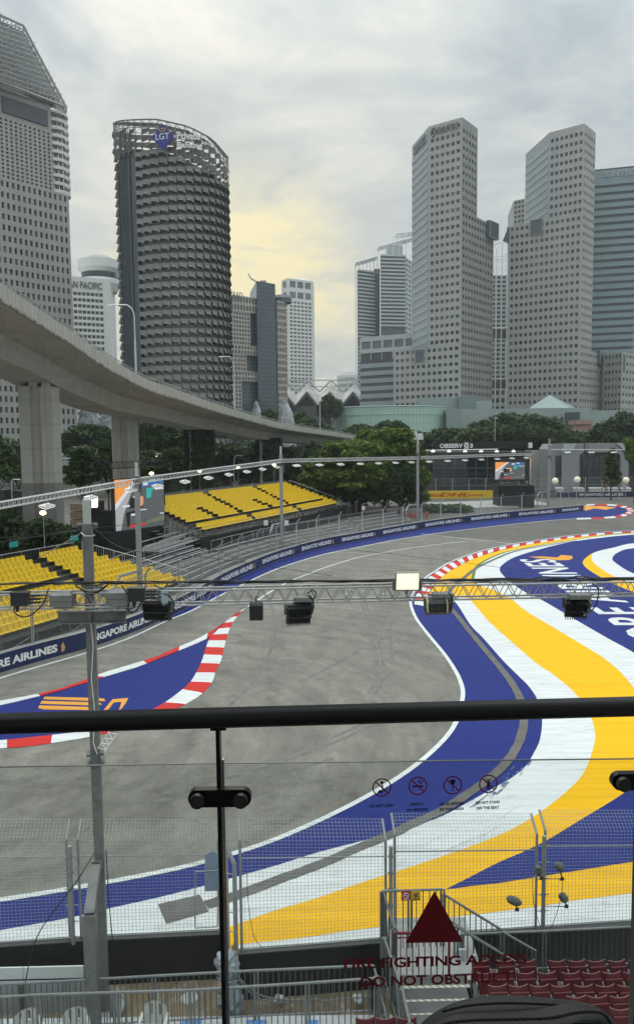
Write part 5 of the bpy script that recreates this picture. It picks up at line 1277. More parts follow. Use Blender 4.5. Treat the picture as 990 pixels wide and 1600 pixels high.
def street_lamp(name, label, base, h, arm, r=.11, straight=False, m=None, lit=False):
    t = thing(name, label, 'street lamp', base); mb = MB(); b = V(base); pts = [b, b+V((0, 0, h*.5)), b+V((0, 0, h*.82))]
    if straight: pts = [b, b+V((0, 0, h))]
    else:
        for k in range(1, 7):
            a = k/6*pi/2; pts.append(b+V((0, 0, h*.82))+V((arm*.45*(1-cos(a)), 0, h*.18*sin(a))))
        pts.append(b+V((arm, 0, h)))
    for p, q in zip(pts[:-1], pts[1:]): mb.tube(p, q, r*(1 if q.z < h*.6+b.z else .7), 6)
    mb.build('pole', m or alu, t); hd = MB(); e = pts[-1]; s = 1 if arm > 0 else -1; hd.frustum(e+V((s*.3, 0, -.08)), (.8, .3), (.6, .2), .14); hd.build('lamp_head', m or alu, t); return t
for lab, px, py0, py1, d, ax in (('curved street lamp on the viaduct in front of the dark round tower, left edge', 213, 578, 476, 91, -32), ('curved street lamp on the viaduct in front of the dark round tower, right edge', 366, 636, 557, 137, -16), ('straight pale lamp post on the far part of the viaduct', 500, 668, 626, 205, 0)):
    b = P(px, py0+8, d); h = ZT(px, py1, d)-b.z; arm = ax/1200*d; street_lamp('street_lamp', lab, b, h, arm if ax else .5, straight=not ax, m=white if not ax else None)
for lab, px, py0, py1, d, ax in (('small curved street lamp left of the nearest viaduct pier', 20, 790, 749, 120, 7), ('tall curved street lamp right of the nearest viaduct pier', 97, 800, 716, 95, 8), ('curved street lamp among trees behind the grey portal building', 899, 720, 672, 230, -10), ('slim straight mast above the black hospitality building', 772, 735, 653, 200, 0), ('curved street lamp beside the fourth viaduct pier', 366, 760, 712, 150, 8)):
    b = P(px, py0, d); b.z = 0; h = ZT(px, py1, d); street_lamp('street_lamp', lab, b, h, ax/1200*d if ax else .3, straight=not ax)
# white lorry roof on the far end of the viaduct
b = P(622, 690, 240); t = thing('lorry', 'small white lorry at the far end of the viaduct behind the bright green tree', 'lorry', b)
mb = MB(); mb.box(b+V((3, 0, 1.9)), (5.4, 2.4, 2.5)); mb.build('box_body', white, t); mb = MB(); mb.frustum(b+V((6.7, 0, .5)), (1.9, 2.2), (1.4, 2.0), 2.0); mb.build('cab', white, t); mb = MB(); mb.box(b+V((3.5, 0, .4)), (7.5, 2.0, .5)); mb.build('chassis', dsteel, t)
# ------------------------------------------------------------------ air
hm_ = bpy.data.materials.new('haze_air'); hm_.use_nodes = True; nt = hm_.node_tree; N = nt.nodes; L = nt.links; N.remove(N['Principled BSDF'])
pv = N.new('ShaderNodeVolumePrincipled'); pv.inputs['Color'].default_value = (.90, .94, .96, 1); pv.inputs['Density'].default_value = .00020; pv.inputs['Anisotropy'].default_value = .2
L.new(pv.outputs[0], N['Material Output'].inputs['Volume'])
mb = MB(); mb.bx(V((-4600, -200, -1.8)), V((9200, 0, 0)), V((0, 8200, 0)), V((0, 0, 262))); hz = mb.build('haze', hm_); hz['kind'] = 'stuff'; hz['label'] = 'thin pale haze over the city'
# ------------------------------------------------------------------ trees
def leafmat(name, a, b, sc=.35):
    m = bpy.data.materials.new(name); m.use_nodes = True; nt = m.node_tree; N = nt.nodes; L = nt.links; bs = N['Principled BSDF']
    bs.inputs['Roughness'].default_value = .65; bs.inputs['Specular IOR Level'].default_value = .3
    g = N.new('ShaderNodeNewGeometry'); n = N.new('ShaderNodeTexNoise'); n.inputs['Scale'].default_value = sc; n.inputs['Detail'].default_value = 5; L.new(g.outputs['Position'], n.inputs['Vector'])
    r = N.new('ShaderNodeMapRange'); r.inputs[1].default_value = .35; r.inputs[2].default_value = .65; L.new(n.outputs['Fac'], r.inputs[0])
    w1 = N.new('ShaderNodeMath'); w1.operation = 'MULTIPLY_ADD'; L.new(g.outputs['Random Per Island'], w1.inputs[0]); w1.inputs[1].default_value = .5; 
    h = N.new('ShaderNodeMath'); h.operation = 'MULTIPLY'; h.inputs[1].default_value = .6; L.new(r.outputs[0], h.inputs[0]); L.new(h.outputs[0], w1.inputs[2])
    mx = N.new('ShaderNodeMix'); mx.data_type = 'RGBA'; mx.inputs[6].default_value = (*a, 1); mx.inputs[7].default_value = (*b, 1); L.new(w1.outputs[0], mx.inputs[0]); L.new(mx.outputs[2], bs.inputs['Base Color'])
    tr = N.new('ShaderNodeBsdfTranslucent'); L.new(mx.outputs[2], tr.inputs[0]); ms = N.new('ShaderNodeMixShader'); ms.inputs[0].default_value = .3
    L.new(bs.outputs[0], ms.inputs[1]); L.new(tr.outputs[0], ms.inputs[2]); L.new(ms.outputs[0], N['Material Output'].inputs['Surface']); return m
L_dark = leafmat('dark_foliage', (.022, .045, .018), (.065, .105, .035))
L_mid = leafmat('mid_foliage', (.035, .07, .022), (.10, .15, .045))
L_bright = leafmat('bright_foliage', (.05, .10, .018), (.18, .25, .045), .8)
bark = mat('bark', (.075, .06, .045), .95, .3, 3, bump=.3)
def leaves(mb, c, rx, ry, rz, n, s, rs, flat=.5):
    for _ in range(n):
        u = rs.uniform(-1, 1); th = rs.uniform(0, 2*pi); q = sqrt(1-u*u); k = rs.random()**.35
        p = V((c[0]+cos(th)*q*rx*k, c[1]+sin(th)*q*ry*k, c[2]+u*rz*k))
        n_ = V((rs.gauss(0, 1), rs.gauss(0, 1), rs.gauss(0, 1)+flat*2)).normalized(); e1 = n_.orthogonal().normalized(); e1.rotate(Matrix.Rotation(rs.uniform(0, 6.28), 3, n_)); e2 = n_.cross(e1)
        a = s*rs.uniform(.6, 1.25); e1 = e1*a; e2 = e2*a*.55; mb.add([p-e1, p-e2, p+e1, p+e2], [(0, 1, 2, 3)])
def tree(name, label, px, py_top, w_px, d, kind='round', m=None, seed=1, h_crown=None, dens=1.0, py_bot=None, group=None):
    rs = random.Random(seed*77+int(px)); b = pos(px, 720, d); R_ = w_px/1200*d/2; Ht = ZT(px, py_top, d); hc = h_crown/1200*d if h_crown else Ht*.6
    t = thing(name, label, 'tree', b, group); cr = MB(); tk = MB(); ls = max(.16, d*.0017)
    cz = Ht-hc/2; fork = max(Ht-hc*1.05, Ht*.22)
    tk.tube(b, b+V((rs.uniform(-.3, .3), 0, fork)), max(.18, R_*.055), 8, r2=max(.13, R_*.04)); clumps = []
    nC = int(26*dens)+8
    for i in range(nC):
        u = rs.uniform(-.35, 1) if kind != 'conifer' else 0; th = rs.uniform(0, 2*pi)
        if kind == 'umbrella':
            k = sqrt(rs.random()); x, y = cos(th)*k*R_, sin(th)*k*R_*.8; z = Ht-hc*(.14+.42*k**2.6)-rs.random()*hc*.22; c = (b.x+x, b.y+y, z); r3 = (R_*.27*rs.uniform(.75, 1.3), R_*.25, hc*.17*rs.uniform(.7, 1.3))
        elif kind == 'layered':
            k = sqrt(rs.random()); z = cz+u*hc*.45; rr_ = R_*(1-.5*max(u, 0)**1.5)*k; c = (b.x+cos(th)*rr_, b.y+sin(th)*rr_*.8, z); r3 = (R_*.27*rs.uniform(.7, 1.3), R_*.22, hc*.07*rs.uniform(.7, 1.5))
        elif kind == 'conifer':
            f = i/nC; z = Ht-hc*f; rr_ = R_*(.12+.88*f**.75)*(.72); c = (b.x+cos(th)*rr_*rs.uniform(.4, 1), b.y+sin(th)*rr_*.8, z); r3 = (R_*.34*(.3+f), R_*.3*(.3+f), hc*.05)
        else:
            q = sqrt(max(0, 1-u*u)); k = rs.uniform(.45, .92); c = (b.x+cos(th)*q*R_*k, b.y+sin(th)*q*R_*k*.8, cz+u*hc*.5*k); r3 = (R_*.30*rs.uniform(.7, 1.3), R_*.28, hc*.16*rs.uniform(.7, 1.3))
        clumps.append((c, r3))
    for c, r3 in clumps:
        n = int(dens*90); leaves(cr, c, *r3, n, ls*2.0, rs, flat=1.0 if kind in ('umbrella', 'layered') else .4)
        if rs.random() < .5: 
            p0 = b+V((0, 0, fork)); p1 = V(c)-V((0, 0, r3[2]*.3)); mid = p0.lerp(p1, .5)+V((0, 0, -.08*(p1-p0).length)); rr_ = max(.06, R_*.018)
            tk.tube(p0, mid, rr_*1.3, 5, r2=rr_); tk.tube(mid, p1, rr_, 5, r2=rr_*.4)
    tk.build('trunk', bark, t, smooth=True); cr.build('crown', m or L_dark, t); return t
TR = [
 # px, top, width, d, kind, mat, crown px height, dens, label
 (-18, 676, 96, 125, 'round', L_mid, 95, 1.5, 'loose green tree at the left edge beside the nearest viaduct pier'),
 (28, 690, 56, 132, 'layered', L_mid, 80, 1.2, 'loose green tree just left of the nearest viaduct pier'),
 (140, 662, 100, 190, 'umbrella', L_dark, 55, 1.5, 'dark umbrella tree between the first two viaduct piers'),
 (128, 700, 66, 125, 'layered', L_mid, 80, 1.3, 'mid green layered tree behind the big screen truss'),
 (168, 694, 46, 135, 'layered', L_mid, 75, 1.0, 'slim mid green tree touching the second viaduct pier from the left'),
 (232, 655, 70, 180, 'round', L_dark, 75, 1.4, 'dark tree right of the second viaduct pier'),
 (275, 662, 80, 185, 'umbrella', L_dark, 70, 1.5, 'dark umbrella tree left of the first ivy-clad pier'),
 (255, 700, 80, 150, 'layered', L_mid, 70, 1.4, 'mid green tree above the left end of the long yellow stand'),
 (318, 690, 60, 190, 'round', L_dark, 70, 1.3, 'dark tree right behind the first ivy-clad pier'),
 (352, 688, 70, 190, 'round', L_dark, 75, 1.4, 'dark tree between the two ivy-clad piers, left one'),
 (388, 695, 60, 200, 'round', L_dark, 70, 1.2, 'dark tree between the two ivy-clad piers, right one'),
 (455, 696, 70, 185, 'round', L_dark, 85, 1.4, 'dark tree right of the second ivy-clad pier'),
 (505, 690, 66, 175, 'round', L_dark, 95, 1.4, 'dark tree behind the left edge of the bright green tree'),
 (520, 700, 96, 148, 'layered', L_mid, 85, 1.6, 'mid green spreading tree left of the bright green tree'),
 (600, 672, 128, 140, 'layered', L_bright, 125, 6.5, 'bright yellow-green layered tree at the right end of the yellow stand'),
 (552, 690, 140, 136, 'layered', L_bright, 100, 5.0, 'lower bright green tree with a flat top above the yellow stand'),
 (560, 735, 120, 138, 'round', L_dark, 60, 3.0, 'low dark tree under the bright green tree'),
 (622, 718, 66, 133, 'round', L_dark, 84, 3.0, 'dark shrubby tree beside the third lighting pole'),
 (455, 640, 60, 290, 'umbrella', L_mid, 40, 1.2, 'rounded tree beyond the viaduct at the foot of the folded roofs, left one'),
 (483, 652, 70, 285, 'umbrella', L_mid, 38, 1.2, 'rounded tree beyond the viaduct behind the pale lamp post'),
 (515, 620, 40, 330, 'round', L_dark, 48, 1.0, 'small dark tree in front of the folded white roofs'),
 (422, 640, 50, 285, 'umbrella', L_dark, 30, 1.0, 'dark rounded tree between the two faceted shells'),
 (566, 662, 80, 270, 'umbrella', L_dark, 42, 1.4, 'dark umbrella tree in front of the left part of the glass drum'),
 (608, 656, 74, 262, 'umbrella', L_dark, 46, 1.4, 'dark umbrella tree in front of the middle of the glass drum'),
 (655, 672, 80, 250, 'umbrella', L_dark, 40, 1.4, 'dark umbrella tree in front of the right part of the glass drum'),
 (700, 668, 90, 240, 'umbrella', L_dark, 44, 1.4, 'dark umbrella tree left of the great umbrella tree'),
 (808, 641, 165, 235, 'umbrella', L_dark, 78, 3.2, 'great dark umbrella tree in front of the glass podium'),
 (745, 668, 80, 228, 'umbrella', L_mid, 44, 1.5, 'lighter umbrella tree at the left foot of the great umbrella tree'),
 (868, 670, 60, 225, 'round', L_mid, 44, 1.2, 'small round tree at the right foot of the great umbrella tree'),
 (905, 674, 80, 238, 'umbrella', L_mid, 40, 1.3, 'low rounded tree behind the grey portal building'),
 (975, 645, 110, 232, 'umbrella', L_dark, 75, 2.2, 'large dark umbrella tree at the right edge'),
 (955, 704, 34, 165, 'conifer', L_mid, 52, 1.2, 'small conical tree standing before the grey portal building'),
 (992, 684, 44, 150, 'layered', L_bright, 70, 1.2, 'bright leafy tree cut by the right edge of the photo'),
]
for i, (px, pt_, w_, d, kd, m_, hc, dn, lab) in enumerate(TR):
    tree('tree', lab, px, pt_, w_, d, kd, m_, i+1, hc, dn)
# far wood that reads as one mass
mb = MB(); rs = random.Random(5)
for i in range(260):
    px = -60+i*4.3; d = 300+rs.uniform(-12, 12); c = pos(px, 700, d); z = rs.uniform(2, ZT(px, 690, d)); leaves(mb, (c.x, c.y, z), 5, 4, 3.0, 42, 1.1, rs)
tag(mb.build('woodland', L_dark), 'distant mass of dark trees closing the gaps behind the nearer trees', 'trees', kind='stuff')
mb = MB(); rs = random.Random(6)
for i in range(110):
    px = 180+i*4.2; d = 205+rs.uniform(-6, 6)
    if px > 640: break
    c = pos(px, 740, d); z = rs.uniform(.5, 8.5); leaves(mb, (c.x, c.y, z), 3.4, 2.5, 2.0, 60, .62, rs)
tag(mb.build('undergrowth', L_dark), 'dark undergrowth between the trees behind the long yellow stand', 'trees', kind='stuff')
# hedge mounds
def hedge(label, px0, px1, pyt, d, m=L_dark, seed=1, dep=5):
    mb = MB(); rs = random.Random(seed); n = int(px1-px0)//4+2
    for i in range(n*3):
        px = rs.uniform(px0, px1); f = (px-px0)/(px1-px0); c = pos(px, 800, d+rs.uniform(0, dep)); zt = ZT(px, pyt, d)*(.72+.28*sin(pi*min(max(f, .02), .98))); z = rs.random()**.6*zt*.9; leaves(mb, (c.x, c.y, z), 1.3, 1.0, .9, 70, .34, rs)
    return tag(mb.build('hedge', m), label, 'hedge')
hedge('rounded dark hedge around the foot of the nearest viaduct pier', 28, 118, 815, 72, seed=2)
hedge('loose dark hedge at the left edge below the trees', -40, 45, 796, 76, seed=3)
hedge('dark undergrowth below the bright green tree at the right end of the yellow stand', 508, 664, 752, 150, L_dark, 7, 6)
hedge('low shrubs behind the small grey bleachers on the right', 668, 730, 795, 138, L_mid, 4, 4)
mb = MB(); a, b = P(672, 797, 142), P(860, 799, 150); mb.bx(V((a.x, a.y, 0)), V((b.x-a.x, b.y-a.y, 0)), V((0, 16, 0)), V((0, 0, .35))); struct('paved_terrace', mb, mat('pale_paving', (.36, .37, .34), .85, .1, .5))
# ------------------------------------------------------------------ big screens
def screen_pic(O, U, W, w_, h_, seed, parent, name='screen_picture'):
    U = V(U).normalized(); W = V(W).normalized(); Nn = U.cross(W); cols = {}
    def em(nm, c, e=.75):
        return mat('screen_'+nm, tuple(x*.4 for x in c), .4, .02, 1, emit=c, est=e)
    base = MB()
    def pl(pts, layer, nm, c):
        m = MB() if nm not in cols else cols[nm][0]; cols[nm] = (m, c); m.poly([O+U*(x*w_)+W*(y*h_)+Nn*(.02+layer*.006) for x, y in pts])
    pl([(0, 0), (1, 0), (1, 1), (0, 1)], 0, 'dark_grey', (.10, .11, .115))
    pl([(0, .45), (0, 1), (.42, 1)], 1, 'orange', (.95, .36, .08)); pl([(0, .40), (.0, .52), (.40, 1), (.48, 1)], 2, 'white_edge', (.7, .74, .8)); pl([(0, 0), (0, .40), (.35, .82), (.16, .30), (.10, 0)], 2, 'track_grey', (.42, .42, .43))
    pl([(.22, .05), (.20, .34), (.42, .38), (.44, .30), (.28, .28), (.28, .05)], 3, 'car_black', (.01, .01, .012)); pl([(.26, .42), (.30, .62), (.45, .66), (.55, .60), (.55, .42)], 3, 'car_black', (.01, .01, .012))
    pl([(.50, .80), (.62, .96), (.92, .98), (.99, .88), (.80, .82), (.70, .86)], 3, 'blue', (.03, .17, .5)); pl([(.62, .60), (.63, .80), (.82, .80), (.74, .74), (.72, .60)], 4, 'teal', (.03, .42, .40))
    for x0, y0, x1, y1 in ((.56, .86, .66, .93), (.30, .27, .42, .31), (.48, .36, .62, .38), (.14, .45, .28, .49), (.80, .76, .99, .79), (.90, .25, .99, .27), (.36, .62, .50, .66), (.72, .92, .82, .97)): pl([(x0, y0), (x1, y0), (x1, y1), (x0, y1)], 5, 'white_bits', (.72, .75, .8))
    pl([(.24, .05), (.30, .10), (.58, .11), (.60, .06), (.40, .03)], 5, 'red', (.6, .04, .05)); pl([(.48, .46), (.50, .64), (.56, .64), (.56, .50), (.52, .44)], 5, 'helmet', (.75, .35, .2)); pl([(.60, .08), (.62, .14), (1, .22), (1, .12)], 4, 'verge', (.16, .18, .12))
    mb = MB(); ms = []
    for k, (nm, (m, c)) in enumerate(cols.items()):
        ms.append(em(nm, c)); mb.add(m.v, m.f, k)
    return mb.build(name, ms, parent)
d1 = 84; a = P(181, 822, d1); b = P(257, 812, 90); a.z = ZT(181, 830, d1); zt = ZT(181, 750, d1)
U = V((b.x-a.x, b.y-a.y, 0)); w_ = U.length; U.normalize(); hh = zt-a.z; nn_ = U.cross(Wz)
t = thing('video_screen', 'big trackside video wall showing a racing car, above the lower yellow grandstand', 'screen', V((a.x, a.y, 0)))
mb = MB(); mb.bx(a-nn_*.35-U*.1-Wz*.1, U*(w_+.2), nn_*.33, Wz*(hh+.2)); mb.build('screen_case', blackp, t); screen_pic(a, U, Wz, w_, hh, 1, t)
mb = MB(); mb.bx(V((a.x, a.y, 0))-nn_*2.2-U*1.2, U*(w_+.8), nn_*2.4, Wz*(a.z-.1)); mb.build('cloth_base', black, t)
def truss(mb, p, q, s=.3, bay=.5, r=.03, r2=.015, up=V((0, 0, 1)), square=True, rot=0):
    p, q = V(p), V(q); d = (q-p).normalized(); a = d.cross(up).normalized()*s/2; b = a.cross(d).normalized()*s/2
    if rot: a.rotate(Matrix.Rotation(rot, 3, d)); b.rotate(Matrix.Rotation(rot, 3, d))
    cs = [a+b, a-b, -a-b, -a+b] if square else [a+b, -a+b, -b]
    L_ = (q-p).length; n = max(1, int(round(L_/bay)))
    for c in cs: mb.tube(p+c, q+c, r, 6)
    k = len(cs)
    for i in range(n):
        s0, s1 = p+d*L_*i/n, p+d*L_*(i+1)/n; sm = (s0+s1)/2
        for j in range(k): mb.tube(s0+cs[j], sm+cs[(j+1) % k], r2, 4, cap=False); mb.tube(sm+cs[(j+1) % k], s1+cs[j], r2, 4, cap=False)
t = thing('stage_truss', 'black truss frame around the big trackside video wall', 'truss', V((P(140, 830, 86).x, 86, 0)))
q = [V((P(px, 800, dd).x, dd, 0)) for px, dd in ((140, 84), (175, 84.5), (258, 92))]; zt_ = ZT(180, 727, 85); 
for p in q[:2]: mb = MB(); truss(mb, p, p+V((0, 0, zt_)), .7, .8, .05, .03); mb.build('upright', mat('black_truss', (.015, .015, .017), .5, .1, 2), t)
mb = MB(); truss(mb, q[0]+V((0, 0, zt_)), q[1]+V((0, 0, zt_)), .7, .8, .05, .03); truss(mb, q[1]+V((0, 0, zt_)), q[2]+V((0, 0, zt_)), .7, .8, .05, .03); mb.build('top_beam', mat('black_truss', (.015, .015, .017), .5), t)
mb = MB(); truss(mb, q[2], q[2]+V((0, 0, zt_)), .6, .8, .05, .03); mb.build('upright', mat('black_truss', (.015, .015, .017), .5), t)
lampm = mat('lit_lamp', (.8, .8, .76), .4, .02, 1, emit=(1.0, .97, .88), est=1.3)
warm = mat('warm_lamp', (.9, .8, .5), .4, .02, 1, emit=(1.0, .80, .42), est=5.0)
mb = MB(); a_ = P(140, 800, 85.5); b_ = P(180, 800, 86); mb.bx(V((a_.x, 85.5, 0)), V((b_.x-a_.x, 0, 0)), V((0, 1.2, 0)), V((0, 0, ZT(160, 798, 85.5)))); mb.bx(V((a_.x+.3, 85.2, ZT(160, 798, 85.5))), V((1.2, 0, 0)), V((0, 1, 0)), V((0, 0, 1.1))); tag(mb.build('equipment_rack', blackp), 'black equipment rack between the legs of the black truss', 'rack')
# lit work-light panels between truss legs, crates, black boxes
for i in range(3):
    m1 = MB(); p = P(143, 783+i*5.2, 83); m1.bx(p, V((.6, .1, 0)), V((.0, .3, .1)), V((.03, 0, .26))); tag(m1.build('work_light', lampm), 'bright white work light panel between the black truss legs, %s of three' % ['top', 'middle', 'bottom'][i], 'lamp', 'stack of three work light panels')
cr_m = mat('crate_wood', (.36, .28, .19), .85, .15, 1.5)
for i in range(3):
    p = P(110, 823-i*12.5, 92); m1 = MB(); m1.bx(V((p.x, p.y, p.z)), V((1.75, 0, 0)), V((0, 1.4, 0)), V((0, 0, .82))); 
    for k in range(4): m1.bx(V((p.x+.02+k*.55, p.y-.04, p.z)), V((.1, 0, 0)), V((0, .038, 0)), V((0, 0, .82)))
    tag(m1.build('wooden_crate', cr_m), 'pale wooden crate beside the near camera mast, %s of the stack' % ['lowest', 'middle one', 'topmost'][i], 'crate', 'stacked wooden crates')
p = P(108, 826, 92); mb = MB(); mb.bx(V((p.x-.3, p.y-.2, 0)), V((2.6, 0, 0)), V((0, 2, 0)), V((0, 0, p.z))); tag(mb.build('staging_deck', black), 'black staging under the stack of wooden crates', 'platform')
for i, (x0, x1, y0, y1, dd) in enumerate(((20, 37, 767, 781, 96), (-20, 8, 766, 780, 98))):
    p, q_ = P(x0, y1, dd), P(x1, y1, dd); mb = MB(); z1_ = ZT(x0, y0, dd); mb.bx(V((p.x, p.y, 0)), V((q_.x-p.x, 0, 0)), V((0, 2.2, 0)), V((0, 0, z1_))); mb.bx(V((p.x, p.y-.04, z1_-.2)), V((q_.x-p.x, 0, 0)), V((0, .03, 0)), V((0, 0, .2)))
    tag(mb.build('equipment_container', blackp), ['black equipment container just left of the nearest viaduct pier', 'black equipment container cut by the left edge of the photo'][i], 'container')
# pole lights in the hedge and by the trees
for i, (px, py, dd, hb, lab) in enumerate(((68, 803, 66, 1, 'bright warm floodlight on a stick in front of the nearest viaduct pier'), (237, 741, 100, 1, 'bright warm lamp above the right end of the big video wall'), (312, 737, 118, 1, 'bright warm lamp below the first ivy-clad pier'), (372, 732, 125, 1, 'small warm lamp between the two ivy-clad piers'), (428, 727, 130, 1, 'small warm lamp beside the second ivy-clad pier'))):
    p = P(px, py, dd); t = thing('floodlight_stick', lab, 'lamp', V((p.x, p.y, 0))); mb = MB(); mb.tube(V((p.x, p.y, 0)), p, .035, 5); mb.build('stick', steel, t)
    mb = MB(); s = .28 if i == 0 else .3; mb.ell(p+V((0, -.1, .1)), s, .12, s*.7); mb.build('lit_head', warm, t); mb = MB(); mb.bx(p+V((-s, .02, -.05)), V((2*s, 0, 0)), V((0, .15, 0)), V((0, 0, s*1.2))); mb.build('housing', dsteel, t)
# ------------------------------------------------------------------ black hospitality building
dO = 176; a = pos(676, 740, dO); b = pos(829, 740, dO-2); z0_ = 0; zt = ZT(750, 708, dO); u = (b-a); un = u.normalized()
t = thing('hospitality_building', 'black glass-fronted hospitality building with a lettered roof sign', 'building', a)
mb = MB(); mb.bx(a, u, V((0, 14, 0)), V((0, 0, 3.3)), 0); mb.bx(a+V((0, 0, zt-.6)), u, V((0, 14, 0)), V((0, 0, .9)), 0); mb.bx(a+V((0, 5, 3.3)), u, V((0, 9, 0)), V((0, 0, zt-3.9)), 0)
mb.build('body', blackp, t)
mb = MB(); gz = zt-3.9
for k in range(9): mb.bx(a+un*(k*u.length/9)+V((0, .3, 3.3)), un*.12, V((0, .15, 0)), V((0, 0, gz)))
mb.bx(a+V((0, .3, 3.3+gz*.55)), u, V((0, .12, 0)), V((0, 0, .15))); mb.build('mullions', dsteel, t)
mb = MB(); mb.bx(a+V((0, .5, 3.3)), u*.6, V((0, .05, 0)), V((0, 0, gz))); mb.build('glazing', mat('hospitality_glass', (.01, .013, .018), .08, .2, .3, spec=.9), t)
sa = pos(677, 697, dO-.5); zb_, zs_ = ZT(750, 701, dO), ZT(750, 689.5, dO)
mb = MB(); mb.bx(V((sa.x, sa.y, zb_)), pos(824, 697, dO-2)-sa, V((0, 1.5, 0)), V((0, 0, zs_-zb_))); sg = mb.build('sign_fascia', black, t)
O = V((pos(686, 697, dO-1).x, dO-.75, ZT(700, 700, dO-1))); tw = P(722, 697, dO-1).x-P(686, 697, dO-1).x; th_ = .98
text_mb('OBSERV', O+V((0, -.5, 0)), (1, -.013, 0), (0, 0, 1), width=tw, height=th_, depth=.05, bold=.03).build('lettering', letterw, sg)
mb = MB(); c = O+V((tw+.82, -.6, th_*.5))
for s in (.5, .28): mb.path([c+V((cos(2*pi*i/14)*s, 0, sin(2*pi*i/14)*s)) for i in range(15)], .09, 4)
mb.bx(c+V((-.5, 0, .6)), V((1.0, 0, 0)), V((0, .05, 0)), V((0, 0, .12))); mb.bx(c+V((-.5, 0, -.7)), V((1.0, 0, 0)), V((0, .05, 0)), V((0, 0, .16))); mb.build('ring_emblem', letterw, sg)
text_mb('3', O+V((tw+1.55, -.6, 0)), (1, -.013, 0), (0, 0, 1), width=.72, height=th_, depth=.05, bold=.03).build('lettering', letterw, sg)
mb = MB(); mb.bx(P(825, 700, dO-2), V((.85, 0, 0)), V((0, 1, 0)), V((0, 0, 1.2))); mb.build('roof_unit', white, t)
mb = MB(); mb.tube(P(664, 704, dO-3), P(777, 702, dO-3), .12, 5); mb.build('roof_batten', alu, t)
for i, px in enumerate((676, 701, 726, 751, 775.5, 801.5)):
    m1 = MB(); c = P(px, 705.3, dO-3); m1.box(c, (.75, .4, .32)); m1.box(c+V((0, 0, .3)), (.08, .08, .4)); o = m1.build('canopy_lamp', lampm); tag(o, 'small lit lamp under the black building roof sign, %s from the left' % ORD[i], 'lamp', 'lamps under the roof sign')
# second screen, with side screen, on a black base
dS = 150; a = P(773, 750, dS); b = P(819, 750, dS-1.5); zt = ZT(795, 722, dS); a.z = ZT(773, 749, dS); U = V((b.x-a.x, b.y-a.y, 0)); w_ = U.length; U.normalize(); nn_ = U.cross(Wz)
t = thing('video_screen', 'video screen on a black cloth base in front of the black hospitality building', 'screen', V((a.x, a.y, 0)))
mb = MB(); mb.bx(a-nn_*1.5-U*.15-Wz*.3, U*(w_+1.0), nn_*1.45, Wz*(zt-a.z+.9)); mb.build('screen_case', blackp, t); screen_pic(a, U, Wz, w_, zt-a.z, 2, t)
a2 = b+U*.9; a2.z = ZT(827, 757, dS); U2 = V((.35, 1, 0)).normalized(); screen_pic(a2+V((.0, 0, 0)), U2, Wz, 3.6, ZT(828, 716, dS)-a2.z, 3, t, 'side_screen_picture')
mb = MB(); c = U*.0; mb.bx(a2+U2.cross(Wz)*-.3, U2*3.7, U2.cross(Wz)*.28, Wz*(ZT(828, 716, dS)-a2.z)); mb.build('side_case', blackp, t)
mb = MB(); mb.bx(V((P(778.5, 790, dS-2).x, dS-2, 0)), V((P(833, 790, dS-2).x-P(778.5, 790, dS-2).x, -.4, 0)), V((0, 5, 0)), V((0, 0, ZT(800, 759, dS-2)))); mb.build('cloth_base', black, t)
mb = MB()
for px in (781, 793, 805, 817): mb.tube(P(px, 762, dS-1), P(px, 748, dS-1), .07, 4)
mb.tube(P(779, 754, dS-1), P(822, 754, dS-1), .06, 4); mb.build('support_frame', dsteel, t)
# ------------------------------------------------------------------ far straight: yellow advert wall and navy advert wall
def board(name, label, p, q, h, z0, m, txt=None, tm=None, cat='barrier', th=.4, tpos=(.1, .9), tz=.25, tht=.5, bold=.03, shear=0):
    p, q = V(p), V(q); u = q-p; n = V((u.y, -u.x, 0)).normalized(); n = n if n.dot(CAM-p) > 0 else -n
    t = thing(name, label, cat, V((p.x, p.y, 0))); mb = MB(); mb.bx(V((p.x, p.y, z0)), V((u.x, u.y, 0)), -n*th, V((0, 0, h))); mb.build('concrete_block', concrete, t)
    mb = MB(); mb.bx(V((p.x, p.y, z0+.05))+n*.006, V((u.x, u.y, 0)), n*.012, V((0, 0, h-.07))); bn = mb.build('banner', m, t)
    if txt:
        L_ = u.length; un = u.normalized(); text_mb(txt, p+un*L_*tpos[0]+n*.03+V((0, 0, z0+h*tz-p.z)), un, Wz, width=L_*(tpos[1]-tpos[0]), height=h*tht, depth=.004, bold=bold, shear=shear).build('lettering', tm, bn)
    return t, bn, n
dY = 190; p = G(655, 780); q = G(780, 779); hY = ZT(700, 766.5, p.y)
yb = mat('yellow_banner', (.72, .50, .03), .5, .05, 1); rl = mat('red_lettering', (.55, .04, .02), .5, .05, 1)
ta, bn, n = board('advert_barrier', 'barrier with yellow banner and red italic letters before the black building', V((p.x, p.y, 0)), V((q.x, q.y, 0)), hY, 0, yb, 'DHL', rl, tpos=(.25, .62), tz=.28, tht=.46, shear=.3)
mb = MB(); L_ = (q-p).length; un = (q-p).normalized()
for s0, s1, zz_ in ((.10, .27, .30), (.11, .275, .42), (.12, .28, .54), (.60, .82, .34), (.60, .80, .46)): mb.bx(V((p.x, p.y, hY*zz_))+un*L_*s0+n*.02, un*L_*(s1-s0), n*.01, V((0, 0, hY*.06)))
mb.build('red_stripes', rl, bn)
p2 = G(781, 779); q2 = G(868, 778); board('advert_barrier', 'plain grey and red barrier behind the black screen base', V((p2.x, p2.y, 0)), V((q2.x, q2.y, 0)), hY, 0, mat('faded_banner', (.12, .10, .11), .6, .4, .3))
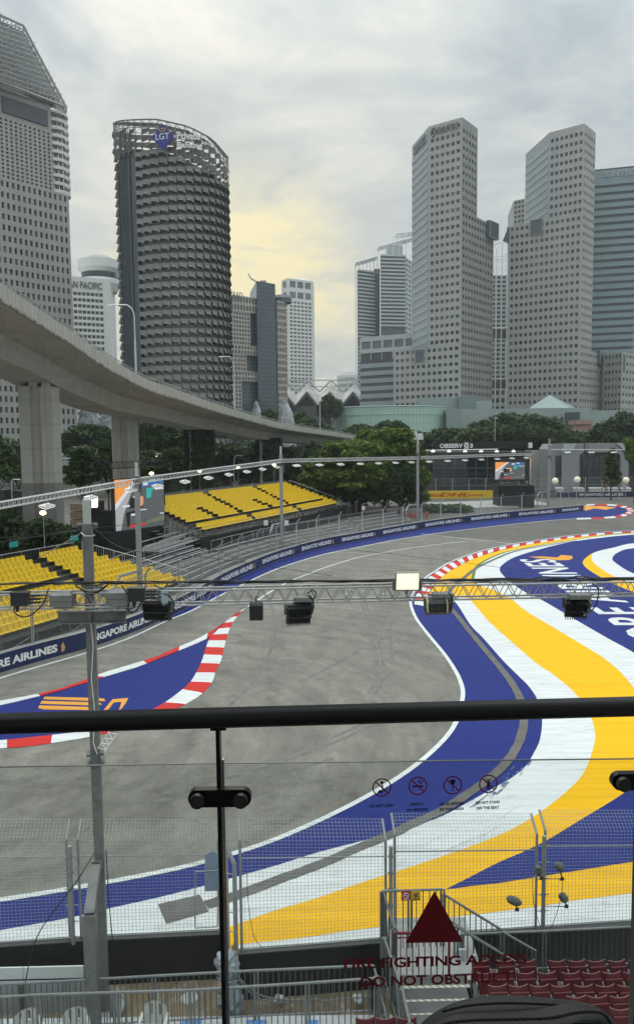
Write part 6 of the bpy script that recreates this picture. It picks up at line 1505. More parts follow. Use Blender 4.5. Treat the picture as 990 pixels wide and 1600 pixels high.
p = G(868.5, 777.5); q = G(1004, 776.5); hN = ZT(940, 768, p.y); board('advert_barrier', 'navy airline banner on the far barrier below the round balloon lamps at right', V((p.x, p.y, 0)), V((q.x, q.y, 0)), hN, 0, navy, 'SINGAPORE AIRLINES', letterw, tpos=(.26, .77), tz=.25, tht=.5)
u = (q-p).normalized(); emblem(V((p.x, p.y, hN*.2))+u*(q-p).length*.785+V((0, -.05, 0)), u, Wz, hN*.6)
em = emblem(V((p.x, p.y, hN*.2))+u*(q-p).length*.785+V((0, -.05, 0)), u, Wz, hN*.6); em.build('bird_emblem', mat('orange_emblem', (.6, .16, .08), .5, .05, 1), S.objects[-1] if False else [o for o in bpy.data.objects if o.name.startswith('banner')][-1])
# fence along the far straight
for k in range(14):
    x0 = 655+k*26; p = G(x0, 779.3-(x0-655)*.006); q = G(x0+25.2, 779.3-(x0-630)*.006); p = V((p.x, p.y+.5, 0)); q = V((q.x, q.y+.5, 0))
    t = thing('debris_fence', 'thin debris fence panel on the far straight, %s from its left end' % ORD[k], 'fence', p, 'debris fence panels on the far straight'); mb = MB()
    for e in (p, q): mb.tube(e, e+V((0, 0, 4.6)), .07, 4)
    mb.build('post', steel, t); mb = MB(); z = 1.4
    while z < 4.6: mb.tube(p+V((0, 0, z)), q+V((0, 0, z)), .011, 3, cap=False); z += .28
    mb.tube(p+V((0, 0, 4.5)), q+V((0, 0, 4.5)), .04, 4); mb.tube(p+V((0, 0, 2.9)), q+V((0, 0, 2.9)), .04, 4); mb.build('wires', fence_m, t)
# grey portal building
dG = 188
gm_ = mat('grey_cladding', (.30, .31, .32), .7, .06, .3, coords='World', brick=(2.4, 200, (.24, .25, .26))); gl_ = mat('light_cladding', (.42, .44, .46), .6, .05, .3)
t = thing('portal_building', 'grey building of two chamfered portals with dark glass at the right', 'building', pos(857, 740, dG))
mb = MB()
def pp(x, y, d=dG): return P(x, y, d)
def pris(pts, dep=9, d=dG, mi=0):
    mb.prism([pp(x, y, d) for x, y in pts], V((0, dep, 0)), mi)
pris([(856, 778), (856, 702), (862, 693.5), (880, 693.5), (877, 706), (876, 778)], 8, dG+1); pris([(877, 778), (877, 706), (883, 693.2), (911, 692.8), (911, 707), (904.5, 711), (904.5, 778)]); pris([(911.5, 706), (911.5, 692.5)][::-1]+[(980, 706), (972, 692), (918.8, 692.5), (918.8, 707)][2:3]+[(911.5, 692)] if False else [(919, 707), (919, 692.6), (971, 692), (981, 703), (981, 778), (969, 778), (969, 712), (962, 706)])
mb.build('cladding', gm_, t); mb = MB(); pris([(905, 778), (905, 709), (968.8, 709), (968.8, 778)], 2, dG+1.5); pris([(868, 752), (868, 712), (876, 712), (876, 752)], .6, dG+.6); pris([(911.3, 707), (911.3, 693), (918.7, 693), (918.7, 707)], 1, dG+3); mb.build('glass_front', glassd, t)
mb = MB()
for px in (910, 918, 927, 936, 945, 954, 963): mb.tube(pp(px, 776, dG+1.3), pp(px, 712, dG+1.3), .09, 4)
for py in (712.5, 730): mb.tube(pp(905, py, dG+1.3), pp(968, py, dG+1.3), .1, 4)
for px in range(908, 950, 6): mb.beam(pp(px, 710, dG+1.2), pp(px-3, 705, dG+.8), .3, .1)
mb.build('mullions', dsteel, t); mb = MB(); pris([(962, 692.2), (971, 691.8), (981.3, 703), (981.3, 704.5), (976, 704.5)], .3, dG-.4); pris([(883, 693.4), (900, 693), (894, 704), (878, 705.5)], .3, dG-.4); mb.build('chamfer_trim', gl_, t)
mb = MB(); mb.bx(V((pos(985, 740, 195).x, 195, 0)), V((14, 0, 0)), V((0, 10, 0)), V((0, 0, ZT(990, 715, 195)))); tag(mb.build('dark_building', glassd), 'dark low building at the right edge behind the leafy tree', 'building')
mb = MB(); a, b = pos(828, 740, 200), pos(858, 740, 200); mb.bx(a, b-a, V((0, 6, 0)), V((0, 0, ZT(840, 704, 200)))); tag(mb.build('ramp_wall', concrete), 'pale concrete wall between the black building and the grey portals', 'wall')
# balloon lamps
blm = mat('balloon_lamp', (.8, .75, .62), .6, .03, 1, emit=(1.0, .90, .70), est=.15)
for i, (px, py) in enumerate(((866.5, 751.5), (901, 749.5), (977, 750.5))):
    dd = 172; c = P(px, py, dd); t = thing('balloon_lamp', 'round white balloon lamp over the far barrier, %s of three' % ['left', 'middle', 'right'][i], 'lamp', V((c.x, c.y, 0)), 'round balloon lamps'); mb = MB(); mb.ell(c, .72, .72, .72, 18, 12); mb.build('balloon', blm, t, smooth=True); mb = MB(); mb.tube(V((c.x, c.y, 0)), c-V((0, 0, .7)), .06, 5); mb.build('stick', steel, t)
# white kerbside tents / cars row behind the far barrier
for i, (x0, x1) in enumerate(((868, 880), (896, 912), (921, 944), (948, 966), (969, 985))):
    dd = 186; p, q = P(x0, 768, dd), P(x1, 768, dd); mb = MB(); mb.bx(V((p.x, p.y, 0)), V((q.x-p.x, 0, 0)), V((0, 1.6, 0)), V((0, 0, ZT(x0, 763.5, dd)))); mb.add([V((p.x-.2, p.y-.1, ZT(x0, 763.5, dd))), V((q.x+.2, p.y-.1, ZT(x0, 763.5, dd))), V((q.x, p.y+1.6, ZT(x0, 761.5, dd))), V((p.x, p.y+1.6, ZT(x0, 761.5, dd)))], [(0, 1, 2, 3)])
    tag(mb.build('white_booth', mat('booth_white', (.5, .51, .5), .6, .1, 1)), 'low white booth behind the far navy barrier, %s from the left' % ORD[i], 'booth', 'white booths behind the far barrier')
# ------------------------------------------------------------------ trackside lighting: poles, trusses, lamps
def pole_far(label, px, py_top, d, r=.16, box=True):
    b = pos(px, 850, d); h = ZT(px, py_top, d); t = thing('lighting_pole', label, 'pole', b, 'lighting poles along the far barrier')
    mb = MB(); mb.box((b.x, b.y, (h-1.0)/2), (r*2, r*2, h-1.0)); mb.build('shaft', steel, t)
    mb = MB(); mb.box((b.x, b.y, h-.5), (r*1.1, r*1.1, 1.0)); mb.build('top_stub', alu, t)
    mb = MB(); z = ZT(px, py_top+28, d); mb.box((b.x, b.y-.02, z), (r*2.6, r*2.6, .5)); mb.box((b.x+r*1.6, b.y, z-.5), (r, r, .8)); mb.build('clamp', dsteel, t)
    # diagonal foot brace
    mb = MB(); s = wall_s(px); pt_, dd_, na = wall_at(s); q = b-dd_*3.2; zb = 3.4
    mb.beam(q+V((0, 0, 0)), q+V((0, 0, zb-.8)), .16, .16, up=V((1, 0, 0))); mb.beam(q+V((0, 0, zb-.8)), q+dd_*.7+V((0, 0, zb)), .16, .16); mb.beam(q+dd_*.7+V((0, 0, zb)), b+V((0, 0, zb)), .16, .16); mb.build('brace', steel, t)
    return t, b, h
pd = []
for lab, px, py, d in (('square lighting pole in front of the big video wall, right of the camera mast', 217, 722, 56), ('square lighting pole in front of the middle of the long yellow stand', 440.5, 697, 90), ('square lighting pole right of the bright green tree', 652, 682, 116), ('square lighting pole near the right end of the curved barrier', 855, 686, 143)):
    pd.append(pole_far(lab, px, py, d, .17 if d < 80 else .19))
nodes = [(-30, 795, 40), (217, 751, 56), (440.5, 720, 90), (652, 715.5, 116), (830, 709.5, 140)]
lm2 = mat('lit_lens', (.9, .9, .88), .4, .02, 1, emit=(1.0, .98, .92), est=1.3)
def panel_lamp(label, p, dirx, s=1.0, group='panel lamps under the far lighting truss'):
    t = thing('panel_lamp', label, 'lamp', p, group); mb = MB(); D = V(dirx).normalized(); n = V((-D.y, D.x, 0))
    mb.tube(p, p-V((0, 0, .35*s)), .02, 4); mb.tube(p+D*.2, p-V((0, 0, .3))+D*.3, .02, 4); mb.build('hanger', dsteel, t)
    mb = MB(); c = p-V((0, 0, .5*s)); mb.bx(c-D*.5*s-n*.25+V((0, 0, .05)), D*1.0*s+V((0, 0, .05)), n*.5+V((0, 0, .14)), V((0, 0, .07))); mb.build('housing', alu, t)
    mb = MB(); mb.bx(c-D*.47*s-n*.22+V((0, 0, .02)), D*.94*s+V((0, 0, .05)), n*.46+V((0, 0, .14)), V((0, 0, .025))); mb.build('lens', lm2, t); return t
k = 0
names = ['left of the video wall pole', 'between the video wall pole and middle pole', 'between middle pole and bright tree', 'in front of the black building']
for i, (a, b) in enumerate(zip(nodes[:-1], nodes[1:])):
    p, q = P(*a), P(*b); mb = MB(); truss(mb, p, q, .34 if i < 1 else .36, .42 if i < 1 else .7, .03+.005*i, .014+.004*i, square=i < 3); tag(mb.build('lighting_truss', alu), 'far lighting truss span '+names[i], 'truss', 'far lighting truss spans')
    n = [3, 7, 7, 7][i]
    for j in range(n):
        s = (j+.6)/n if i else (.34, .62, .93)[j]; c = p.lerp(q, s)
        panel_lamp('lit panel lamp %s of those hanging %s' % (ORD[j], names[i]), c-V((0, 0, .2)), q-p, 1.0 if i == 0 else 1.15)
# second far line of lamps (right edge) on a thin beam
p, q = P(855, 702.5, 150), P(1010, 703, 158); mb = MB(); mb.tube(p, q, .09, 5); tag(mb.build('lamp_beam', alu), 'thin beam carrying lit lamps in front of the grey portal building', 'beam')
for j, px in enumerate((886, 923, 958)): panel_lamp('lit lamp on the thin beam before the grey portals, %s from the left' % ORD[j], P(px, 703, 153), V((1, .05, 0)), 1.25, 'lamps on the thin beam')
p, q = P(668, 712, 160), P(852, 706, 152)
# far distant light truss under the viaduct
p, q = P(228, 711, 165), P(340, 708, 185); mb = MB(); truss(mb, p, q, .5, 1.5, .06, .03); tag(mb.build('distant_truss', alu), 'small distant lighting truss behind the trees, right of the second pier', 'truss')
p, q = P(95, 711, 175), P(180, 711, 180); mb = MB(); truss(mb, p, q, .5, 1.5, .06, .03); tag(mb.build('distant_truss', alu), 'small distant lighting truss between the first two viaduct piers', 'truss')
for j, (px, py, dd) in enumerate(((112, 715, 170), (141, 715, 172), (166, 714.5, 172), (246, 713, 165), (296, 712, 172))):
    m1 = MB(); c = P(px, py, dd); m1.box(c, (.9, .4, .3)); m1.tube(c, c+V((0, 0, .6)), .04, 4); tag(m1.build('distant_lamp', lm2), 'tiny lit lamp among the trees under the viaduct, %s from the left' % ORD[j], 'lamp', 'tiny lamps among the trees')
# ------------------------------------------------------------------ near lighting mast with truss
DN = 15.9; bx_ = pos(160, 1570, DN); ztop = ZT(136, 818, DN); mastm = mat('mast_steel', (.20, .205, .20), .5, .2, 4, metal=.35, dirt=(.12, .12, .115), dirt_scale=2.5)
top = P(136.5, 818, DN)
t = thing('lighting_mast', 'near square steel mast with a pale stub on top, carrying the lamp truss', 'mast', bx_)
mb = MB(); s = .096; base = V((top.x+.03, DN, 0)); mb.box((top.x, DN, ztop/2), (s*2, s*2, ztop), rad(8)); mb.build('shaft', mastm, t)
mb = MB(); mb.box((top.x, DN, ztop+.25), (.16, .16, .5), rad(14)); mb.build('top_stub', alu, t)
mb = MB(); mb.tube((top.x-.2, DN-.05, ztop-.03), (top.x+.2, DN+.05, ztop-.03), .03, 8)
for sx in (-.17, .17): mb.lathe(V((top.x+sx, DN, ztop-.05)), [(0, -.05), (.05, -.04), (.06, .02), (.04, .06), (0, .07)], 10)
mb.build('pulley_bar', dsteel, t)
mb = MB(); hp = ZT(150, 1300, DN)   # lower brace
zb0 = ZT(150, 1346, DN); zc0 = ZT(135, 1425, DN-.9); A_ = V((top.x-.02, DN-.2, zb0)); B_ = V((P(140, 1425, DN-1.0).x, DN-1.0, zc0)); mb.beam(A_, B_, .2, .2); mb.beam(B_+V((0, 0, .03)), V((B_.x+.02, DN-1.0, 0)), .24, .22, up=V((0, 1, 0))); mb.beam(A_, V((top.x, DN, zb0)), .2, .2); mb.build('brace', mastm, t)
mb = MB()
for y in (1175, 1190): z = ZT(150, y, DN); mb.box((top.x, DN, z), (.36, .36, .05), rad(14))
z = ZT(150, 1182, DN); mb.box((top.x+.03, DN-.17, z), (.16, .08, .22), rad(14)); mb.build('clamp_bands', dsteel, t)
mb = MB(); truss(mb, P(160, 1170, DN-.1), P(176, 1146, DN-.1), .16, .15, .012, .008); mb.build('short_truss_arm', white, t)
mb = MB(); mb.path([P(141, 965, DN-.2), P(146, 1010, DN-.2), P(143, 1060, DN-.2), P(148, 1110, DN-.2), P(146, 1160, DN-.2), P(152, 1178, DN-.2)], .009, 5); mb.build('cable', white, t)
mb = MB(); mb.box((top.x, DN-.0, .15), (.8, .6, .05)); 
for sx in (-1, 1): mb.add([V((top.x+sx*.2, DN-.3, .17)), V((top.x+sx*.38, DN-.3, .17)), V((top.x+sx*.16, DN-.3, .9)), V((top.x+sx*.2, DN-.27, .17)), V((top.x+sx*.38, DN-.27, .17)), V((top.x+sx*.16, DN-.27, .9))], [(0, 1, 2), (3, 5, 4), (0, 3, 4, 1), (1, 4, 5, 2), (2, 5, 3, 0)])
mb.build('base_plate', steel, t)
# ropes tied to its top and guy wires
mb = MB()
pts = [P(127, 832, DN-.15), P(133, 838, DN-.22), P(142, 838, DN-.22), P(148, 836, DN-.1)]; mb.path(pts, .018, 5); mb.path([P(127, 833, DN-.1), P(105, 846, DN+1.5), P(60, 872, DN+5)], .012, 4); mb.build('rope', steel, t)
for lab, pts in (('thin guy wire from the mast top to the lower right', [(147, 826, 16.6), (215, 862, 30), (330, 872, 50), (520, 900, 50)]),
                 ('thin wire sagging across the track to the right above the apex', [(300, 843, 60), (430, 847, 62), (560, 860, 66), (700, 876, 70), (830, 892, 74), (1010, 905, 78)]),
                 ('thin wire from the mast to the left edge', [(126, 828, 16.6), (60, 838, 20), (-20, 850, 24)]), ('second thin wire crossing behind the mast', [(-10, 842, 44), (120, 828, 46), (215, 818, 50)]),
                 ('thin guy wire from the mast to the near railing', [(147, 1334, 15.6), (118, 1380, 15.2), (60, 1460, 14.8), (40, 1535, 14.5)]), ('thin black cord hanging beside the mast', [(166, 1328, 16.3), (170, 1400, 16.2), (176, 1470, 16.2), (179, 1517, 16.2)])):
    mb = MB(); q = [tuple(P(*p)) for p in pts]; q = [V(p) for p in cat_rom(q, 6)]; r_ = .012 if q[0].y > 30 or q[-1].y > 40 else .008
    mb.path(q, r_*1.4, 4); tag(mb.build('wire', rubber), lab, 'wire')
# truss
DT = DN-.32; tl = P(-60, 941, DT-.1); tr_ = P(1060, 917, DT+.6)
tl = V((tl.x, tl.y, ZT(-60, 940.5, tl.y))); tmid = P(140, 931, DT); 
def flat_truss(mb, p, q, s, bay, r, r2):
    d = (q-p).normalized(); a = V((-d.y, d.x, 0)).normalized()*s/2; b = V((0, 0, s/2)); n = int((q-p).length/bay)
    for c in (a+b, -a+b, a-b, -a-b): mb.tube(p+c, q+c, r, 8)
    for i in range(n):
        s0, s1 = p.lerp(q, i/n), p.lerp(q, (i+1)/n); sm = (s0+s1)/2
        for c in (a, -a): mb.tube(s0+c-b, sm+c+b, r2, 5, cap=False); mb.tube(sm+c+b, s1+c-b, r2, 5, cap=False)
        if i % 3 == 0: mb.tube(s0+a+b, s0-a+b, r2, 5, cap=False); mb.tube(s0+a-b, s0-a-b, r2, 5, cap=False)
trm = mat('truss_steel', (.36, .36, .35), .4, .15, 6, metal=.5)
t = thing('lamp_truss', 'near aluminium lamp truss crossing the whole picture', 'truss', tmid)
mb = MB(); flat_truss(mb, tl, P(495, 927.5, DT+.25), .30, .32, .021, .010); mb.build('truss_section', trm, t)
mb = MB(); flat_truss(mb, P(495, 927.5, DT+.25), tr_, .30, .32, .021, .010); mb.build('truss_section', trm, t)
mb = MB()
for px in (538, 596):
    mb = MB()
    for dx in (0, 5): mb.tube(P(px+dx, 914, DT+.1), P(px+dx, 941, DT+.1), .014, 4)
    mb.tube(P(px, 928, DT+.1), P(px+5, 928, DT+.1), .01, 4); mb.build('joint_plate', alu, t)
# black cables lying along the truss
def on_truss(px, dy=0.0, dd=0.0):
    f = (px+60)/1120; p = tl.lerp(tr_, f); y = 912-(px)*.0075; return P(px, y+dy, p.y+dd)
rs = random.Random(21)
for k in range(6):
    pts = []; px = -50
    while px < 1050:
        pts.append(tuple(on_truss(px, rs.uniform(-2.2, 2.0)+(-.0 if px > 200 else 0), rs.uniform(-.12, .12)))); px += 45
    mb = MB(); mb.path([V(p) for p in cat_rom(pts, 4)], .013, 5); o = mb.build('truss_cable', rubber); tag(o, 'black cable lying along the top of the near lamp truss', 'cable', 'cables along the near truss')
for k, pts in enumerate(([(85, 914), (110, 912), (140, 915), (165, 912)], [(120, 916), (135, 924), (150, 925), (168, 914)], [(118, 914), (138, 928), (155, 925), (170, 912)], [(190, 915), (203, 935), (200, 950), (206, 958), (216, 950), (222, 936)], [(22, 948), (26, 960), (45, 963), (66, 945), (76, 920)], [(240, 914), (256, 920), (262, 912), (275, 906)], [(255, 928), (262, 930), (272, 944), (268, 960), (258, 964)],
                         [(484, 930), (490, 945), (486, 960), (478, 964)], [(480, 928), (488, 922), (494, 928), (488, 936), (480, 930)], [(700, 925), (706, 935), (703, 945), (698, 935)], [(925, 912), (934, 922), (930, 945), (918, 958), (908, 956)], [(830, 905), (850, 901), (880, 904), (905, 900), (930, 904), (960, 903)], [(835, 908), (860, 905), (890, 907)])):
    mb = MB(); q = [tuple(P(x, y, DT-.35 if k > 2 else DT-.28)) for x, y in pts]; mb.path([V(p) for p in cat_rom(q, 5)], .014, 5); tag(mb.build('looped_cable', rubber), 'looped black cable at the near truss, %s' % ['draped left of the mast', 'upper loop across the mast', 'lower loop across the mast', 'hanging under the right junction box', 'hanging under the far left junction box', 'over the first big lamp', 'round the first big lamp', 'beside the second lamp', 'coiled above the second lamp', 'beside the lamp at the kerb apex', 'round the right lamp', 'tangled on the truss at right, long', 'tangled on the truss at right, short'][k], 'cable')
# bracket: channel beam clamped across the mast
t = thing('mast_bracket', 'steel channel bracket clamped across the near mast under the truss', 'bracket', P(140, 963, DN-.2))
mb = MB(); a, b = P(91, 964, DN-.35), P(197, 962, DN-.15); u = b-a; n = V((u.y, -u.x, 0)).normalized(); h = .24
mb.bx(a-V((0, 0, h/2)), u, n*.02, V((0, 0, h))); mb.bx(a-V((0, 0, h/2)), u, n*.16, V((0, 0, .02))); mb.bx(a+V((0, 0, h/2)), u, n*.16, V((0, 0, .02)))
mb.bx(a+u*.47-V((0, 0, h/2)), u*.02, n*.14, V((0, 0, h))); mb.build('channel_beam', mastm, t)
mb = MB(); mb.bx(a+u*.1+V((0, .5, h/2+.02)), u*.84, V((0, -.06, 0)), V((0, 0, .05))); mb.tube(a+u*.08+V((0, 0, h/2)), a+u*.18+V((0, .45, h/2+.1)), .02, 5); mb.tube(a+u*.93+V((0, 0, h/2)), a+u*.9+V((0, .4, h/2+.1)), .02, 5); mb.build('rear_bar', mastm, t)
for lab, x0, x1, y0, y1 in (('grey metal driver box on the truss, left of the mast', 78, 112, 925, 949), ('grey metal driver box on the truss, right of the mast', 165, 199, 921, 945)):
    t = thing('driver_box', lab, 'box', P((x0+x1)/2, y1, DT-.3), 'grey driver boxes on the truss'); mb = MB(); a, b = P(x0, y1, DT-.35), P(x1, y1, DT-.3); z1_ = ZT(x0, y0+6, DT-.35); u = b-a; mb.bx(a, u, V((0, .3, 0)), V((0, 0, (z1_-a.z)*.45))); mb.bx(a-u*.03+V((0, 0, (z1_-a.z)*.5)), u*1.06, V((0, .3, 0)), V((0, 0, (z1_-a.z)*.5))); mb.bx(a+u*.02+V((0, .02, (z1_-a.z)*.42)), u*.96, V((0, .26, 0)), V((0, 0, (z1_-a.z)*.1)))
    mb.frustum(a+u/2+V((0, .15, (z1_-a.z))), (u.length*1.04, .3), (u.length*.8, .16), .06); mb.build('body', mastm, t)
for lab, x0, x1, y0, y1 in (('black junction box on the truss at the far left', 17, 42, 929, 947), ('black junction box on the truss right of the mast', 200, 224, 922, 940)):
    t = thing('junction_box', lab, 'box', P((x0+x1)/2, y1, DT-.3), 'black junction boxes on the truss'); mb = MB(); a, b = P(x0, y1, DT-.4), P(x1, y1, DT-.38); z1_ = ZT(x0, y0, DT-.4); u = b-a; mb.bx(a, u, V((0, .2, 0)), V((0, 0, z1_-a.z))); mb.bx(a+V((0, 0, z1_-a.z+.005))-u*.05, u*1.1, V((0, .22, 0)), V((0, 0, .03))); mb.build('case', blackp, t)
    mb = MB(); 
    for i in range(3): c = b+V((.02, .1, .05+i*.07)); mb.tube(c, c+V((.22, .02, 0)), .022, 6); mb.tube(c+V((.22, .02, 0)), c+V((.36, .05, .02-i*.02)), .012, 5)
    mb.tube(a+u*.4, a+u*.4-V((0, 0, .12)), .05, 6, r2=.02); mb.build('connectors', rubber, t)
# floodlights
def floodlight(label, px, py, w_px, h_px, d, tilt, rz=0, lit=False):
    c = P(px, py, d); w_ = w_px/1200*d; h_ = h_px/1200*d; t = thing('floodlight', label, 'floodlight', c, 'big floodlights on the near truss')
    M = Matrix.Translation(c) @ Matrix.Rotation(rz, 4, 'Z') @ Matrix.Rotation(tilt, 4, 'X')
    def tf(mb): mb.v = [tuple(M @ V(v)) for v in mb.v]; return mb
    # local: lens looks along -y ; z up
    mb = MB(); mb.bx((-w_/2, -.03, -h_/2), (w_, 0, 0), (0, .07, 0), (0, 0, h_)); tf(mb).build('housing', blackp if not lit else mastm, t)
    mb = MB()
    nf_ = 13
    for half in (0, 1):
        for i in range(nf_):
            x = -w_*.46+i*w_*.92/(nf_-1); mb.bx((x-.006, .04, -h_*.46+half*h_*.48), (.012, 0, 0), (0, .11, 0), (0, 0, h_*.44))
    mb.bx((-w_/2, .04, -.015), (w_, 0, 0), (0, .12, 0), (0, 0, .03)); tf(mb).build('cooling_fins', blackp, t)
    mb = MB(); mb.bx((-w_*.46, -.045, -h_*.46), (w_*.92, 0, 0), (0, .012, 0), (0, 0, h_*.92)); tf(mb).build('lens', mat('lit_flood_lens', (.9, .9, .8), .3, .02, 1, emit=(1.0, .93, .58), est=.9) if lit else mat('lens_glass', (.03, .03, .032), .1, .1, 1, spec=.8), t)
    mb = MB(); e = c+V((0, 0, 0)); 
    for s in (-1, 1):
        p0 = M @ V((s*(w_/2+.03), .03, 0)); p1 = V((p0.x, p0.y, c.z+h_*.42)) if not lit else V((p0.x, p0.y, c.z-h_*.45)); mb.beam(p0, p1, .05, .018); 
    za = (c.z+h_*.42) if not lit else (c.z-h_*.45); mb.beam(V((c.x-w_/2-.04, c.y, za)), V((c.x+w_/2+.04, c.y, za)), .05, .018); mb.tube(V((c.x, c.y, za)), V((c.x, c.y+.1, za+(.12 if not lit else -.08))), .025, 6); mb.build('yoke', dsteel, t)
    return t
def lf(mb): pass
fl1 = floodlight('black finned floodlight hanging from the truss over the middle of the track', 466, 958, 38, 36, DT, rad(205), rad(12))
floodlight('grey finned floodlight just right of the near mast, over the navy banner', 247, 953, 42, 32, DT-.1, rad(190), rad(-5)); floodlight('dark floodlight hanging at the kerb apex with pale side plates', 684, 946, 40, 26, DT, rad(235), rad(8)); floodlight('black floodlight hanging in front of the painted letters at right', 899, 949, 34, 36, DT+.1, rad(208), rad(-14)); floodlight('lit floodlight standing on the truss with a glowing cream lens', 636, 908, 38, 32, DT, rad(18), 0, True)
mb = MB(); c = P(684, 944, DT-.35)
for s in (-1, 1): mb.bx(c+V((s*.2, .1, -.2)), V((.02, 0, 0)), V((0, .3, .12)), V((0, 0, .22)))
tag(mb.build('side_plates', mat('pale_yellow_plate', (.5, .5, .3), .5, .1, 2)), 'pale yellow end plates of a lamp bracket at the kerb apex', 'bracket')
for px, yb in ((466, 938), (899, 934), (684, 932)):
    t = thing('lamp_driver', {466: 'grey driver box above the middle floodlight', 899: 'grey driver box above the right floodlight', 684: 'grey driver box above the floodlight at the kerb apex'}[px], 'box', P(px, yb, DT)); mb = MB(); a = P(px-8, yb+3, DT-.12); mb.bx(a, V((.42, 0, 0)), V((0, .25, 0)), V((0, 0, .09))); 
    mb.path([P(px+18, yb+2, DT), P(px+24, yb+10, DT-.05), P(px+20, yb+22, DT-.05), P(px+12, yb+28, DT-.05)], .022, 5); mb.build('body', mastm, t)
t = thing('loudspeaker', 'small black box loudspeaker hanging from the truss left of the middle floodlight', 'speaker', P(400, 956, DT)); mb = MB(); c = P(400.5, 956, DT); mb.box(c, (.27, .24, .31)); mb.build('cabinet', blackp, t); mb = MB(); mb.tube(c+V((-.12, 0, .16)), c+V((-.12, 0, .2)), .012, 4); mb.tube(c+V((.12, 0, .16)), c+V((.12, 0, .2)), .012, 4); mb.tube(c+V((-.12, 0, .2)), c+V((.12, 0, .2)), .014, 4); mb.tube(c+V((0, 0, .2)), c+V((0, 0, .33)), .018, 5); mb.build('bracket', dsteel, t); mb = MB(); mb.box(c+V((0, -.125, -.01)), (.24, .008, .27)); mb.build('grille', black, t)
mb = MB(); c = P(257, 930, DT-.2); mb.tube(c-V((0, 0, .2)), c+V((0, 0, .1)), .07, 8); mb.tube(c+V((0, 0, .1)), c+V((0, 0, .16)), .03, 8); tag(mb.build('plastic_bottle', mat('pale_blue_plastic', (.35, .45, .5), .3, .1, 3)), 'pale blue plastic bottle-like cover tied to the truss above the first big lamp', 'bottle')
# ------------------------------------------------------------------ near barrier and debris fence
nbm = mat('black_barrier', (.018, .019, .02), .7, .3, 1.5)
BHn = 1.1
def nwall(name, label, pts, h=BHn, th=.16, m=nbm, z0=0, cat='barrier', cap=None):
    pts = [V((p.x, p.y, 0)) for p in pts]; t = thing(name, label, cat, pts[0]); mb = MB(); cp = MB()
    for a, b in zip(pts[:-1], pts[1:]):
        n = (b-a).cross(V((0, 0, 1))).normalized(); n = -n if n.dot(CAM-a) > 0 else n
        mb.bx(a+V((0, 0, z0)), b-a, n*th, V((0, 0, h-z0))); cp.bx(a-n*.02+V((0, 0, h+.003)), b-a, n*(th+.04), V((0, 0, .03)))
    mb.build('wall_block', m, t); cp.build('capping', mat('dark_cap', (.05, .053, .053), .6, .2, 3), t); return t
wl = [G(-120, 1488, BHn), G(0, 1481, BHn), G(140, 1471, BHn), G(344, 1461, BHn)]
wr = [G(366, 1493, BHn), G(480, 1484, BHn), G(600, 1474, BHn), G(720, 1464, BHn), G(860, 1455, BHn), G(990, 1446, BHn), G(1150, 1434, BHn)]
nwall('near_barrier', 'black near safety barrier left of the dark glass joint', wl); nwall('near_barrier', 'black near safety barrier right of the dark glass joint, running to the right edge', wr)
def npt(px):
    L_ = wl if px < 345 else wr
    for a, b in zip(L_[:-1], L_[1:]):
        qa = R3.transposed() @ (a-CAM); qb = R3.transposed() @ (b-CAM); xa = 495+F*qa.x/-qa.z; xb = 495+F*qb.x/-qb.z
        if xa <= px <= xb: return V((*(a.lerp(b, (px-xa)/(xb-xa)).xy), BHn))
    return V((*L_[0].xy, BHn)) if px < xa else V((*L_[-1].xy, BHn))
wirem = mat('near_wire', (.42, .43, .43), .45, .1, 6, metal=.4)
def nfence(label, px0, px1, ytop0, ytop1, ykink):
    a, b = npt(px0), npt(px1); a.y += .12; b.y += .12; n = V((-(b-a).y, (b-a).x, 0)).normalized(); n = n if n.y > 0 else -n
    zk0 = ZT(px0, ykink+14, a.y); zk1 = ZT(px1, ykink+14, b.y)
    ak, bk_ = V((a.x, a.y, zk0)), V((b.x, b.y, zk1)); at_, bt = ak+n*.38+V((0, 0, .32)), bk_+n*.38+V((0, 0, .32))
    t = thing('debris_fence', label, 'fence', a, 'near debris fence panels')
    for lo, mi_, hi in ((a, ak, at_), (b, bk_, bt)):
        mb = MB(); mb.tube(lo, mi_, .032, 8); mb.tube(mi_, hi, .03, 8); mb.build('post', steel, t)
    mb = MB(); L_ = (b-a).length; st = .083; nx = int(L_/st); nz = int((zk0-a.z)/st)
    for i in range(1, nx): s = i/nx; mb.tube(a.lerp(b, s), ak.lerp(bk_, s), .0037, 3, cap=False); mb.tube(ak.lerp(bk_, s), at_.lerp(bt, s), .0037, 3, cap=False)
    for j in range(nz+1):
        s = j/nz; c0, c1 = a.lerp(ak, s), b.lerp(bk_, s); m0 = c0.lerp(c1, .5)+V((0, 0, -.012)); mb.tube(c0, m0, .0037, 3, cap=False); mb.tube(m0, c1, .0037, 3, cap=False)
    for j in range(1, 7): s = j/6; mb.tube(ak.lerp(at_, s), bk_.lerp(bt, s), .0037, 3, cap=False)
    mb.build('wire_mesh', wirem, t)
    mb = MB(); s = .84; mb.tube(a.lerp(ak, s), b.lerp(bk_, s), .016, 6); mb.build('top_rail', steel, t); mb = MB(); mb.tube(a+V((0, 0, .04)), b+V((0, 0, .04)), .016, 6); mb.build('bottom_rail', steel, t)
nfence('near wire fence panel at the left edge of the photo', -140, 107, 1268, 1270, 1299); nfence('near wire fence panel behind the lighting mast', 125, 343, 1270, 1272, 1299)
nfence('near wire fence panel between the dark glass joint and the gate stairs', 377, 603, 1287, 1266, 1299); nfence('near wire fence panel above the gate stairs', 617, 838, 1266, 1256, 1290); nfence('near wire fence panel at the right edge with the microphones', 851, 1090, 1256, 1250, 1284)
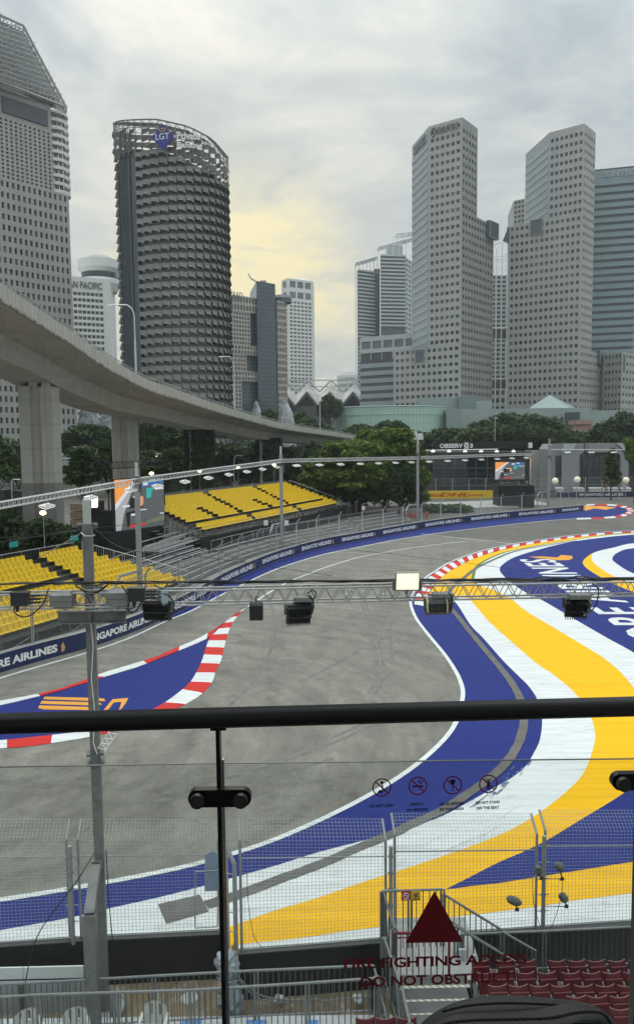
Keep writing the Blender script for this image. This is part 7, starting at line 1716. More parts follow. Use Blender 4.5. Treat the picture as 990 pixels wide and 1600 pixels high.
for lab, px, yt in (('stout round fence post between the two left panels', 116, 1322), ('stout round fence post left of the gate stairs', 610, 1322), ('stout round fence post behind the microphones', 846, 1306)):
    p = npt(px); p.y -= .05; zt = ZT(px, yt, p.y); t = thing('fence_post', lab, 'post', p, 'stout fence posts'); mb = MB(); mb.tube(p, V((p.x, p.y, zt)), .046, 10); mb.build('tube', steel, t)
    mb = MB()
    for k in range(6): z = p.z+.15+k*(zt-p.z-.2)/5.5; mb.tube((p.x-.14, p.y, z), (p.x+.14, p.y+.02, z), .012, 5); mb.lathe(V((p.x, p.y, z-.02)), [(.06, 0), (.06, .04)], 10)
    mb.build('shackles', steel, t)
# gap posts with curved hook and swivel gate by the glass joint
t = thing('gate_post', 'curved steel gate post with hook at the gap in the near fence', 'post', npt(350)); mb = MB(); p = V((P(356, 1470, 16.5).x, 16.5, 1.1)); zt = ZT(354, 1318, 16.5)
mb.path([V((p.x, p.y, .6)), V((p.x-.01, p.y, zt)), V((p.x+.12, p.y-.1, zt-.25)), V((p.x+.2, p.y-.15, zt-.4)), V((p.x+.2, p.y-.15, .9))], .05, 8); mb.path([V((p.x-.02+.06*cos(a), p.y, zt+.03+.07*sin(a))) for a in [rad(x) for x in range(-60, 250, 30)]], .012, 5); mb.build('post_tube', steel, t)
mb = MB()
for k in range(5): mb.tube((p.x-.1, p.y-.1, 1.2+k*.45), (p.x+.24, p.y-.2, 1.2+k*.45), .014, 5)
mb.build('shackles', steel, t)
t = thing('signal_panel', 'folded translucent blue-grey panel on the fence beside the dark glass joint', 'panel', P(330, 1390, 16.9)); mb = MB()
pc1 = [P(320, 1336, 16.95), P(332, 1330, 16.95), P(342, 1334, 16.95), P(341, 1360, 16.95), P(330, 1366, 16.95), P(320, 1360, 16.95)]; pc2 = [P(320, 1366, 16.95), P(331, 1361, 16.95), P(342, 1366, 16.95), P(341, 1392, 16.95), P(320, 1393, 16.95)]
mb.prism(pc1, V((0, .03, 0))); mb.prism(pc2, V((0, .03, 0))); mb.build('sheets', mat('blue_grey_plastic', (.25, .32, .42), .4, .1, 3), t)
mb = MB(); q = [P(x, y, 16.9) for x, y in ((305, 1450), (305, 1362), (340, 1360), (340, 1448), (305, 1450))]; mb.path(q, .014, 5); mb.build('small_frame', steel, t)
# microphones
furm = mat('grey_windshield_fur', (.17, .17, .155), .95, .3, 12, bump=.6, bscale=60)
for i, (x0, y0, x1, y1, yb, lab) in enumerate(((791, 1403, 814, 1412, 1421, 'grey furry microphone pointing left, lowest on the left of the fence post'), (840, 1354, 841, 1368, 1372, 'grey furry microphone close against the fence post, upper left'), (866, 1350, 879, 1357, 1373, 'grey furry microphone at the upper right of the fence post'), (875, 1396, 884, 1409, 1416, 'grey furry microphone at the lower right of the fence post'))):
    dd = 16.6; a, b = P(x0, y0, dd), P(x1, y1, dd); t = thing('microphone', lab, 'microphone', P(x0, yb, dd), 'furry microphones on the near fence')
    mb = MB(); u = (b-a); n = 8; prev = a-u.normalized()*.05; rr_ = [.03, .075, .09, .095, .095, .095, .09, .07, .03]
    if i in (1,): u = V((.02, .1, -.22)); 
    for k in range(8): mb.tube(a+u*(k/8), a+u*((k+1)/8), rr_[k], 12, r2=rr_[k+1])
    mb.build('windshield', furm, t, smooth=True); mb = MB(); c = (a+b)/2; e = P((x0+x1)/2+5, yb, dd); mb.path([c, e, V((e.x-.06, e.y, e.z-.04))], .014, 5); mb.ell(e, .045, .045, .045); mb.ell(c-V((0, 0, .08)), .035, .035, .035)
    if i: mb.path([e, P(847, yb, dd+.1)], .008, 4)
    mb.build('mount', rubber, t)
for lab, pts in (('thin black microphone cable hanging on the fence post', [(831, 1372), (832, 1400), (835, 1420), (842, 1445), (846, 1462), (858, 1490), (862, 1520), (860, 1545)]), ('thin pale cable on the right of the fence post', [(879, 1372), (876, 1400), (868, 1430), (860, 1450)]), ('thin cable draped along the bottom of the fence right of the gap', [(385, 1360), (389, 1420), (400, 1470), (430, 1484), (500, 1483), (560, 1478), (596, 1468)])):
    mb = MB(); mb.path([V(p) for p in cat_rom([tuple(P(x, y, 16.5)) for x, y in pts], 5)], .007, 4); tag(mb.build('cable', rubber), lab, 'cable')
# ------------------------------------------------------------------ foreground below: yard, railings, stairs, seats
earth = mat('yard_earth', (.22, .165, .10), .95, .2, 1.2, coords='World', dirt=(.36, .32, .25), dirt_scale=1.6, dirt_lo=.5, dirt_hi=.62, bump=.3)
mb = MB(); mb.quad(V((-12, 10, .012)), V((1.9, 10, .012)), V((1.9, 17.75, .012)), V((-12, 17.2, .012))); struct('yard', mb, earth)
mb = MB(); mb.bx(V((-12, 9.0, .05)), V((13.6, 0, 0)), V((0, ZT(0, 0, 1)*0+G(250, 1589, .42).y-9.0, 0)), V((0, 0, .37))); 
led = mat('pale_ledge', (.50, .52, .53), .7, .08, 1.5, dirt=(.3, .3, .29), dirt_scale=2); struct('concrete_ledge', mb, led)
tape = mat('blue_tape', (.05, .22, .62), .5, .1, 4)
for i, (px, w_) in enumerate(((285, .42), (385, .42), (476, .28))):
    c = G(px, 1594, .425); mb = MB(); mb.bx(c+V((0, 0, .002)), V((w_, 0, 0)), V((0, -.09, 0)), V((0, 0, .004))); mb.bx(c+V((w_*.45, -.09, .002)), V((.12, 0, 0)), V((0, -.22, 0)), V((0, 0, .004))); tag(mb.build('tape_mark', tape), 'blue tape mark on the pale ledge, %s from the left' % ORD[i], 'tape', 'blue tape marks')
# white board and grey hoarding at the left
t = thing('hoarding', 'low grey hoarding with a white board on top at the lower left', 'hoarding', G(0, 1545)); a, b = P(-60, 1532, 16.05), P(134, 1524, 16.1); z1_ = ZT(60, 1512, 16.05); z0_ = ZT(60, 1530, 16.05)
mb = MB()
for (s0, s1) in ((0, .50), (.505, .985)): mb.bx(V((a.x, a.y, z0_))+V((b.x-a.x, b.y-a.y, 0))*s0, V((b.x-a.x, b.y-a.y, 0))*(s1-s0), V((0, -.5, 0)), V((0, 0, .03)))
mb2 = MB(); 
for (s0, s1) in ((0, .50), (.505, .985)): mb2.bx(V((a.x, a.y-.02, z0_-.0))+V((b.x-a.x, b.y-a.y, 0))*s0, V((b.x-a.x, b.y-a.y, 0))*(s1-s0), V((0, .04, 0)), V((0, 0, z1_-z0_)))
mb2.build('white_board', mat('board_white', (.62, .66, .65), .6, .08, 1, dirt=(.6, .45, .4), dirt_scale=1.0, dirt_lo=.6, dirt_hi=.9), t)
mb3 = MB(); mb3.bx(V((a.x, a.y-.10, 0)), V((b.x-a.x, b.y-a.y, 0)), V((0, .05, 0)), V((0, 0, z0_-.01))); mb3.build('grey_panel', mat('hoarding_grey', (.30, .32, .33), .6, .08, 1), t)
mb4 = MB(); q = a.lerp(b, .5); mb4.box((q.x, q.y-.16, z0_/2), (.1, .08, z0_)); mb4.build('support', dsteel, t)
mb = MB(); c = G(60, 1581, .42); 
# railings
def balustrade(name, label, pts, h, sp=.115, post_every=1.9, group='near crowd railings', m=mat('railing_steel', (.20, .21, .21), .5, .2, 6, metal=.35), rail=.028, br=.011, close=True):
    t = thing(name, label, 'railing', pts[0]-V((0, 0, h)), group); mr_ = MB(); bl = MB(); ps = MB()
    for a, b in zip(pts[:-1], pts[1:]):
        mr_.tube(a, b, rail, 8); mr_.tube(a-V((0, 0, h-.1)), b-V((0, 0, h-.1)), rail*.8, 6); L_ = (b-a).length; n = max(1, int(L_/sp))
        for i in range(1, n): p = a.lerp(b, i/n); bl.tube(p, p-V((0, 0, h-.1)), br, 5, cap=False)
        k = max(1, int(round(L_/post_every)))
        for i in range(0 if a == pts[0] else 1, k+1): p = a.lerp(b, i/k); ps.tube(p-V((.035, 0, 0)), p-V((.035, 0, h)), .024, 6); ps.tube(p+V((.035, 0, 0)), p+V((.035, 0, -h)), .024, 6)
    mr_.build('top_rail', m, t); bl.build('balusters', mat('dark_bars', (.11, .115, .12), .5, .15, 5, metal=.3), t); ps.build('posts', m, t); return t
balustrade('crowd_railing', 'front crowd railing of the lower yard, nearest the camera', [P(-70, 1562, 13.9), P(60, 1554.5, 14.0), P(300, 1547, 14.15), P(480, 1536, 14.3), P(596, 1528, 14.4)], 1.1)
balustrade('crowd_railing', 'rear crowd railing of the lower yard, just behind the front one', [P(-70, 1542.5, 15.0), P(100, 1533, 15.0), P(240, 1525, 15.05), P(400, 1516.5, 15.1), P(583, 1508.5, 15.2)], 1.1, post_every=2.2)
balustrade('crowd_railing', 'short railing running down from the corner of the rear yard railing', [P(583, 1508.5, 15.2), P(588, 1525, 14.9), P(603, 1585, 14.0), P(610, 1625, 13.2)], 1.0, .16)
# wrapped equipment
mb = MB(); rs = random.Random(9); c0 = P(362, 1565, 15.9); c0.z = .1; ztp = ZT(355, 1491, 15.9); vs = []; n = 14; K_ = 12
for k in range(K_+1):
    for i in range(n):
        a = 2*pi*i/n; f = k/K_; r_ = (.22+.06*sin(f*9)+rs.uniform(-.05, .05))*(1 if f < .9 else .75); vs.append(c0+V((cos(a)*r_-.12*f, sin(a)*r_, f*(ztp-.1))))
fs = [(k*n+i, k*n+(i+1) % n, (k+1)*n+(i+1) % n, (k+1)*n+i) for k in range(K_) for i in range(n)]+[tuple(K_*n+i for i in range(n))]; mb.add(vs, fs)
t = thing('wrapped_equipment', 'upright bundle of equipment wrapped in pale blue plastic sheet behind the glass joint', 'bundle', c0); mb.build('plastic_wrap', mat('wrap_plastic', (.28, .33, .37), .4, .35, 5, bump=.8, bscale=9), t)
mb = MB(); 
for k, z in enumerate((ztp*.3, ztp*.6, ztp*.85)): mb.path([c0+V((cos(2*pi*i/12)*.26-.12*z/ztp, sin(2*pi*i/12)*.26, z+.05*sin(i))) for i in range(13)], .012, 4)
mb.build('tie_straps', steel, t)
mb = MB(); mb.prism([P(360, 1480, 16.3), P(364, 1478, 16.3), P(373, 1503, 16.3), P(369, 1506, 16.3)], V((0, .1, 0))); tag(mb.build('orange_panel', mat('orange_plastic', (.7, .35, .05), .5, .1, 3)), 'small orange strip standing in the gap of the near barrier', 'panel')
for i, pts in enumerate(([(372, 1530), (390, 1550), (420, 1565), (470, 1566), (540, 1560), (590, 1556)], [(370, 1524), (385, 1540), (410, 1556), (450, 1562), (500, 1561)])):
    mb = MB(); mb.path([V(p) for p in cat_rom([tuple(P(x, y, 15.8)) for x, y in pts], 5)], .018, 5); tag(mb.build('hose', mat('grey_hose', (.2, .2, .2), .5, .1, 4)), 'grey hose curving right from the wrapped bundle, %s one' % ['lower', 'upper'][i], 'hose')
for i, px in enumerate((437, 560)):
    mb = MB(); c = G(px, 1560, .1); rs = random.Random(i); mb.ell(c+V((0, -.2, .15)), .13, .1, .07, 9, 6); mb.v = [(x+rs.uniform(-.04, .04), y+rs.uniform(-.04, .04), z+rs.uniform(-.02, .02)) for x, y, z in mb.v]; tag(mb.build('crumpled_sheet', led), ['small crumpled pale sheet on the ground in the middle of the yard', 'small crumpled pale sheet near the stairs'][i], 'sheet')
mb = MB(); mb.lathe(G(296, 1562, .0), [(.2, 0), (.2, .05), (.16, .08), (0, .09)], 12); tag(mb.build('drum_lid', led), 'pale round lid at the foot of the black barrier', 'lid')
# plastic chairs
def plastic_chair(label, px, py, d, rz):
    c = P(px, py, d); t = thing('plastic_chair', label, 'chair', c-V((0, 0, .85)), 'white plastic garden chairs'); zf = c.z-.85
    def X(x, y, z): return V((c.x+x*cos(rz)-y*sin(rz), c.y+x*sin(rz)+y*cos(rz), zf+z))
    m1 = mat('chair_white', (.52, .53, .52), .45, .03, 2)
    mb = MB(); n = 9; vs = []
    for z, w_, bow in ((.42, .20, .02), (.6, .23, .05), (.75, .24, .06), (.84, .21, .05), (.87, .15, .04)):
        for i in range(n): f = i/(n-1)*2-1; vs.append(X(f*w_, .22+.06*(z-.42)-bow*(f*f), z)) 
    fs = [(k*n+i, k*n+i+1, (k+1)*n+i+1, (k+1)*n+i) for k in range(4) for i in range(n-1) if not (k in (1, 2) and i in (2, 5))]; mb.add(vs, fs); mb.add([v+V((0, .025, 0)) for v in vs], fs); mb.build('backrest', m1, t)
    mb = MB(); mb.bx(X(-.22, -.24, .40), X(.44, 0, 0)-X(0, 0, 0), X(0, .46, 0)-X(0, 0, 0), V((0, 0, .03))); mb.build('seat', m1, t)
    for sx in (-1, 1):
        mb = MB(); mb.beam(X(sx*.25, .22, .64), X(sx*.27, -.22, .62), .06, .03); mb.build('armrest', m1, t)
        mb = MB(); mb.tube(X(sx*.27, -.22, .62), X(sx*.27, -.25, 0), .025, 6); mb.build('leg', m1, t); mb = MB(); mb.tube(X(sx*.24, .24, .64), X(sx*.25, .3, 0), .025, 6); mb.build('leg', m1, t)
plastic_chair('white plastic chair at the lower left corner behind the railing', 43, 1591, 14.3, rad(35)); plastic_chair('white plastic chair just left of the mast foot behind the railing', 117, 1589, 14.3, rad(20)); plastic_chair('white plastic chair right of the mast foot behind the railing', 238, 1580, 14.3, rad(-4))
# ---- gate, landing and stairs
gd = 15.6
landm = mat('landing_plate', (.34, .35, .345), .6, .2, 2, dirt=(.2, .2, .19), dirt_scale=2)
stm = mat('stair_steel', (.075, .08, .08), .55, .25, 2, metal=.2)
t = thing('steel_stairs', 'steel stairs with striped step edges leading from the gate landing towards the camera', 'stairs', G(690, 1590))
zL = ZT(660, 1532, 14.9); xa, xb = P(617, 1532, 14.9).x, P(757, 1532, 14.9).x
mb = MB(); mb.bx(V((xa, 14.9, zL-.08)), V((xb-xa, 0, 0)), V((0, 2.1, 0)), V((0, 0, .08))); mb.build('landing', landm, t)
mb = MB(); mb.bx(V((xa, 14.9, zL-1.2)), V((xb-xa, 0, 0)), V((0, 2.0, 0)), V((0, 0, 1.1))); mb.build('landing_box', stm, t)
haz = bpy.data.materials.new('striped_edge'); haz.use_nodes = True; nt = haz.node_tree; N = nt.nodes; L = nt.links; g = N.new('ShaderNodeNewGeometry'); sp = N.new('ShaderNodeSeparateXYZ'); L.new(g.outputs['Position'], sp.inputs[0])
ad = N.new('ShaderNodeMath'); ad.operation = 'ADD'; L.new(sp.outputs['X'], ad.inputs[0]); L.new(sp.outputs['Y'], ad.inputs[1]); ml = N.new('ShaderNodeMath'); ml.operation = 'MULTIPLY'; ml.inputs[1].default_value = 7.0; L.new(ad.outputs[0], ml.inputs[0]); fr_ = N.new('ShaderNodeMath'); fr_.operation = 'FRACT'; L.new(ml.outputs[0], fr_.inputs[0]); gt = N.new('ShaderNodeMath'); gt.operation = 'GREATER_THAN'; gt.inputs[1].default_value = .5; L.new(fr_.outputs[0], gt.inputs[0])
mx = N.new('ShaderNodeMix'); mx.data_type = 'RGBA'; mx.inputs[6].default_value = (.55, .54, .47, 1); mx.inputs[7].default_value = (.26, .25, .20, 1); L.new(gt.outputs[0], mx.inputs[0]); L.new(mx.outputs[2], N['Principled BSDF'].inputs['Base Color'])
for i, (y, dd) in enumerate(((1548, 14.45), (1570, 14.05), (1592, 13.65), (1614, 13.25))):
    p, q = P(628, y, dd), P(734, y-3, dd+.02); mb = MB(); mb.bx(p, V((q.x-p.x, q.y-p.y, 0)), V((0, .4, 0)), V((0, 0, .035))); mb.bx(p+V((0, .38, -.3)), V((q.x-p.x, 0, 0)), V((0, .02, 0)), V((0, 0, .3))); mb.build('step', stm, t)
    mb = MB(); mb.bx(p+V((0, -.006, .0365)), V((q.x-p.x, q.y-p.y, 0)), V((0, .085, 0)), V((0, 0, .006))); mb.build('striped_nosing', haz, t)
mb = MB(); mb.bx(P(617, 1548, 14.6)+V((-.05, -1.8, -1.2)), V((.06, 0, 0)), V((0, 1.9, .6)), V((0, 0, 1.3))); mb.bx(P(738, 1560, 14.4)+V((0, -1.8, -1.2)), V((.04, 0, 0)), V((0, 1.9, .6)), V((0, 0, .9))); mb.build('stringers', stm, t)
# red framed gate
t = thing('red_gate', 'gate with a dark red frame and thin bars at the head of the stairs', 'gate', P(655, 1532, 15.0)); redg = mat('dark_red_frame', (.17, .010, .02), .5, .1, 3)
mb = MB(); c = [P(616, 1530, 14.95), P(616, 1458, 14.95), P(701, 1456, 14.95), P(701, 1528, 14.95)]; 
for a, b in zip(c, c[1:]+c[:1]): mb.beam(a, b, .045, .045, up=V((0, 1, 0)))
mb.tube(c[0].lerp(c[1], .9), c[3].lerp(c[2], .9), .015, 5); mb.build('frame', redg, t); mb = MB()
for i in range(1, 9): mb.tube(c[0].lerp(c[3], i/9), c[1].lerp(c[2], i/9), .012, 5)
mb.build('bars', redg, t)
balustrade('stair_railing', 'railing of upright bars along the back of the gate landing, with two small signs', [P(597, 1392.5, 15.9), P(640, 1391, 15.95), P(691, 1389.5, 16.0)], 1.55, .13, 3, group='railings around the gate stairs')
balustrade('stair_railing', 'left side railing of the gate landing coming towards the camera', [P(599, 1394, 15.9), P(616, 1452, 14.7)], 1.1, .3, 3, group='railings around the gate stairs', m=dsteel)
balustrade('stair_railing', 'left handrail going down beside the steps', [P(600, 1465, 15.0), P(612, 1500, 14.2), P(628, 1545, 13.4), P(640, 1600, 12.8)], 1.0, .22, 3, group='railings around the gate stairs')
balustrade('stair_railing', 'right sloping railing going down from the landing, upper one', [P(692, 1397, 16.0), P(785, 1454, 15.9)], .62, .13, 3, group='railings around the gate stairs')
balustrade('stair_railing', 'right sloping railing going down, lower one', [P(712, 1447, 15.6), P(757, 1475, 15.5), P(801, 1501, 15.4)], .7, .13, 3, group='railings around the gate stairs')
balustrade('stair_railing', 'second sloping railing ending beside the seats', [P(784, 1456, 15.7), P(833, 1484, 15.55)], .65, .13, 3, group='railings around the gate stairs')
balustrade('crowd_railing', 'long railing behind the dark red seats at lower right', [P(721, 1460, 15.8), P(850, 1455, 15.9), P(990, 1448, 16.1), P(1090, 1443, 16.2)], .95, .125, 2.1, group='near crowd railings')
for lab, x0, x1, m_, fg in (('small red prohibition sign on the gate railing', 626.5, 641, mat('sign_red', (.42, .04, .05), .5, .05, 3), white), ('small yellow warning sign on the gate railing', 641.8, 656.5, mat('sign_yellow', (.60, .42, .04), .5, .05, 3), blackp)):
    a, b = P(x0, 1407.5, 15.85), P(x1, 1407, 15.85); t = thing('safety_sign', lab, 'sign', a); mb = MB(); hh = ZT(x0, 1392.5, 15.85)-a.z; mb.bx(a, b-a, V((0, .01, 0)), V((0, 0, hh))); mb.build('plate', m_, t)
    c = (a+b)/2+V((0, -.012, hh*.55)); r_ = hh*.28; mb = MB(); k = 16
    if m_.name == 'sign_red':
        mb.path([c+V((cos(2*pi*i/k)*r_, 0, sin(2*pi*i/k)*r_)) for i in range(k+1)], .007, 4); mb.tube(c+V((-r_*.7, 0, r_*.7)), c+V((r_*.7, 0, -r_*.7)), .006, 4); mb.bx(c+V((-r_*.6, 0, -.006)), V((r_*1.2, 0, 0)), V((0, .004, 0)), V((0, 0, .012)))
    else: mb.path([c+V((-r_*.7, 0, r_*.6)), c+V((0, 0, r_*.1)), c+V((r_*.8, 0, r_*.9))], .01, 4); mb.path([c+V((0, 0, r_*.1)), c+V((-r_*.2, 0, -r_*.8))], .009, 4); mb.path([c+V((0, 0, r_*.1)), c+V((r_*.6, 0, -r_*.6))], .009, 4)
    mb.bx(a+V((.02, -.005, .02)), V(((b-a).x-.04, 0, 0)), V((0, .004, 0)), V((0, 0, .012))); mb.build('pictogram', fg, t)
# rolled items and cups behind the gate
for i, (x0, x1, y0, y1) in enumerate(((716, 722, 1483, 1528), (722, 727, 1483, 1520), (738, 744, 1492, 1520))):
    mb = MB(); mb.tube(P((x0+x1)/2, y1, 15.5), P((x0+x1)/2, y0, 15.5), .04, 8); tag(mb.build('white_roll', led), 'upright white roll behind the gate, %s from the left' % ORD[i], 'roll', 'white rolls behind the gate')
# dark red folding seats
rsm = mat('dark_red_seat', (.10, .010, .016), .5, .15, 3); tipm = mat('seat_edge', (.22, .07, .075), .4, .1, 4)
def red_seat_parts():
    bk_ = MB(); n = 9; vs = []
    for z, yb in ((.44, 0), (.58, .02), (.72, .05), (.80, .085)):
        for i in range(n):
            f = i/(n-1)*2-1; vs.append(V((f*.225, yb-.05*(1-f*f), z+(.025*f*f if z > .75 else 0))))
    m0 = len(vs); fs = [(k*n+i, k*n+i+1, (k+1)*n+i+1, (k+1)*n+i) for k in range(3) for i in range(n-1)]; bk_.add(vs, fs); bk_.add([v+V((0, .03, 0)) for v in vs], [tuple(reversed(f)) for f in fs])
    tp = MB(); tp.path([V(v)+V((0, .015, .004)) for v in vs[3*n:4*n]], .016, 5)
    st_ = MB(); st_.bx((-.21, -.12, .42), (.42, 0, 0), (0, .05, .34), (0, .04, 0))
    st_.v = [(x, y+.0, z-.02) for x, y, z in st_.v]
    lg = MB(); 
    for s in (-1, 1): lg.bx((s*.245-.012, -.02, 0), (.024, 0, 0), (0, .06, 0), (0, 0, .62)); lg.tube((s*.245-.02, .0, .56), (s*.245+.02, .0, .56), .035, 8)
    for q in (bk_, tp, st_, lg): q.v = [(x*.78, y*.78, z*.78) for x, y, z in map(tuple, q.v)]
    return bk_, tp, st_, lg
protos = None
rows = [  # y of the top of the back, px of the first visible, px of last, depth
 (1505.5, [751+0, 790.5, 824, 871.5, 902, 933, 965, 997], 14.6), (1524.5, [760, 788, 822, 855.5, 893, 925, 957, 990], 13.9), (1545, [778, 811, 844, 877, 913, 947, 981], 13.2), (1562.5, [902, 935, 970, 1004], 12.6), (1582, [972, 1008], 12.0), (1596, [563+8, 603, 640-4], 13.0)]
rowlab = ['farthest', 'second', 'third', 'fourth', 'nearest', 'lowest']
for ri, (y, xs, dd) in enumerate(rows):
    for si, px in enumerate(xs):
        top_ = P(px+(0 if px != 751 else 0), y, dd); base = top_-V((0, 0, .62))
        if ri < 5: lab = 'dark red folded seat, %s from the left in the %s row at lower right' % (ORD[si], rowlab[ri])
        else: lab = 'dark red seat back cut by the bottom edge beside the stairs, %s from the left' % ORD[si]
        g_ = 'dark red folding seats'
        if protos is None:
            t = thing('folding_seat', lab, 'seat', base, g_); A_, B_, C_, D_ = red_seat_parts()
            for mb, nm, m_ in ((A_, 'backrest', rsm), (B_, 'top_edge', tipm), (C_, 'seat_pan', rsm), (D_, 'frame', steel)):
                mb.v = [tuple(V(v)+base) for v in mb.v]; mb.build(nm, m_, t)
            protos = t; t.rotation_euler = (0, 0, rad(4))
        else: dup(protos, base, rad(4)+random.uniform(-.02, .02), lab)
# stepped terrace under the seats
mb = MB()
for ri, (y, xs, dd) in enumerate(rows[:5]):
    p = P(xs[0]-16, y, dd); z = p.z-.62; mb.bx(V((p.x if ri < 3 else p.x, dd-.45, z-1.2)), V((9, 0, 0)), V((0, .78, 0)), V((0, 0, 1.2)))
tag(mb.build('seating_terrace', mat('terrace_dark', (.06, .06, .062), .85, .2, 2)), 'dark stepped terrace under the dark red seats', 'terrace')
# ------------------------------------------------------------------ people in red behind the barrier
def person(label, px, d, hgt, zf, shirt, pants, lean=0, arm=0):
    c = pos(px, 810, d); c.z = zf; t = thing('person', label, 'person', c, 'people in red behind the barrier')
    me = bpy.data.meshes.new('person_body'); s = hgt/1.75
    J = {'pel': (0, 0, .95, .15), 'spi': (0, 0, 1.15, .13), 'che': (lean, 0, 1.36, .155), 'nec': (lean*1.2, 0, 1.50, .06), 'hd0': (lean*1.3, -.02, 1.60, .085), 'hd1': (lean*1.3, -.02, 1.70, .075),
         'shl': (-.17+lean, 0, 1.42, .07), 'ell': (-.26, -.02, 1.15, .05), 'hal': (-.22+arm, -.18, .98+abs(arm), .04), 'shr': (.17+lean, 0, 1.42, .07), 'elr': (.26, -.02, 1.15, .05), 'har': (.22, -.20, .98, .04),
         'hil': (-.1, 0, .9, .09), 'knl': (-.12, -.03, .5, .065), 'anl': (-.12, 0, .08, .045), 'tol': (-.13, -.14, .04, .04), 'hir': (.1, 0, .9, .09), 'knr': (.12, -.03, .5, .065), 'anr': (.13, 0, .08, .045), 'tor': (.14, -.14, .04, .04)}
    ks = list(J); E = [('pel', 'spi'), ('spi', 'che'), ('che', 'nec'), ('nec', 'hd0'), ('hd0', 'hd1'), ('che', 'shl'), ('shl', 'ell'), ('ell', 'hal'), ('che', 'shr'), ('shr', 'elr'), ('elr', 'har'), ('pel', 'hil'), ('hil', 'knl'), ('knl', 'anl'), ('anl', 'tol'), ('pel', 'hir'), ('hir', 'knr'), ('knr', 'anr'), ('anr', 'tor')]
    me.from_pydata([tuple(x*s for x in J[k][:3]) for k in ks], [(ks.index(a), ks.index(b)) for a, b in E], [])
    ob = bpy.data.objects.new('tmp', me); S.collection.objects.link(ob); md = ob.modifiers.new('s', 'SKIN')
    for i, k in enumerate(ks): me.skin_vertices[0].data[i].radius = (J[k][3]*s, J[k][3]*s*.9)
    me.skin_vertices[0].data[0].use_root = True; ob.modifiers.new('b', 'SUBSURF').levels = 1
    dg = bpy.context.evaluated_depsgraph_get(); m2 = bpy.data.meshes.new_from_object(ob.evaluated_get(dg)); bpy.data.objects.remove(ob)
    for m_ in (mat('skin', (.35, .2, .13), .6, .05, 3), shirt, pants, mat('hair', (.02, .015, .012), .7, .1, 3)): m2.materials.append(m_)
    for p in m2.polygons:
        z = p.center.z/s; x = abs(p.center.x-lean*.5*s)/s
        p.material_index = 3 if z > 1.66 else (0 if z > 1.49 or (x > .18 and z < 1.12) else (1 if z > .93 else 2)); p.use_smooth = True
    o = bpy.data.objects.new('body', m2); o.parent = t; S.collection.objects.link(o); return t
redc = mat('red_shirt', (.50, .035, .03), .8, .1, 3); whc = mat('white_trousers', (.6, .6, .6), .8, .05, 3); blc = mat('dark_trousers', (.03, .03, .04), .8, .1, 3)
person('person in a red top and pale trousers standing behind the barrier, leftmost of the marshals', 636, 118.5, 1.72, .35, redc, whc); person('person in red leaning beside the leftmost marshal', 644, 119, 1.6, .3, redc, redc, .06, .2); person('person in red left of the third lighting pole', 648.5, 121, 1.55, .3, redc, blc); person('person in red right of the third lighting pole', 666, 121, 1.7, .3, redc, redc, -.04)
for i, (px, m_) in enumerate(((946, redc), (953, blc), (966, redc), (973, whc))): person('tiny standing figure behind the far navy barrier, %s of four' % ['leftmost', 'second', 'third', 'rightmost'][i], px, 181, 1.7, 1.05, m_, blc)
# ------------------------------------------------------------------ balcony: floor, handrail, glass, chair
t = thing('handrail', 'thick black handrail crossing the whole photo close to the camera', 'handrail', P(340, 1116, 1.7)); hm = mat('black_handrail', (.006, .006, .007), .4, .1, 4, spec=.3)
A_, B_ = P(-260, 1138, 1.64), P(1250, 1096.5, 1.80); mb = MB()
d_ = (B_-A_).normalized(); up = V((0, 0, 1)); sd_ = d_.cross(up).normalized(); prof = []
for k in range(16):
    a = 2*pi*k/16; prof.append((.028*math.copysign(abs(cos(a))**.7, cos(a)), .0205*math.copysign(abs(sin(a))**.7, sin(a))))
vs = [A_+sd_*x+up*z for x, z in prof]+[B_+sd_*x+up*z for x, z in prof]; mb.add(vs, [(i, (i+1) % 16, 16+(i+1) % 16, 16+i) for i in range(16)]+[tuple(range(16)), tuple(range(16, 32))]); mb.build('rail', hm, t, smooth=True)
def rl_at(px):
    f0, f1 = 0.0, 1.0
    for _ in range(40):
        f = (f0+f1)/2; q = R3.transposed() @ (A_.lerp(B_, f)-CAM); x = 495+F*q.x/-q.z
        if x < px: f0 = f
        else: f1 = f
    return A_.lerp(B_, (f0+f1)/2)
mb = MB(); p = rl_at(341); mb.bx(p-d_*.018-sd_*.012+V((0, 0, -.026)), d_*.036, sd_*.024, V((0, 0, .008))); mb.build('post_saddle', hm, t)
post_b = V((p.x, p.y, H-1.75)); 
t2 = thing('railing_post', 'thin black upright post between the two glass panes', 'post', post_b); mb = MB(); mb.bx(V((p.x-.0045, p.y-.018, H-1.75)), V((.009, 0, 0)), V((0, .03, 0)), V((0, 0, p.z-.02-(H-1.75)))); mb.build('bar', hm, t2); 
mb = MB(); mb.bx(V((p.x+.006, p.y+.002, H-1.75)), V((.004, 0, 0)), V((0, .012, 0)), V((0, 0, p.z-.1-(H-1.75)))); mb.build('bright_edge', mat('polished_edge', (.35, .36, .36), .3, .1, 3, metal=.6), t2)
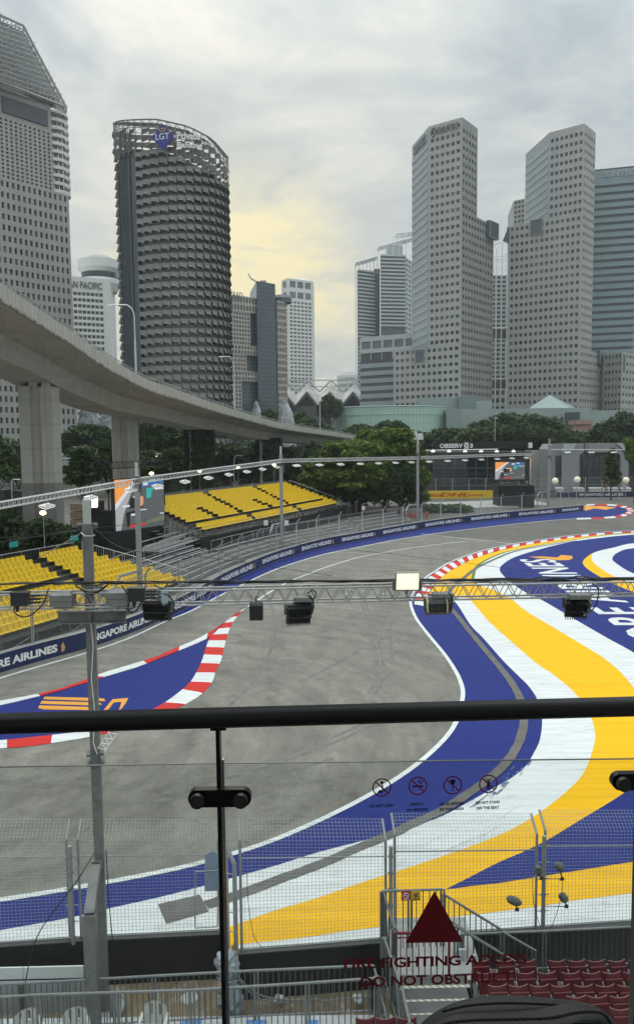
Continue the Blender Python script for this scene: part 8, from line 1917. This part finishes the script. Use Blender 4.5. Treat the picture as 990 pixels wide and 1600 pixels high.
def clamp(px, py, half, label):
    q = rl_at(px); c = P(px, py, q.y-.035); t = thing('glass_clamp', label, 'clamp', c, 'black glass clamps'); mb = MB(); hx, hz = half, .0205; pts = []
    for k in range(24):
        a = 2*pi*k/24; pts.append(c+V(((hx-hz)*(1 if cos(a) > 0 else -1)+hz*cos(a), 0, hz*sin(a)))+d_*0)
    mb.prism(pts, V((0, .02, 0))); mb.build('plate', hm, t)
    for s in (-1, 1):
        mb = MB(); cc = c+V((s*(hx-hz-.002), -.004, 0)); mb.tube(cc, cc-V((0, .014, 0)), .016, 20); mb.build('knob', mat('knob_grey', (.045, .045, .045), .4, .1, 5), t)
clamp(343, 1248, .071, 'black oblong glass clamp with two round knobs on the middle post'); clamp(1003, 1222, .071, 'black oblong glass clamp cut by the right edge of the photo')
q = rl_at(997); t2 = thing('railing_post', 'thin black upright post cut by the right edge of the photo', 'post', V((q.x, q.y, H-1.75))); mb = MB(); mb.bx(V((q.x, q.y-.018, H-1.75)), V((.012, 0, 0)), V((0, .03, 0)), V((0, 0, q.z-.02-(H-1.75)))); mb.build('bar', hm, t2)
gmz = bpy.data.materials.new('clear_glass'); gmz.use_nodes = True; nt = gmz.node_tree; N = nt.nodes; L = nt.links; N.remove(N['Principled BSDF'])
tr = N.new('ShaderNodeBsdfTransparent'); tr.inputs[0].default_value = (.92, .935, .93, 1); gs = N.new('ShaderNodeBsdfGlossy'); gs.inputs['Roughness'].default_value = .02; gs.inputs[0].default_value = (.9, .95, .95, 1)
fz = N.new('ShaderNodeFresnel'); fz.inputs[0].default_value = 1.35; ms = N.new('ShaderNodeMixShader'); L.new(fz.outputs[0], ms.inputs[0]); L.new(tr.outputs[0], ms.inputs[1]); L.new(gs.outputs[0], ms.inputs[2]); L.new(ms.outputs[0], N['Material Output'].inputs['Surface'])
edge = mat('glass_edge', (.08, .10, .10), .3, .05, 5)
def pane(label, px0, px1, y0, y1):
    a, b = rl_at(px0), rl_at(px1); t = thing('glass_balustrade', label, 'glass pane', V((a.x, a.y, H-1.75))); za, zb_ = ZT(px0, y0, a.y), ZT(px1, y1, b.y); mb = MB(); th = .006
    bt = H-1.7; mb.add([V((a.x, a.y, bt)), V((b.x, b.y, bt)), V((b.x, b.y, zb_)), V((a.x, a.y, za))], [(0, 1, 2, 3)]); mb.add([V((a.x, a.y+th, bt)), V((b.x, b.y+th, bt)), V((b.x, b.y+th, zb_)), V((a.x, a.y+th, za))], [(0, 1, 2, 3)]); mb.build('sheet', gmz, t)
    mb = MB(); mb.bx(V((a.x, a.y, za))+V((0, 0, -.001)), V((b.x-a.x, b.y-a.y, zb_-za)), V((0, th, 0)), V((0, 0, .0012))); mb.build('top_edge', edge, t); return t
pane('clear glass balustrade pane left of the thin black post', -250, 340, 1203, 1193); g2 = pane('clear glass balustrade pane with printed notices, right of the thin black post', 347, 994, 1193, 1186)
# prints on the glass
prd = mat('dark_red_print', (.26, .010, .022), .55, .05, 4); prr = mat('red_ring_print', (.34, .02, .04), .5, .05, 4); prb = mat('black_print', (.012, .012, .02), .5, .05, 4)
def gp(px, py, e=.0015):
    a = rl_at(347); b = rl_at(994); r = ray(px, py); n = V((b-a).y, ) if False else None
    u = V((b.x-a.x, b.y-a.y, 0)).normalized(); nn_ = V((u.y, -u.x, 0)); k = (a-CAM).dot(nn_)/r.dot(nn_); return CAM+r*k+nn_*(e if nn_.dot(CAM-a) > 0 else -e)
ug_ = V(((rl_at(994)-rl_at(347)).x, (rl_at(994)-rl_at(347)).y, 0)).normalized()
def decal(name, mb, m, lab): o = mb.build(name, m, g2); o['label'] = lab; return o
mb = MB(); mb.poly([gp(678, 1391.5), gp(722.5, 1471), gp(632.5, 1473)]); decal('red_triangle', mb, prd, 'solid dark red triangle printed on the glass')
for txt, x0, x1, y0, y1 in (('FIRE FIGHTING ACCESS', 537, 822, 1514, 1504.5), ('DO NOT OBSTRUCT', 563, 800, 1542, 1534)):
    a, b = gp(x0, y0), gp(x1, y1); text_mb_ = text_mb(txt, a, b-a, V((0, 0, 1)), width=(b-a).length, height=.0262, depth=0, bold=.03); decal('warning_lettering', text_mb_, prd, 'dark red printed words %s' % txt.lower())
ic = [(596, 1230), (652, 1227.5), (706.5, 1226.5), (762, 1224.5)]; cap = [('DO NOT LEAN',), ('STRICTLY', 'NO SMOKING'), ('NO GLASSWARE', 'IN THIS AREA'), ('DO NOT STAND', 'ON THE SEAT')]
UPg = V((0, 0, 1))
for i, (cx_, cy_) in enumerate(ic):
    c = gp(cx_, cy_); R_ = 15.6/1200*c.y; mb = MB(); k = 28; dz = -ug_.cross(UPg)*0
    def fl(pts, m_): mb2 = MB(); mb2.poly([c+ug_*x*R_+UPg*y*R_ for x, y in pts]); return mb2
    o_ = [c+ug_*R_*cos(2*pi*j/k)+UPg*R_*sin(2*pi*j/k) for j in range(k)]; i_ = [c+ug_*R_*.86*cos(2*pi*j/k)+UPg*R_*.86*sin(2*pi*j/k) for j in range(k)]
    for j in range(k): mb.quad(o_[j], o_[(j+1) % k], i_[(j+1) % k], i_[j])
    w2 = .07; mb.add([c+ug_*R_*x+UPg*R_*y for x, y in ((-.64-w2, .60), (-.60+w2-.04, .66), (.64+w2, -.60), (.60-w2+.04, -.66))], [(0, 1, 2, 3)]); decal('prohibition_ring', mb, prr, 'red ring with diagonal bar, pictogram %d of four' % (i+1))
    mb = MB(); eps = (c-CAM).normalized()*.0006
    def pg_(pts): mb.poly([c+eps+ug_*x*R_+UPg*y*R_ for x, y in pts])
    def circ(x, y, r_): pg_([(x+cos(2*pi*j/12)*r_, y+sin(2*pi*j/12)*r_) for j in range(12)])
    if i == 0: circ(.0, .52, .17); pg_([(-.02, .3), (.16, .25), (.12, -.05), (.32, -.35), (.22, -.45), (-.02, -.15)]); pg_([(-.25, -.25), (.1, -.3), (.05, -.6), (-.5, -.55)])
    if i == 1: pg_([(-.6, .04), (.55, .04), (.55, -.14), (-.6, -.14)]); pg_([(.2, .2), (.3, .25), (.1, .5), (.3, .7), (.2, .75), (-.03, .5)]); pg_([(.4, .2), (.5, .22), (.4, .4), (.6, .5), (.5, .6), (.28, .42)])
    if i == 2: pg_([(-.28, .6), (.28, .6), (.22, .15), (.05, 0), (.04, -.5), (.2, -.6), (-.2, -.6), (-.04, -.5), (-.05, 0), (-.22, .15)])
    if i == 3: circ(0, .42, .12); pg_([(-.35, .7), (-.28, .7), (-.12, .28), (.12, .28), (.28, .7), (.35, .7), (.14, .1), (.13, -.4), (-.13, -.4), (-.14, .1)]); pg_([(-.3, -.45), (.3, -.45), (.3, -.58), (-.3, -.58)])
    decal('pictogram', mb, prb, 'black figure inside the prohibition ring %d of four' % (i+1))
    for j, s_ in enumerate(cap[i]):
        wd = {11: 38, 8: 22, 10: 34, 12: 40}[len(s_)]; a = gp(cx_-1, cy_+31+j*8.5-(0 if i else -0)); tm_ = text_mb(s_, a+ug_*0, ug_, UPg, width=wd/1200*a.y, height=5.0/1200*a.y, depth=0, bold=.045, align='C'); decal('small_caption', tm_, prb, 'small printed caption under ring %d' % (i+1))
# chair back: padded black
t = thing('padded_chair', 'black padded chair back with a quilted seam cut by the bottom edge of the photo', 'chair', P(800, 1650, 1.3)); chm = mat('black_padding', (.014, .015, .016), .6, .15, 5, bump=.06, bscale=160)
dc = 1.36
def shell_(pts_px, d, thick, seg=10):
    """a rounded slab whose outline (in metres, upright) comes from measured points"""
    pts = [P(x, y, d) for x, y in pts_px]; mb = MB(); cx_ = sum((p for p in pts), V((0, 0, 0)))/len(pts); n = len(pts); vs = []; rings = []
    for k in range(seg+1):
        a = pi*k/seg; y = -cos(a)*thick/2; sc_ = 1-(thick/2)*(1-sin(a))/.18
        vs += [cx_+(p-cx_)*sc_+V((0, y, 0)) for p in pts]
    fs = [(k*n+i, k*n+(i+1) % n, (k+1)*n+(i+1) % n, (k+1)*n+i) for k in range(seg) for i in range(n)]+[tuple(range(n)), tuple(seg*n+i for i in range(n))]; mb.add(vs, fs); return mb
prof = [(640, 1632), (655, 1608), (668, 1597), (690, 1584), (720, 1573), (760, 1567), (800, 1566), (840, 1568), (880, 1572), (915, 1576), (940, 1583), (955, 1592), (964, 1604), (970, 1625), (975, 1800), (630, 1800)]
prof = cat_rom(prof[:14], 4)+[(980, 1800), (630, 1800)]
shell_(prof, dc+.05, .05).build('back_shell', chm, t, smooth=True)
prof2 = [(655, 1635), (664, 1618), (680, 1605), (705, 1596), (745, 1592), (800, 1590), (850, 1587), (885, 1582), (905, 1579), (935, 1581), (952, 1591), (958, 1604), (964, 1630)]
prof2 = cat_rom(prof2, 4)+[(965, 1800), (645, 1800)]
shell_(prof2, dc, .05).build('back_cushion', chm, t, smooth=True)
mb = MB(); mb.path([V(p) for p in cat_rom([tuple(P(x, y, dc-.03)) for x, y in ((668, 1618), (690, 1601), (730, 1594), (800, 1592), (860, 1590), (905, 1581), (940, 1583), (954, 1600))], 5)], .0035, 6); mb.build('piping', mat('piping', (.03, .03, .03), .5, .1, 4), t, smooth=True)
mb = MB(); mb.path([V(p) for p in cat_rom([tuple(P(x, y, dc+.03)) for x, y in ((690, 1580), (730, 1571), (780, 1567), (840, 1568), (890, 1571))], 5)], .003, 6); mb.build('piping', mat('piping', (.03, .03, .03), .5), t, smooth=True)
# balcony floor under the camera and chair
mb = MB(); mb.bx(V((-3, -2.5, H-1.95)), V((6, 0, 0)), V((0, 4.5, 0)), V((0, 0, .2))); struct('balcony_floor', mb, mat('balcony_tile', (.2, .2, .19), .7, .1, 2))
mb = MB(); mb.bx(V((-5, -4, H+1.62)), V((10, 0, 0)), V((0, 6.1, 0)), V((0, 0, .3))); mb.bx(V((-5, -4.3, H-1.75)), V((10, 0, 0)), V((0, .25, 0)), V((0, 0, 3.35))); struct('unseen_balcony_roof', mb, mat('unseen_balcony_ceiling', (.25, .25, .24), .8, .1, 2))  # unseen roof and back wall, added to shade the near rail and chair
mb = MB(); c = P(800, 1700, dc+.05); 
for sx in (-.14, .14): mb.tube(V((c.x+sx, c.y, H-1.75)), V((c.x+sx, c.y, c.z)), .012, 6)
mb.bx(V((c.x-.17, c.y-.38, H-1.32)), V((.34, 0, 0)), V((0, .36, 0)), V((0, 0, .06)))
for sx in (-.14, .14): mb.tube(V((c.x+sx, c.y-.34, H-1.75)), V((c.x+sx, c.y-.34, H-1.3)), .012, 6)
mb.build('frame', blackp, t)
